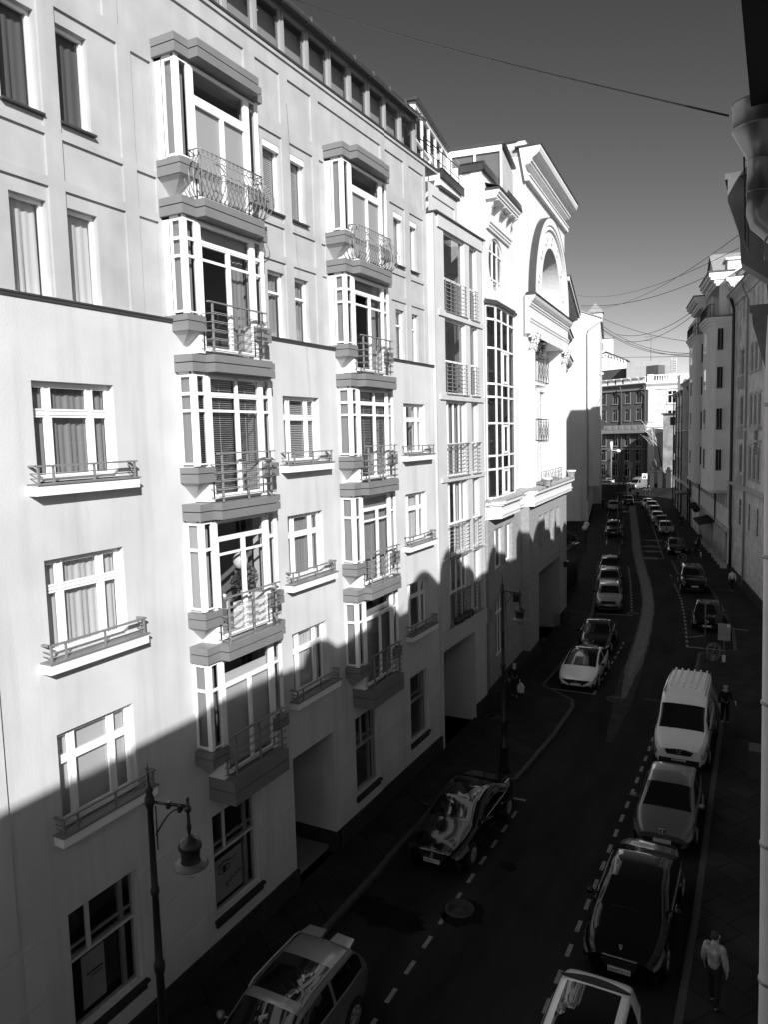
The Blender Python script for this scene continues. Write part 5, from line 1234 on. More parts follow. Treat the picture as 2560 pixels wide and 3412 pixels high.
# distant roofscape
for (x, y, w_, h_, lb) in ((-52, 300, 16, 33, 'hazy pale block seen above the long dark roof'), (-6, 215, 10, 25, 'pale roof block above the far right terrace')):
    o = MB(); o.box(x - w_ / 2, x + w_ / 2, y, y + 8, 0, h_); o.box(x - w_ / 4, x, y + .2, y + 3, h_, h_ + 2)
    o.build('distant_block', 'plaster_gable', None, lb, 'building')
def antenna(x, y, z, h, lb, n=4):
    o = MB(); o.tube([(x, y, z), (x, y, z + h)], .07, 4)
    for k in range(n): zz = z + h - .5 - k * .9; o.tube([(x - 1.5 + .25 * k, y, zz), (x + 1.5 - .25 * k, y, zz + .1)], .05, 4)
    o.build('roof_antenna', 'iron_grey', None, lb, 'antenna')
antenna(-42.0, 215, 26, 9, 'tall roof antenna with several crossbars above the dark building', 5)
antenna(-28.2, 196, 29, 7.2, 'thin mast beside the roof ladder on the corner building', 2)
# =====================================================================
# GROUND
# =====================================================================
b = MB(); b.quad((-700, -300, 0), (700, -300, 0), (700, 900, 0), (-700, 900, 0)); b.build('ground', 'asphalt', kind='structure')
def strip_xy(pts, width=None, z=.004, right=None):
    """ribbon along a polyline (or between two polylines)"""
    b = MB(); 
    if right is None:
        L_ = []; R_ = []
        for i, p in enumerate(pts):
            q0 = Vector(pts[max(i - 1, 0)]); q1 = Vector(pts[min(i + 1, len(pts) - 1)]); t = (q1 - q0).normalized(); n = Vector((-t.y, t.x)) * width / 2
            L_.append((p[0] + n.x, p[1] + n.y)); R_.append((p[0] - n.x, p[1] - n.y))
    else: L_, R_ = pts, right
    k = len(L_); b.add([(x, y, z) for x, y in L_] + [(x, y, z) for x, y in R_], [(i, i + 1, k + i + 1, k + i) for i in range(k - 1)]); return b
def interp(P, y):
    for i in range(len(P) - 1):
        if P[i][1] <= y <= P[i + 1][1]:
            t = (y - P[i][1]) / (P[i + 1][1] - P[i][1]); return P[i][0] + t * (P[i + 1][0] - P[i][0])
    return P[0][0] if y < P[0][1] else P[-1][0]
LFT = [(-12, -30), (-12, 32.6), (-13.0, 51.4), (-13.9, 57), (-23.9, 110), (-29.5, 139), (-40, 160)]
KL = [(-10.25, -30), (-10.25, 25.2), (-8.95, 25.45), (-8.35, 25.9), (-8.15, 30.5), (-8.2, 34.2), (-8.45, 35.1), (-10.3, 36.6), (-10.35, 40), (-10.6, 47), (-11.4, 53.2), (-12.0, 56.6), (-13.3, 63.7), (-15.3, 73.9), (-15.3, 75.0), (-13.9, 76.0), (-14.6, 81.5), (-15.9, 87.4), (-17.2, 87.9), (-18.6, 95), (-22.5, 115), (-24.4, 126), (-22.5, 128), (-26.5, 139), (-36, 156)]
KR = [(-1.72, -30), (-1.72, 20), (-1.88, 28), (-2.0, 36), (-3.1, 41.2), (-3.7, 42.3), (-3.8, 45.6), (-2.0, 46.9), (-2.35, 51.7), (-3.2, 57), (-4.3, 63), (-5.4, 68.6), (-7.5, 69.4), (-9.1, 77.5), (-8.0, 78.3), (-9.3, 85), (-11.3, 95.5), (-13.9, 108), (-18.2, 130), (-20.5, 138), (-21.0, 150), (-18, 158)]
RGT = [(.3, -30), (.3, 48), (.1, 52), (-.7, 57.8), (-18.0, 148), (-16, 158)]
def pavement(K, Wl, name):
    b = MB(); ys = sorted({p[1] for p in K} | {p[1] for p in Wl}); z = .13
    P = K + list(reversed(Wl))
    k = len(K)
    b.prism(P, 0.0, z, 'z', 0)
    return b.build(name, 'paving', kind='structure')
pavement(KL, LFT, 'pavement'); pavement(KR, RGT, 'pavement')
def kerb(K, s):
    inner = []
    for i, p in enumerate(K):
        q0 = Vector(K[max(i - 1, 0)]); q1 = Vector(K[min(i + 1, len(K) - 1)]); t = (q1 - q0).normalized(); n = Vector((-t.y, t.x)) * .17 * s
        inner.append((p[0] + n.x, p[1] + n.y))
    outer = [(p[0] * 1 + (K[i][0] - inner[i][0]) * .03, p[1]) for i, p in enumerate(K)]
    b = MB(); k = len(K)
    b.add([(x, y, .136) for x, y in outer] + [(x, y, .136) for x, y in inner] + [(x, y, 0) for x, y in outer], [(i, i + 1, k + i + 1, k + i) for i in range(k - 1)] + [(i, i + 1, 2 * k + i + 1, 2 * k + i) for i in range(k - 1)])
    return b.build('kerb', 'kerb_stone', kind='structure')
kerb(KL, 1); kerb(KR, -1)
# parking bay dashes
DR = [(-4.36, 0), (-4.37, 30), (-4.53, 47), (-4.76, 48.9), (-5.43, 54.3), (-6.2, 59.7), (-7.32, 65.5), (-7.84, 68.2), (-9.95, 79), (-11.2, 85.8), (-13.7, 99.8), (-19.8, 133.4)]
DL = [(-7.7, 0), (-7.72, 30), (-7.85, 37), (-8.1, 46), (-8.94, 54.2), (-9.63, 58.3), (-10.99, 65.9), (-12.44, 73.4), (-14.2, 82)]
def dashes(D, y0, y1, step, ln, wd=.11, z=.005):
    b = MB(); y = y0
    while y < y1:
        xa, xb = interp(D, y - ln / 2), interp(D, y + ln / 2)
        b.quad((xa - wd / 2, y - ln / 2, z), (xa + wd / 2, y - ln / 2, z), (xb + wd / 2, y + ln / 2, z), (xb - wd / 2, y + ln / 2, z)); y += step
    return b
dashes(DR, 3.2, 32.6, 1.03, .50).build('road_marking', 'marking', kind='structure')
dashes(DR, 47.2, 66.5, 1.05, .55, .13).build('road_marking', 'marking', kind='structure'); dashes(DR, 79.5, 126, 1.1, .7, .14).build('road_marking', 'marking', kind='structure')
dashes(DR, 70, 70.1, 2, 1).build('road_marking', 'marking', kind='structure')
dashes(DL, 4.0, 24.5, 1.03, .50).build('road_marking', 'marking', kind='structure'); dashes(DL, 38, 47, 1.05, .5, .11).build('road_marking', 'marking', kind='structure'); dashes(DL, 54.3, 74, 1.05, .55, .13).build('road_marking', 'marking', kind='structure')
b = MB(); b.box(-8.35, -7.65, 24.62, 24.73, .002, .006); b.box(-10.1, -7.72, 36.53, 36.63, .002, .006); b.box(-7.88, -7.76, 36.5, 37.1, .002, .006)
b.quad((-11.2, 53.3, .005), (-8.8, 53.75, .005), (-8.8, 53.9, .005), (-11.2, 53.45, .005)); b.box(-4.55, -2.1, 46.95, 47.1, .002, .006); b.quad((-4.7, 49.3, .005), (-4.6, 49.25, .005), (-3.8, 50.0, .005), (-3.9, 50.05, .005))
b.quad((-4.0, 52.3, .137), (-1.4, 51.7, .137), (-1.4, 51.85, .137), (-4.0, 52.45, .137))
b.quad((-7.0, 63.3, .005), (-5.3, 63.2, .005), (-5.3, 63.35, .005), (-7.0, 63.45, .005))
b.build('road_marking', 'marking', kind='structure')
b = MB()
for k in range(7): x = -24.6 + .62 * k; b.quad((x, 139.2, .005), (x + .38, 139.3, .005), (x + .3, 143.2, .005), (x - .08, 143.1, .005))
b.build('zebra_crossing', 'marking', kind='structure')
# pale strip curving with the street, layered in paler tones towards its middle
SC = [(-6.0, 31), (-6.35, 36), (-6.72, 40.5), (-7.0, 45), (-7.5, 50.5), (-8.3, 57.5), (-9.6, 65), (-11.4, 74), (-13.4, 84.5), (-15.6, 97), (-18.6, 114), (-22.2, 134.5)]
def crom(P, n=8):
    out = []
    for i in range(len(P) - 1):
        p0, p1, p2, p3 = [Vector(P[max(0, min(len(P) - 1, i + k))]) for k in (-1, 0, 1, 2)]
        for q in range(n):
            t = q / n; out.append(tuple(.5 * ((2 * p1) + (p2 - p0) * t + (2 * p0 - 5 * p1 + 4 * p2 - p3) * t * t + (3 * p1 - p0 - 3 * p2 + p3) * t ** 3)))
    return out + [P[-1]]
CL = crom(SC)
rnd = random.Random(77)
for k, (wd, m_, s0) in enumerate(((.50, 'patch_a', 0), (.42, 'patch_b', 9), (.33, 'patch_light', 15))):
    a_, c_ = [], []
    for i, (x, y) in enumerate(CL):
        if i < s0: continue
        g_ = min(1.0, .25 + (i - s0) / 14.0) * (1 + .35 * max(0, y - 60) / 75); a_.append((x - (wd + rnd.uniform(-.035, .035)) * g_, y)); c_.append((x + (wd + rnd.uniform(-.035, .035)) * g_, y))
    strip_xy(a_, z=.003 + .003 * k, right=c_).build('pale_strip', m_, kind='structure')
def blob(cx, cy, r, z, m, name, sx=1, sy=1, seed=1, n=22):
    rnd = random.Random(seed); b = MB(); pts = [(cx + r * sx * cos(2 * pi * i / n) * rnd.uniform(.7, 1.2), cy + r * sy * sin(2 * pi * i / n) * rnd.uniform(.7, 1.2), z) for i in range(n)]
    b.add(pts, [tuple(range(n))]); return b.build(name, m, kind='structure', wn=False)
blob(-7.3, 17.9, .62, .005, 'patch_dark', 'asphalt_patch', seed=3); blob(-9.2, 16.9, 1.1, .0045, 'patch_dark', 'asphalt_patch', 1.2, .5, 4); blob(-6.9, 20.5, .25, .0045, 'patch_dark', 'asphalt_patch', seed=6)
for k, (x, y) in enumerate(((-12.6, 83.5), (-12.2, 79), (-13.2, 87), (-13.5, 92))): blob(x + .9, y, .8, .005, 'patch_light', 'asphalt_patch', 1.4, .8, 10 + k)
blob(-5.1, 36.9, .3, .005, 'patch_a', 'asphalt_patch', 1.6, .6, 31)
def manhole(x, y, z, lb):
    b = MB(); b.lathe([(0, .012), (.30, .012), (.30, .006), (.34, .006), (.34, .014), (.42, .014), (.42, 0)], (x, y, z), 28)
    for k in range(8): t = pi * k / 8; b.tube([(x - .26 * cos(t), y - .26 * sin(t), z + .012), (x + .26 * cos(t), y + .26 * sin(t), z + .012)], .008, 4)
    b.build('manhole_cover', 'iron_cover', None, lb, 'manhole cover')
manhole(-7.48, 17.98, .003, 'round manhole cover in the nearest dark patch of the road'); manhole(-6.75, 36.3, .003, 'round manhole cover in the road, right of the white car')
manhole(-8.9, 54.4, .003, 'round manhole cover beside the light grey car with roof rails'); manhole(-11.2, 31.5, .13, 'small cover in the left pavement by the archway')
# sunlit street seen far beyond
# =====================================================================
# STREET LAMPS
# =====================================================================
def make_lamp():
    o = empty('street_lamp', (0, 0, 0), 'x', 'street lamp', 'hanging bell street lamps')
    b = MB(); b.lathe([(0, 0), (.22, 0), (.22, .12), (.17, .2), (.165, .9), (.19, .95), (.19, 1.02), (.12, 1.12), (.10, 1.9), (.12, 1.95), (.12, 2.02), (.075, 2.1), (.068, 4.0), (.09, 4.05), (.095, 4.15), (.09, 4.2), (.066, 4.25), (.056, 5.4), (.075, 5.44), (.075, 5.5), (.055, 5.55), (.048, 6.9), (.07, 6.95), (.08, 7.0), (.08, 7.08), (.05, 7.16), (.075, 7.22), (.03, 7.30), (.02, 7.4), (0, 7.72)], (0, 0, 0), 16); b.build('post', 'iron_black', o)
    b = MB(); b.tube([(0, 0, 7.03), (.66, 0, 6.97)], .03, 8); b.sphere((.66, 0, 6.93), .06, 0, 8); b.tube([(.66, 0, 7.08), (.66, 0, 6.85)], .03, 8); b.sphere((.66, 0, 7.1), .035, 0, 8); b.box(.30, .36, -.04, .04, 6.93, 7.04); b.box(.50, .55, -.05, .05, 6.88, 7.0)
    b.tube([(.08, 0, 6.45)] + [(.08 + .42 * (i / 8), 0, 6.45 + .47 * sin(pi / 2 * i / 8)) for i in range(9)], .014, 6); b.tube([(.10, 0, 6.2), (.10, 0, 6.95)], .012, 5)
    b.lathe([(.02, 0), (.03, .1), (.045, .16), (.03, .22), (.02, .45)], (.66, 0, 6.46), 10); b.build('arm', 'iron_black', o)
    b = MB(); b.lathe([(.0, .50), (.06, .48), (.07, .44), (.13, .41), (.17, .37), (.19, .32), (.19, .27), (.16, .25), (.15, .08), (.165, .02), (.165, 0)], (.66, 0, 6.0), 24); s = b.build('lamp_head', 'iron_black', o)
    b = MB(); b.lathe([(.165, .04), (.23, .02), (.29, -.02), (.285, -.035), (.20, -.01), (.16, 0)], (.66, 0, 6.0), 28); b.build('brim', 'iron', s)
    b = MB(); b.lathe([(.165, 0), (.165, -.06), (.14, -.13), (.09, -.18), (.0, -.20)], (.66, 0, 5.98), 20); b.build('glass_globe', 'glass_clear', s)
    return o
lamp = make_lamp()
LP_ = [(-9.0, 8.50, 19, 'black cast iron lamp post nearest the camera at the lower left'), (-9.0, 26.34, 4, 'black cast iron lamp post on the kerb beyond the black saloon car'), (-11.95, 65.4, 12, 'lamp post standing by the parked row of three left hand cars'),
       (-15.3, 87.0, 12, 'tall lamp post behind the dark off-road truck'), (-19.6, 108, 12, 'lamp post farther up the left kerb near the silver hatchback'), (-24.5, 131, 12, 'farthest of the hanging bell lamp posts at the crossing')]
for i, (x, y, a, lb) in enumerate(LP_):
    o = lamp if i == 0 else copy_tree(lamp)
    o.location = (x, y, .13); o.rotation_euler.z = radians(a); o['label'] = lb
gl = empty('globe_lamp', (0, 0, 0), 'x', 'globe lamp', 'white globe lamps on the left pavement')
MB().lathe([(.06, 0), (.04, .2), (.03, 2.6), (.05, 2.65)], (0, 0, 0), 8).build('post', 'iron_black', gl); MB().sphere((0, 0, 2.9), .30, 0, 14).build('globe', 'globe', gl)
for i, (x, y, z, lb) in enumerate(((-15.9, 63.2, .13, 'white globe lamp nearest, against the dark wall beyond the arch building'), (-17.6, 78, .13, 'middle white globe lamp of the three on the left'), (-18.1, 81, .13, 'farthest white globe lamp of the three on the left'))):
    o = gl if i == 0 else copy_tree(gl); o.location = (x, y, z); o['label'] = lb
tl = empty('street_lamp', (-33.0, 172, 0), 'tall modern twin lamp with a white top at the far junction', 'street lamp')
MB().tube([(-33, 172, 0), (-33, 172, 9.6)], .12, 8).build('post', 'iron_grey', tl); b = MB(); b.tube([(-33, 172, 8.7), (-33, 172, 10.6)], .28, 8); b.tube([(-33.9, 172, 8.6), (-31.6, 172, 8.6)], .06, 5); b.sphere((-31.5, 172, 8.5), .55, 0, 10, .7); b.build('lamp_head', 'globe', tl)
# =====================================================================
# WIRES
# =====================================================================
def wire(p, q, sag, lb, r=.008, n=20):
    P, Qv = Vector(p), Vector(q); b = MB()
    b.tube([tuple(P.lerp(Qv, i / n) - Vector((0, 0, sag * 4 * (i / n) * (1 - i / n)))) for i in range(n + 1)], r, 5)
    b.build('overhead_wire', 'iron_black', None, lb, 'wire', 'wires over the street')
wire((-10.48, 16.00, 23.47), (-0.35, 5.80, 15.10), 0.10, 'long wire crossing the upper sky down to the round rain hopper', 0.007)
wire((-24.95, 108.00, 30.41), (-2.42, 52.00, 24.72), 1.6, 'steeper of two crossing wires running to the square hopper', 0.022)
wire((-23.64, 100.00, 30.67), (-2.40, 52.00, 23.94), 1.2, 'flatter of two crossing wires above the gable wall', 0.020)
wire((-23.10, 100.00, 29.30), (-6.60, 86.00, 28.76), 1.00, 'wire from the bracketed cornice to the pointed gable', 0.030)
wire((-20.34, 110.00, 26.45), (-8.57, 93.00, 26.48), 1.20, 'upper sagging wire from the gable wall to the far bay', 0.035)
wire((-19.20, 110.00, 25.37), (-8.66, 93.00, 25.96), 1.00, 'lower sagging wire from the gable wall to the far bay', 0.035)
wire((-22.80, 112.00, 29.15), (-9.08, 97.00, 23.19), 0.50, 'thin wire falling from the glass dormer to the right', 0.030)
wire((-22.89, 112.00, 28.14), (-9.06, 97.00, 21.90), 1.10, 'first of the bundle of wires leaving the gable wall corner', 0.035)
wire((-22.92, 112.00, 27.73), (-9.05, 97.00, 21.56), 1.00, 'second of the bundle of wires leaving the gable wall corner', 0.035)
wire((-22.92, 112.00, 27.64), (-9.06, 97.00, 21.87), 1.30, 'third of the bundle of wires leaving the gable wall corner', 0.030)
wire((-22.87, 112.00, 23.57), (-9.05, 97.00, 21.52), 0.00, 'lowest nearly level wire from the gable wall', 0.030)
# =====================================================================
# STREET FURNITURE
# =====================================================================
def sign_post(x, y, h, lb, boards=()):
    o = empty('sign_post', (x, y, .13), lb, 'sign post'); MB().tube([(x, y, .13), (x, y, .13 + h)], .032, 8).build('pole', 'iron', o)
    for (dx, w, z0, z1, m) in boards: MB().box(x + dx - w / 2, x + dx + w / 2, y - .05, y - .035, z0, z1).build('board', m, o)
    return o
sign_post(-3.31, 43.74, 3.3, 'thin grey pole without a board, left of the ring shaped bicycle racks')
s = sign_post(-2.25, 41.75, 2.75, 'pole with two grey boards seen from behind, above the white van', [(.0, .60, 2.38, 2.90, 'sign_grey'), (.0, .60, 2.0, 2.36, 'sign_grey')])
MB().box(-2.33, -2.17, 41.70, 41.82, .85, 1.2).build('sticker', 'sign_white', s); MB().box(-2.12, -2.0, 41.68, 41.70, 2.72, 2.86).build('sticker', 'sign_white', s)
for (x, y, h, lb) in ((-6.45, 78.3, 3.0, 'pole with a white band near the ground, between the black saloon and the shop fronts'), (-8.35, 76.3, 3.0, 'thin pole beside the far bicycle racks'), (-11.9, 96.7, 3.3, 'thin pole in front of the pale saloon on the right'), (-16.5, 83.6, 2.8, 'pole with white bands on the left pavement')):
    s = sign_post(x, y, h, lb); 
    if 'band' in lb: MB().tube([(x, y, .5), (x, y, .95)], .06, 8).build('white_band', 'sign_white', s)
def bike_rack(x, y, a, lb):
    o = empty('bicycle_rack', (x, y, .13), lb, 'bicycle rack', 'ring bicycle racks'); o.rotation_euler.z = 0
    for k in range(3):
        r = .42 - .03 * k; c = (x + .0, y + .42 * k, .13 + .45); b = MB()
        b.tube([(c[0] + r * cos(t) * cos(a), c[1] + r * cos(t) * sin(a), c[2] + r * sin(t)) for t in [2 * pi * i / 20 for i in range(20)]], .022, 6, cyc=True)
        b.tube([(c[0] - .12 * cos(a), c[1], c[2] - .35), (c[0] + .1 * cos(a), c[1], c[2] + .3)], .016, 5); b.build('ring', 'iron_grey', o)
    MB().box(x - .08, x + .08, y - .1, y + .95, .13, .17).build('foot', 'iron', o); return o
bike_rack(-2.95, 44.2, .3, 'ring shaped bicycle racks nearest, right of the bare pole'); bike_rack(-7.95, 76.2, .3, 'ring shaped bicycle racks farther off, in front of the black saloon')
# far junction: hoardings, signs, barrier
for k, (x0, y0, x1, y1, z0, z1) in enumerate(((-35.2, 203, -31.2, 198, .4, 7.0), (-30.9, 197.5, -27.3, 190.5, .4, 6.3), (-27.0, 190, -22.9, 184, .4, 5.6))):
    d = Vector((x1 - x0, y1 - y0)).normalized(); n = Vector((d.y, -d.x)) * .12
    MB().prism([(x0, y0), (x1, y1), (x1 + n.x, y1 + n.y), (x0 + n.x, y0 + n.y)], z0, z1).build('hoarding', 'board', None, ('leftmost', 'middle', 'rightmost')[k] + ' of the three large pale hoardings below the corner building', 'hoarding', 'hoardings at the junction')
s = sign_post(-25.2, 168, 3.6, 'white square crossing sign with a walking figure at the far junction')
MB().box(-25.75, -24.65, 167.9, 167.95, 2.5, 3.7).build('board', 'sign_white', s); MB().add([(-25.6, 167.88, 2.7), (-24.8, 167.88, 2.7), (-25.2, 167.88, 3.55)], [(0, 1, 2)]).build('triangle', 'poster_dark', s); MB().box(-25.24, -25.16, 167.85, 167.87, 2.8, 3.3).build('walking_figure', 'sign_white', s)
s = sign_post(-28.6, 170, 5.5, 'dark traffic light on a pole at the far junction'); MB().box(-29.0, -28.1, 169.7, 170, 4.6, 6.1).build('signal_head', 'iron_black', s)
b = MB(); b.box(-38, -26.5, 159.0, 159.15, 2.1, 2.35); b.box(-38, -26.5, 159.02, 159.1, .3, 1.9, 1); b.build('barrier', ('board', 'iron_black'), None, 'long low pale railing across the far junction', 'barrier')
for k, x in enumerate((-24.9, -23.2, -21.4)):
    o = MB(); o.box(x - .45, x + .45, 176, 176.9, 0, 3.6); o.box(x - .6, x + .6, 175.85, 177.05, 3.6, 4.0); o.sphere((x, 176.4, 4.3), .4, 0, 8); o.build('gate_pillar', 'plinth', None, 'dark gate pillar with a cap, %s from the left by the brick house' % ('first', 'second', 'third')[k], 'pillar', 'gate pillars')
# bare leaning tree
tr = empty('bare_tree', (-22.0, 180, 0), 'bare leaning tree at the junction, its upper branches coloured as if sunlit', 'tree')
def TP(x, z, y=180): return (x, y, z)
b = MB(); b.tube([TP(-22.0, 0), TP(-22.6, 2.5), TP(-24.3, 4.6), TP(-25.0, 6.4)], [.35, .3, .22, .15], 7); b.tube([TP(-22.6, 2.5), TP(-23.6, 6.0), TP(-24.1, 9.0), TP(-25.0, 11.5)], [.25, .2, .16, .12], 7); b.build('trunk', 'bark', tr)
rnd = random.Random(8); b = MB()
for k in range(26):
    x, z = -25.0 + rnd.uniform(-.5, .5), rnd.uniform(9.0, 12.0); dx = rnd.uniform(-3.2, .8); dz = rnd.uniform(1.0, 4.5); y = 180 + rnd.uniform(-1, 1)
    b.tube([(x, 180, z), (x + dx * .4, y, z + dz * .5), (x + dx, y + rnd.uniform(-1, 1), z + dz)], [.07, .05, .02], 4)
b.tube([(-24.1, 180, 9), (-26.0, 180, 11.5), (-27.6, 180, 15)], [.14, .1, .05], 5); b.tube([(-24.4, 180, 10), (-25.0, 180, 12), (-24.8, 180, 15)], [.09, .06, .03], 5)
b.build('branches', 'bark_sunlit', tr)  # sun on the upper branches is put into this paler bark colour
# crane-like scaffold poles and shop signs on the right
for k, (u, z, lb) in enumerate(((19.0, 3.9, 'small round dark shop sign on the bay tower building, nearer'), (21.8, 4.0, 'small round dark shop sign on the bay tower building, farther'))):
    c = T(u, .9, z); b = MB(); b.tube([(c.x, c.y - .04, c.z), (c.x, c.y + .04, c.z)], .42, 16); b.tube([tuple(T(u, .0, z)), tuple(c)], .03, 5); b.build('shop_sign', 'iron_black', None, lb, 'shop sign')
o = MB(Q); o.prism([(.02, 4.6), (1.8, 4.4), (1.8, 4.2), (.02, 4.3)], 1.0, 5.5, 'u'); o.build('entrance_canopy', 'iron', None, 'dark flat entrance canopy on the narrow terraced building', 'canopy')
o = empty('cafe_terrace', (-17, 74, 0), 'dark covered cafe terrace with planting on the left pavement beyond the arch building', 'terrace')
b = MB(); b.box(-16.6, -15.2, 58.5, 64.5, .13, 3.3); b.box(-16.75, -15.05, 58.3, 64.7, 3.3, 3.45); b.build('booth', 'iron_black', o)
leafy('hedge', (-15.9, 63.6, 3.9), .9, 500, None, None, .7, seed=21, parent=o, ls=.13)
# =====================================================================
# CARS
# =====================================================================
def lin(P, y):
    if y <= P[0][0]: return P[0][1]
    for i in range(len(P) - 1):
        if y <= P[i + 1][0]:
            t = (y - P[i][0]) / (P[i + 1][0] - P[i][0]); return P[i][1] + t * (P[i + 1][1] - P[i][1])
    return P[-1][1]
def smo(P, y, w=.17): return sum(lin(P, y + w * k / 5) * (6 - abs(k)) for k in range(-5, 6)) / 36
def put_text(txt, size, o, x, y, z, m='plate_text', tilt=90, name='lettering'):
    M = Matrix.Translation((x, y, z)) @ Matrix.Rotation(radians(tilt), 4, 'X')
    return text_obj(txt, size, M, m, o, name)
def star(b, x, y, z, r, m=0, ring=True, th=.008):
    if ring: b.tube([(x + r * cos(t), y, z + r * sin(t)) for t in [2 * pi * i / 18 for i in range(18)]], th, 5, m, cyc=True)
    for k in range(3):
        t = pi / 2 + 2 * pi * k / 3; b.tube([(x, y, z), (x + r * cos(t), y, z + r * sin(t))], [th * 1.6, th * .6], 4, m)
CARS = {
 'saloon': dict(L=5.1, W=1.90, top=[(0, .64), (.10, .74), (.45, .86), (1.35, 1.0), (1.40, 1.02), (2.25, 1.42), (2.9, 1.49), (3.5, 1.44), (4.35, 1.10), (4.95, 1.04), (5.1, .92)], belt=[(0, .56), (.3, .72), (1.4, .92), (4.4, .98), (5.1, .84)], yc=1.40, yw=2.22, yr=3.55, yb=4.32),
 'hatch': dict(L=4.28, W=1.82, top=[(0, .58), (.12, .72), (.95, .98), (1.0, 1.0), (1.95, 1.43), (2.5, 1.50), (3.5, 1.45), (4.05, 1.08), (4.2, .98), (4.28, .75)], belt=[(0, .50), (.4, .74), (1.0, .92), (4.0, 1.0), (4.28, .7)], yc=1.0, yw=1.95, yr=3.5, yb=4.05),
 'cross': dict(L=4.3, W=1.84, top=[(0, .60), (.12, .76), (.95, 1.02), (1.0, 1.04), (1.9, 1.46), (2.4, 1.53), (3.45, 1.52), (3.85, 1.44), (4.1, 1.28), (4.22, 1.08), (4.3, .85)], belt=[(0, .50), (.4, .78), (1.0, .96), (3.8, 1.02), (4.3, .72)], yc=1.0, yw=1.9, yr=3.45, yb=3.5),
 'eqe': dict(L=4.95, W=1.96, top=[(0, .52), (.12, .66), (.95, .97), (1.05, 1.01), (2.2, 1.44), (2.8, 1.50), (3.5, 1.43), (4.5, 1.08), (4.85, 1.0), (4.95, .82)], belt=[(0, .46), (.4, .74), (1.1, .93), (4.4, 1.0), (4.95, .78)], yc=1.05, yw=2.2, yr=3.5, yb=4.45),
 'suv': dict(L=4.8, W=1.86, top=[(0, .72), (.10, .92), (.6, 1.05), (1.3, 1.15), (1.35, 1.17), (2.1, 1.62), (2.6, 1.70), (4.2, 1.66), (4.6, 1.25), (4.75, 1.05), (4.8, .85)], belt=[(0, .62), (.4, .88), (1.4, 1.08), (4.5, 1.12), (4.8, .8)], yc=1.35, yw=2.08, yr=4.2, yb=4.62),
 'boxy': dict(L=4.85, W=1.98, top=[(0, .80), (.05, 1.05), (.3, 1.12), (1.25, 1.20), (1.30, 1.22), (1.85, 1.74), (2.2, 1.82), (4.5, 1.80), (4.75, 1.25), (4.85, .9)], belt=[(0, .75), (.3, 1.0), (1.4, 1.14), (4.6, 1.16), (4.85, .85)], yc=1.30, yw=1.85, yr=4.5, yb=4.75),
 'van': dict(L=5.3, W=2.02, top=[(0, .82), (.12, 1.02), (.75, 1.30), (.82, 1.34), (1.55, 2.14), (2.1, 2.42), (3.2, 2.48), (5.2, 2.46), (5.3, 2.2)], belt=[(0, .62), (.4, 1.0), (.9, 1.25), (5.3, 1.25)], yc=.82, yw=1.55, yr=5.5, yb=5.6),
}
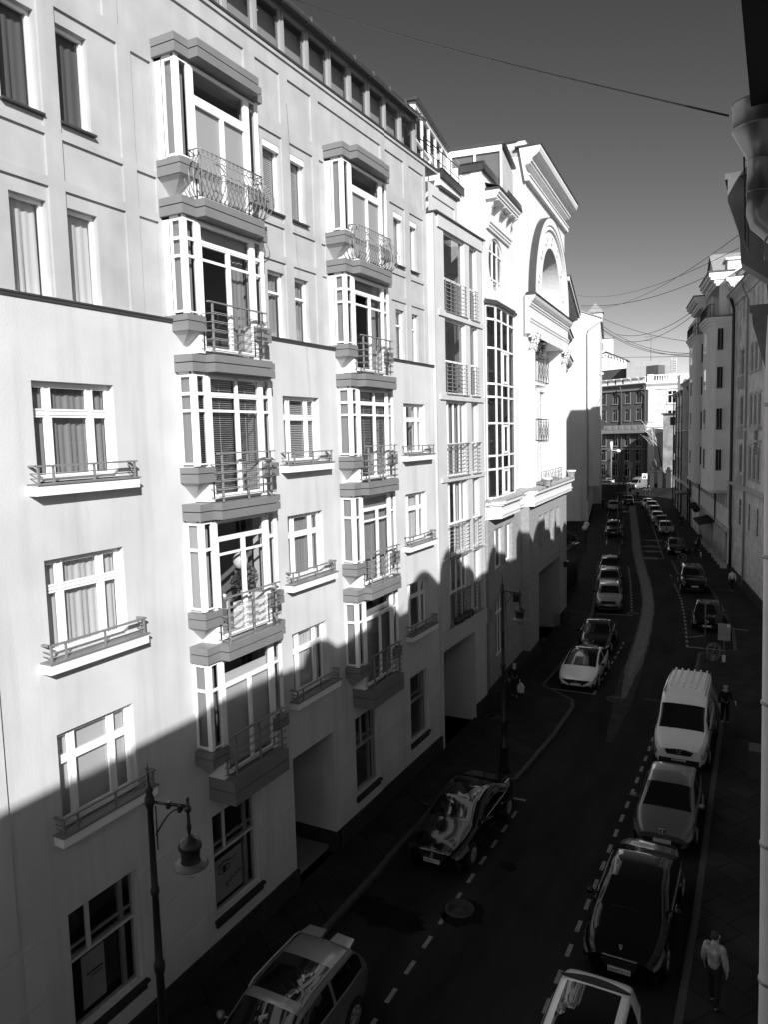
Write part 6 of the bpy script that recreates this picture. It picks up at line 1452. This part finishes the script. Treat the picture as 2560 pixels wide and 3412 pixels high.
def make_car(kind, paint, label, group, opts=()):
    c = CARS[kind]; L, Wd = c['L'], c['W']; hw = Wd / 2
    plan = [(0, .72), (.06, .80), (.22, .91), (.6, .98), (1.2, 1.0), (L - 1.0, 1.0), (L - .4, .95), (L - .1, .86), (L, .78)]
    zb = [(0, .26), (.3, .20), (L - .3, .22), (L, .32)]
    ys = sorted({round(v, 3) for v in [0, .03, .07, .12, .18, .26] + [i * .11 for i in range(3, int(L / .11))] + [c['yc'], c['yw'], min(c['yr'], L), min(c['yb'], L), c['yc'] + .42, c['yb'] - .22 if c['yb'] < L else L - .3, L - .12, L - .05, L] if v <= L})
    ymid = (c['yw'] + c['yr']) / 2 if c['yr'] < L else c['yw'] + .9
    ys = sorted(set(ys) | {round(ymid - .05, 3), round(ymid + .05, 3)})
    TS = [0, .08, .14, .20, .26, .31, .36, .41, .45, .47, .52, .58, .65, .72, .78, .80, .81, .825, .84, .86, .875, .89, .91, .93, .955, .98, 1.0]
    def Sf(y, t, off=0.0):
        w = hw * smo(plan, y, .05); zt = smo(c['top'], y); zs = min(smo(c['belt'], y, .2), zt - .05); z0 = lin(zb, y)
        h = zt - zs; k = min(1, max(0, (h - .08) / .42)); wt = w * (.90 - (.13 if kind != 'van' else .06) * k)
        if t <= .08: u = t / .08; x, z = w * (.90 + .07 * u), z0 + .10 * u
        elif t <= .45:
            u = (t - .08) / .37; x = w * (.97 + .03 * sin(pi * min(1, u * 1.0)) + .0 * u); z = z0 + .10 + (zs - z0 - .10) * u
            x += (.012 if .55 < u < .75 else 0)
        elif t <= .47: u = (t - .45) / .02; x = w * (.97 - .015 * u); z = zs + .012 * u
        elif t <= .80:
            u = min(1.0, (t - .47) / .33); x = w * .955 + (wt - w * .955) * (u ** 1.15); z = zs + .012 + (zt - min(.07 * (1 + k * .3), .6 * h) - zs) * (1 - (1 - u) ** 1.1)
        else:
            u = min(1.0, (t - .80) / .20); a = u * pi / 2; zl = zs + .012 + (zt - min(.07 * (1 + k * .3), .6 * h) - zs)
            x = wt * max(0.0, cos(a)) ** .5; z = zl + (zt - zl) * sin(a)
        return x + off, y, z + off * .6
    # one smooth skin: relax the sampled surface along the car and across it
    G = [[list(Sf(y, t)) for t in TS] for y in ys]; nY, nT = len(ys), len(TS); tb_ = TS.index(.47)
    for it in range(10):
        H = [[p[:] for p in row] for row in G]
        for i in range(1, nY - 1):
            a_, c_ = ys[i] - ys[i - 1], ys[i + 1] - ys[i]
            for j in range(nT):
                for q in (0, 2):
                    m_ = (G[i - 1][j][q] * c_ + G[i + 1][j][q] * a_) / (a_ + c_); k_ = .5 if min(a_, c_) > .05 else .25
                    H[i][j][q] = G[i][j][q] * (1 - k_) + m_ * k_
        G = H
        if it < 3:
            H = [[p[:] for p in row] for row in G]
            for i in range(nY):
                for j in range(tb_ + 1, nT - 1):
                    for q in (0, 2): H[i][j][q] = .5 * G[i][j][q] + .25 * (G[i][j - 1][q] + G[i][j + 1][q])
            G = H
    def cls(ya, yb_, ta, tb):
        ym = (ya + yb_) / 2; tm = (ta + tb) / 2
        if tm > .86:
            if c['yc'] < ym < c['yw']: return 'windscreen'
            if c['yr'] < ym < c['yb']: return 'rear_window'
            if 'glassroof' in opts and c['yw'] < ym < c['yr'] - (.2 if kind == 'cross' else 0) and tm > (.90 if kind == 'cross' else .86): return 'roof_glass'
            if 'sunroof' in opts and c['yw'] + .28 < ym < c['yw'] + 1.35 and tm > .89: return 'roof_glass'
        if .47 < tm < .78 and c['yc'] + .42 < ym < min(c['yb'] - .2, L - .35):
            if abs(ym - ymid) < .05: return 'body'
            if kind == 'van' and ym > 2.1: return 'body'
            return 'side_window'
        return 'body'
    groups = {}
    for i in range(len(ys) - 1):
        for j in range(len(TS) - 1): groups.setdefault(cls(ys[i], ys[i + 1], TS[j], TS[j + 1]), []).append((i, j))
    root = empty('parked_car' if kind != 'van' else 'parked_van', (0, 0, 0), label, 'van' if kind == 'van' else 'car', group)
    def grid(cells, sides, m, name, parent, off=0.0):
        b = MB()
        for s_ in sides:
            idx = {}; vs = []; fs = []
            for (i, j) in cells:
                f = []
                for (a, e) in ((i, j), (i + 1, j), (i + 1, j + 1), (i, j + 1)):
                    if (a, e) not in idx:
                        x, y, z = G[a][e]; idx[(a, e)] = len(vs); vs.append((x * s_ if TS[e] < 1 else 0, y, z))
                    f.append(idx[(a, e)])
                fs.append(tuple(f))
            b.add(vs, fs, 0, True)
        o = b.build(name, m, parent)
        bm_ = bmesh.new(); bm_.from_mesh(o.data); bmesh.ops.remove_doubles(bm_, verts=bm_.verts, dist=.0008); bmesh.ops.recalc_face_normals(bm_, faces=bm_.faces)
        if name == 'body':
            for e in bm_.edges: pass
        bm_.to_mesh(o.data); bm_.free(); o.data.polygons.foreach_set('use_smooth', [True] * len(o.data.polygons)); return o
    body = grid(groups['body'], (1, -1), paint, 'body', root)
    for y in (0, L):
        cap = MB(); P = [tuple(p) for p in G[0 if y == 0 else -1]]; cap.add([(x, y, z) for x, _, z in P] + [(-x, y, z) for x, _, z in reversed(P[:-1])], [tuple(range(2 * len(P) - 1))], 0)
        cap.build('front_bumper' if y == 0 else 'rear_bumper', paint, root)
    ub = MB(); ub.box(-hw * .86, hw * .86, .15, L - .15, .16, .34); ub.build('underbody', 'rubber', root)
    for nm in ('windscreen', 'rear_window', 'roof_glass'):
        if nm in groups: grid(groups[nm], (1, -1), 'car_glass', nm, root)
    if 'side_window' in groups:
        for s_ in (1, -1): grid(groups['side_window'], (s_,), 'car_glass', 'side_window', root)
    def patch(y0, y1, t0, t1, m, name, sides=(1, -1), off=.012, parent=root, n=6, slant=0.0):
        out = []
        for s_ in sides:
            b = MB(); vs = []
            for i in range(n + 1):
                for j in range(n + 1):
                    tt = t0 + (t1 - t0) * j / n; yy = y0 + (y1 - y0) * i / n + slant * j / n
                    x, y, z = Sf(max(0, yy), tt, off); vs.append((x * s_, y - off * .8, z))
            b.add(vs, [(i * (n + 1) + j, (i + 1) * (n + 1) + j, (i + 1) * (n + 1) + j + 1, i * (n + 1) + j + 1) for i in range(n) for j in range(n)], 0, True); out.append(b.build(name, m, parent))
        return out
    hl = {'saloon': (.05, .62, .33, .46), 'hatch': (.04, .75, .30, .46), 'cross': (.04, .7, .32, .46), 'eqe': (.02, .45, .34, .43), 'suv': (.03, .55, .32, .43), 'boxy': (.01, .30, .33, .44), 'van': (.05, .55, .28, .46)}[kind]
    for o in patch(*hl, 'headlamp', 'headlight', n=5):
        pass
    if kind == 'eqe':
        for o in patch(.0, .20, .08, .2, 'rubber', 'air_intake'): pass
    r_ = .345 if kind in ('suv', 'boxy', 'van') else .33
    for wy in (.88 if kind != 'van' else .95, L - .98):
        for s_ in (1, -1):
            b = MB(); prof = [(.0, -.10), (r_ - .02, -.10), (r_, -.08), (r_, .08), (r_ - .02, .10), (r_ * .66, .11)]
            vs = []; seg = 20; x0 = s_ * (hw - .085)
            for rr_, q in prof:
                for k in range(seg): t = 2 * pi * k / seg; vs.append((x0 + s_ * q, wy + rr_ * cos(t), r_ + rr_ * sin(t)))
            b.add(vs, [(i * seg + k, i * seg + (k + 1) % seg, (i + 1) * seg + (k + 1) % seg, (i + 1) * seg + k) for i in range(len(prof) - 1) for k in range(seg)], 0, True)
            w = b.build('wheel', 'rubber', root)
            b = MB()
            for k in range(7): t = 2 * pi * k / 7; b.tube([(x0 + s_ * .095, wy, r_), (x0 + s_ * .105, wy + r_ * .64 * cos(t), r_ + r_ * .64 * sin(t))], [.05, .03], 5)
            b.tube([(x0 + s_ * .1, wy + r_ * .65 * cos(t), r_ + r_ * .65 * sin(t)) for t in [2 * pi * k / 18 for k in range(18)]], .018, 5, cyc=True); b.build('rim', 'silver_paint', w)
            b = MB(); b.prism([(wy + (r_ + .055) * cos(t), r_ + (r_ + .055) * sin(t)) for t in [2 * pi * k / 24 for k in range(24)]], x0 + s_ * .07, x0 + s_ * .088, 'u'); b.build('wheel_arch', 'rubber', w)
        
    zs_ = smo(c['belt'], c['yc'] + .5, .2)
    for s_ in (1, -1):
        b = MB(); mx = s_ * (hw + (.12 if kind != 'van' else .18)); mz = zs_ + .10; my = c['yc'] + .42; k = 1.6 if kind == 'van' else 1.0
        b.lathe([(.001, -.07 * k), (.075, -.05 * k), (.09, 0), (.08, .06 * k), (.001, .08 * k)], (mx, my, mz + .05 * (k - 1)), 10); b.tube([(s_ * hw * .92, my + .05, mz - .04), (mx, my, mz - .02)], .025, 5)
        b.build('mirror', 'cloth_black' if 'darkmirror' in opts or kind == 'van' else paint, root)
    b = MB()
    if 'chrome' in opts:
        for s_ in (1, -1):
            b.tube([(Sf(y, .455, .008)[0] * s_, y, Sf(y, .46)[2]) for y in [c['yc'] + .3 + i * .3 for i in range(int((c['yb'] - c['yc'] - .4) / .3) + 1)]], .010, 4)
            for y in (c['yc'] + .95, c['yc'] + 1.95): b.tube([(s_ * (hw + .012), y, .80), (s_ * (hw + .035), y + .1, .81), (s_ * (hw + .012), y + .2, .80)], .012, 5)
        b.build('chrome_trim', 'chrome', root)
    # noses
    g = MB(); ch = MB()
    if kind == 'saloon':
        w0, z0, z1 = .42, .40, .66
        g.prism([(-w0 * .8, z0), (w0 * .8, z0), (w0, z1 - .08), (w0 * .92, z1), (-w0 * .92, z1), (-w0, z1 - .08)], -.022, .05, 'n')
        for k in range(4): z = z0 + .05 + k * .055; ch.box(-w0 * (.84 + .04 * k), w0 * (.84 + .04 * k), -.035, -.02, z, z + .014)
        ch.box(-w0 * .95, w0 * .95, -.035, .02, z1 - .012, z1 + .02)
        star(ch, 0, -.04, .55, .07) if 'bigstar' in opts else None
        if 'ornament' in opts: star(ch, 0, .16, .86, .045, th=.006); ch.tube([(0, .16, .74), (0, .16, .82)], .012, 5)
    elif kind == 'eqe':
        g.prism([(-.62, .50), (-.30, .30), (.30, .30), (.62, .50), (.70, .56), (-.70, .56)], -.02, .05, 'n'); star(ch, 0, -.03, .44, .085)
        for s_ in (1, -1): g.prism([(s_ * .42, .22), (s_ * .68, .24), (s_ * .70, .33), (s_ * .5, .31)], -.018, .05, 'n')
    elif kind in ('hatch', 'cross'):
        g.prism([(-.50, .26), (.50, .26), (.62, .42), (.3, .46), (-.3, .46), (-.62, .42)], -.02, .05, 'n')
        if 'shield' in opts:
            e = MB(); e.add([(-.11, .09, .72), (.11, .09, .72), (.09, .02, .63), (0, -.015, .585), (-.09, .02, .63)], [(0, 1, 2, 3, 4)]); eb = e.build('badge', 'rubber', root)
            e = MB(); P = [(-.11, .09, .722), (.11, .09, .722), (.09, .02, .632), (0, -.017, .587), (-.09, .02, .632)]; e.tube(P, .007, 4, cyc=True)
            for q in ([(0, .0, .605), (.0, .045, .665), (-.03, .06, .68)], [(0, .045, .665), (.04, .05, .67)], [(0, .02, .635), (.035, .01, .62)], [(0, .02, .63), (-.035, .01, .615)], [(.0, .045, .665), (.012, .075, .70)]): e.tube([(x, y - .012, z) for x, y, z in q], .009, 4)
            e.build('badge_figure', 'chrome', eb)
    elif kind in ('suv', 'boxy'):
        g.box(-.50, .50, -.02, .05, .66 if kind == 'suv' else .72, .84 if kind == 'suv' else .92); g.box(-.7, .7, -.02, .05, .30, .50); ch.box(-.52, .52, -.03, .0, .84 if kind == 'suv' else .92, .87 if kind == 'suv' else .95)
    elif kind == 'van':
        g.prism([(-.52, .80), (-.42, .64), (.42, .64), (.52, .80), (.3, .86), (-.3, .86)], -.025, .06, 'n'); g.box(-.72, .72, -.02, .05, .24, .48)
        ch.tube([(-.5, -.03, .81), (-.28, -.035, .87), (0, -.04, .885), (.28, -.035, .87), (.5, -.03, .81)], .018, 5)
        ch.tube([(.085 * cos(t), -.05, .80 + .085 * sin(t)) for t in [2 * pi * i / 18 for i in range(18)]], .016, 5, cyc=True); ch.tube([(-.12, -.05, .79), (.03, -.055, .81), (-.03, -.055, .79), (.12, -.05, .81)], .012, 4)
        rb_ = MB()
        for k in range(6): x = -.62 + k * .25; rb_.box(x - .035, x + .035, 3.05, 5.1, 2.40, 2.50); rb_.box(x - .035, x + .035, 2.62, 2.92, 2.40, 2.485)
        rb_.build('roof_ribs', paint, root); MB().box(-.78, -.765, 2.0, 5.2, 2.38, 2.46).build('roof_seam', 'clad_seam', root); MB().box(.765, .78, 2.0, 5.2, 2.38, 2.46).build('roof_seam', 'clad_seam', root)
    if g.v: g.build('grille', 'rubber', root)
    if ch.v: ch.build('grille_chrome', 'chrome', root)
    if 'rails' in opts:
        for s_ in (1, -1):
            b = MB(); b.tube([(s_ * hw * .72, c['yw'] + .15, lin(c['top'], c['yw'] + .2) - .03)] + [(s_ * hw * .72, y, lin(c['top'], y) + .02) for y in (c['yw'] + .35, c['yw'] + 1.0, c['yr'] - .25)] + [(s_ * hw * .72, c['yr'] - .05, lin(c['top'], c['yr']) - .03)], .02, 6); b.build('roof_rail', 'chrome' if 'chrome' in opts else 'silver_paint', root)
    if 'spoiler' in opts:
        for s_ in (1, -1):
            b = MB(); b.prism([(s_ * .12, c['yr'] - .02), (s_ * .66, c['yr'] - .06), (s_ * .60, c['yr'] + .26), (s_ * .14, c['yr'] + .28)], lin(c['top'], c['yr']) - .08, lin(c['top'], c['yr']) - .02); b.build('spoiler', paint, root)
    if 'wingspoiler' in opts:
        b = MB(); n = 12; zt = lin(c['top'], c['yr'])
        up_ = [(-.72 + 1.44 * i / n, c['yr'] + .10 - .16 * (2 * i / n - 1) ** 2) for i in range(n + 1)]; dn = [(x * .97, y - .20 * (1 - (x / .73) ** 2) - .01) for x, y in reversed(up_)]
        b.prism(up_ + dn, zt - .02, zt + .015); b.build('spoiler', 'rubber', root)
    b = MB(); b.tube([(-.45, c['yc'] - .01, lin(c['top'], c['yc']) + .02), (.25, c['yc'] + .06, lin(c['top'], c['yc'] + .06) + .01)], .009, 4); b.tube([(.0, c['yc'] - .01, lin(c['top'], c['yc']) + .02), (.62, c['yc'] + .05, lin(c['top'], c['yc'] + .05) - .02)], .009, 4); b.build('wiper', 'rubber', root)
    if 'antenna' in opts: b = MB(); b.tube([(0, c['yr'] - .15, lin(c['top'], c['yr'] - .15)), (0, c['yr'], lin(c['top'], c['yr']) + .16)], .008, 5); b.build('antenna', 'rubber', root)
    # plate
    pz = {'cross': .4, 'saloon': .33, 'hatch': .36, 'eqe': .285, 'suv': .52, 'boxy': .56, 'van': .42}[kind]
    pl_ = MB(); pl_.box(-.26, .26, -.055, -.035, pz, pz + .112); pp = pl_.build('number_plate', 'plate_white', root)
    txt = [o_[6:] for o_ in opts if o_.startswith('plate:')]
    if txt:
        main, reg = txt[0].split('|'); put_text(main, .105, pp, -.075, -.058, pz + .054); put_text(reg, .075, pp, .19, -.058, pz + .066)
        MB().box(.115, .120, -.058, -.056, pz + .008, pz + .104).build('divider', 'plate_text', pp)
    return root
CP = {}
def place(root, x, y, ang): root.location = (x, y, 0); root.rotation_euler.z = radians(ang); return root
def again(src, label, x, y, ang, paint=None, group=None):
    o = copy_tree(CP[src]); o['label'] = label
    if group: o['group'] = group
    if paint:
        for ch in o.children:
            if ch.name.split('.')[0] in ('body', 'front_bumper', 'rear_bumper', 'mirror', 'spoiler', 'roof_ribs') and ch.data.materials[0].name not in ('rubber',):
                ch.data = ch.data.copy(); ch.data.materials[0] = MT[paint]
    return place(o, x, y, ang)
GL, GR = 'cars parked along the left kerb', 'cars parked along the right kerb'
CP['s'] = place(make_car('saloon', 'black_paint', 'long glossy black saloon with a chrome grille, parked behind the nearest white car', GR, ('chrome', 'ornament', 'glassroof', 'plate:A848TE|193')), -3.02, 16.95, 0)
CP['cls'] = place(make_car('saloon', 'black_paint', 'glossy black saloon parked alone beside the left kerb below the lamp post', GL, ('chrome', 'bigstar', 'glassroof', 'plate:E989MP|797')), -8.86, 19.25, -1.0)
CP['suv'] = place(make_car('suv', 'bronze_paint', 'metallic estate car with sunroof and roof rails, cut off by the bottom edge', GL, ('rails', 'sunroof', 'spoiler', 'antenna')), -8.90, 9.20, 0)
CP['peu'] = place(make_car('hatch', 'grey_paint', 'matt grey hatchback with a shield badge, parked between the black saloon and the white van', GR, ('shield', 'antenna')), -2.88, 23.2, 1)
CP['van'] = place(make_car('van', 'white_paint', 'white delivery van with ribbed roof, parked in the right hand row', GR, ('plate:K512HM|797',)), -3.08, 29.35, 0.5)
CP['wht'] = place(make_car('cross', 'white_paint', 'white hatchback with glass roof and black spoiler, cut off by the bottom edge', GR, ('glassroof', 'wingspoiler')), -3.12, 11.40, 0)
CP['eqe'] = place(make_car('eqe', 'white_paint', 'white streamlined saloon with black glass roof in the left hand row', GL, ('glassroof', 'darkmirror')), -8.75, 36.75, 2.5)
again('s', 'glossy black saloon close behind the white streamlined saloon', -9.25, 43.0, 6, group=GL)
CP['est'] = place(make_car('suv', 'silver_paint', 'light grey car with bright roof rails, first of the three parked past the manhole', GL, ('rails', 'darkmirror')), -10.5, 53.9, 10.0)
again('est', 'dark grey car with roof rails, middle of the three parked past the manhole', -11.6, 59.9, 10.9, 'dark_grey_paint'); again('est', 'dark car, last of the three parked past the manhole', -12.7, 65.9, 10.9, 'black_paint')
CP['rr'] = place(make_car('boxy', 'black_paint', 'boxy black off-road car with a bright grille bar beside the walking man in white', GR, ()), -5.55, 62.6, 10.0)
again('rr', 'boxy dark off-road truck standing alone on the left past the lamp post', -17.6, 93.3, 10.9, 'dark_grey_paint', GL)
again('peu', 'dark saloon parked nearest beyond the two pole mounted boards', -3.75, 50.9, 4, 'black_paint', GR)
again('s', 'black saloon in front of the far bicycle racks', -8.9, 81.5, 10.9, group=GR)
again('peu', 'pale hatchback at the near end of the far right hand row', -11.95, 97.3, 10.9, 'silver_paint', GR)
again('s', 'second car of the far right hand row, black with a bright roof patch', -13.2, 103.4, 10.9, 'black_paint', GR)
again('peu', 'third car of the far right hand row, white', -14.5, 109.0, 10.9, 'white_paint', GR)
again('est', 'fourth car of the far right hand row, dark and taller', -15.7, 115.0, 10.9, 'dark_grey_paint', GR)
again('est', 'fifth car of the far right hand row, pale roof', -17.2, 122.6, 10.9, 'silver_paint', GR)
again('peu', 'last white car of the far right hand row', -18.9, 130.0, 10.9, 'white_paint', GR)
again('peu', 'silver hatchback on the left behind the lamp post, facing the camera', -23.5, 124.5, 10.9, 'silver_paint', GL)
again('est', 'dark high car standing behind the silver hatchback on the left', -22.6, 133.0, 10.9, 'black_paint', GL)
GJ = 'cars at the far junction'
again('peu', 'white car in full sun at the far junction', -35.6, 186, 25, 'white_paint', GJ); again('van', 'pale van seen from afar below the hoardings', -28.4, 171.5, -20, 'silver_paint', GJ)
again('est', 'dark car at the junction left of the sunlit white car', -41.0, 196, 20, 'dark_grey_paint', GJ); again('s', 'dark saloon with pale roof at the junction near the gable wall', -37.2, 172, 60, 'silver_paint', GJ)
again('peu', 'dark hatchback at the junction right behind the gable wall corner', -33.8, 152, 30, 'dark_grey_paint', GJ); again('est', 'dark low car at the junction between the hoardings and the railing', -32.3, 176, 80, 'dark_grey_paint', GJ)
# =====================================================================
# PEOPLE
# =====================================================================
def skin_mesh(name, V, E, m, parent, sub=1, root=0):
    me = bpy.data.meshes.new(name); me.from_pydata([v[:3] for v in V], [], []) if False else me.from_pydata([v[:3] for v in V], E, [])
    o = bpy.data.objects.new(name, me); COL.objects.link(o); o.parent = parent
    sk_ = o.modifiers.new('skin', 'SKIN'); sk_.use_smooth_shade = True
    for i, v in enumerate(V): me.skin_vertices[0].data[i].radius = (v[3], v[3] if len(v) < 5 else v[4])
    me.skin_vertices[0].data[root].use_root = True
    if sub: s_ = o.modifiers.new('subd', 'SUBSURF'); s_.levels = 1; s_.render_levels = sub
    me.materials.append(MT[m]); return o
def person(x, y, rz, label, top='cloth_black', legs='cloth_black', step=.18, arms=((-.10, .02), (.10, -.04)), hands=True, z=.13, h=1.76, hair='hair', jacket=1.0, fore=(0.0, 0.0)):
    """faces -y before turning"""
    o = empty('person', (x, y, z), label, 'person'); o.rotation_euler.z = radians(rz); k = h / 1.76; o.scale = (k, k, k)
    s = step
    V = [(0, 0, .95, .11, .14)]; E = []
    def add(p, q): V.append(p); E.append((q, len(V) - 1)); return len(V) - 1
    a = add((0, 0, 1.12, .105, .14), 0); a = add((0, .01, 1.32, .11, .16), a); ch = add((0, .01, 1.42, .08, .12), a); nk = add((0, -.01, 1.52, .05), ch)
    hd = add((0, -.03, 1.60, .072, .07), nk); hd2 = add((0, -.025, 1.68, .095, .08), hd); hd3 = add((0, -.015, 1.745, .055), hd2); add((0, -.125, 1.645, .012), hd)
    for sd in (-1, 1): add((sd * .085, -.02, 1.655, .014), hd2)
    AR = []; LG = []
    for i, sd in enumerate((-1, 1)):
        sx, sy = arms[i]
        sh = add((sd * .17, .01, 1.42, .058), ch); el = add((sd * .24, sy * .8 + .02, 1.15, .042), sh)
        f = fore[i]
        wr = add((sd * .25 + sd * 0, sy * 1.6 - .05 - f, .92 + f * .8, .028), el); pm = add((sd * .25, sy * 1.7 - .075 - f * 1.15, .855 + f * .85, .034), wr)
        AR.append([(sd * .17, .01, 1.42, .075 * jacket), (sd * .24, sy * .8 + .02, 1.15, .062 * jacket), (sd * .25, sy * 1.6 - .05 - f, .93 + f * .8, .048 * jacket)])
        if hands:
            px_, py_, pz_ = V[pm][:3]
            for q in range(4):
                dy = -.028 + .018 * q; ln = (.07, .085, .08, .062)[q]
                m1 = add((px_ + sd * .004, py_ + dy, pz_ - .04, .009), pm); m2 = add((px_ - sd * .006, py_ + dy - .004, pz_ - .04 - ln * .5, .008), m1); add((px_ - sd * .02, py_ + dy - .006, pz_ - .04 - ln, .007), m2)
            t1 = add((px_ - sd * .012, py_ - .045, pz_ - .005, .010), pm); add((px_ - sd * .022, py_ - .06, pz_ - .045, .008), t1)
        sg = s if sd > 0 else -s
        hp_ = add((sd * .085, 0, .90, .085), 0); kn = add((sd * .09, -sg * .55 - .02, .50, .055), hp_); an = add((sd * .09, -sg * 1.1 + .04 * abs(s) / .18, .09, .038), kn); add((sd * .10, -sg * 1.1 - .10, .04, .025), an)
        LG.append([(sd * .085, 0, .92, .10), (sd * .09, -sg * .55 - .02, .50, .075), (sd * .09, -sg * 1.1 + .03, .10, .062)])
    b = skin_mesh('body', V, E, 'skin', o)
    J = [(0, 0, .92, .125 * jacket, .165 * jacket), (0, 0, 1.12, .125 * jacket, .16 * jacket), (0, .01, 1.32, .135 * jacket, .18 * jacket), (0, .01, 1.44, .09, .13), (0, .0, 1.49, .065)]; JE = [(0, 1), (1, 2), (2, 3), (3, 4)]
    for r_ in AR:
        n = len(J); J += r_; JE += [(3, n), (n, n + 1), (n + 1, n + 2)]
    skin_mesh('jacket', J, JE, top, o)
    K_ = [(0, 0, .96, .12, .15)]; KE = []
    for r_ in LG: n = len(K_); K_ += r_; KE += [(0, n), (n, n + 1), (n + 1, n + 2)]
    skin_mesh('trousers', K_, KE, legs, o)
    for r_ in LG: skin_mesh('shoe', [(r_[2][0], r_[2][1] + .03, .05, .05), (r_[2][0], r_[2][1] - .06, .045, .05), (r_[2][0], r_[2][1] - .17, .035, .042)], [(0, 1), (1, 2)], 'iron_black', o)
    skin_mesh('hair', [(0, .04, 1.60, .075, .08), (0, .02, 1.67, .095, .092), (0, .0, 1.735, .092, .084), (0, -.03, 1.775, .06)], [(0, 1), (1, 2), (2, 3)], hair, o)
    skin_mesh('collar', [(0, .02, 1.46, .085, .10), (0, .01, 1.53, .075, .08)], [(0, 1)], top, o)
    return o
person(-.98, 17.0, 165, 'person in a pale puffy jacket and dark trousers on the pavement at the lower right', 'cloth_light', 'cloth_black', .12, jacket=1.18, h=1.78)
person(-1.78, 34.7, 25, 'person in black with one hand out, standing on the pavement beside the white van', 'cloth_black', 'cloth_black', .05, fore=(.0, .28), h=1.8)
person(-2.95, 64.0, 170, 'person in a white shirt and black trousers walking away on the right pavement', 'cloth_white', 'cloth_black', .2)
person(-7.04, 79.7, 0, 'person in black walking on the right pavement behind the boxy black car', 'cloth_black', 'cloth_black', .1)
person(-10.98, 103.9, 20, 'person in dark clothes near the pale hatchback on the far right pavement', 'cloth_black', 'cloth_black', .1, fore=(.0, .3))
pb = person(-11.15, 34.3, 20, 'person in dark clothes carrying a white bag by the left archway', 'cloth_black', 'cloth_black', .1)
person(-25.6, 126.7, 10, 'dark clad person on the left pavement near the silver hatchback', 'cloth_black', 'cloth_black', .1)
person(-22.9, 144.5, 0, 'dark clad person crossing at the zebra crossing', 'cloth_black', 'cloth_black', .15)
person(-23.7, 158, 0, 'dark clad person behind the zebra crossing, left one', 'cloth_black', 'cloth_black', .1); person(-22.9, 158.4, 0, 'dark clad person behind the zebra crossing, right one', 'cloth_black', 'cloth_black', .1)
person(-7.3, 86.9, 0, 'dark clad person in the shop doorway under the awning', 'cloth_black', 'cloth_black', .05)
bg_ = MB(); bg_.prism([(-.14, 0), (.14, 0), (.17, .30), (.10, .42), (.02, .48), (-.02, .48), (-.10, .42), (-.17, .30)], -.06, .06, 'n'); bgo = bg_.build('carrier_bag', 'bag_white', None, 'white carrier bag hanging from the hand of the person by the left archway', 'bag')
bgo.location = (-10.83, 34.28, .42)
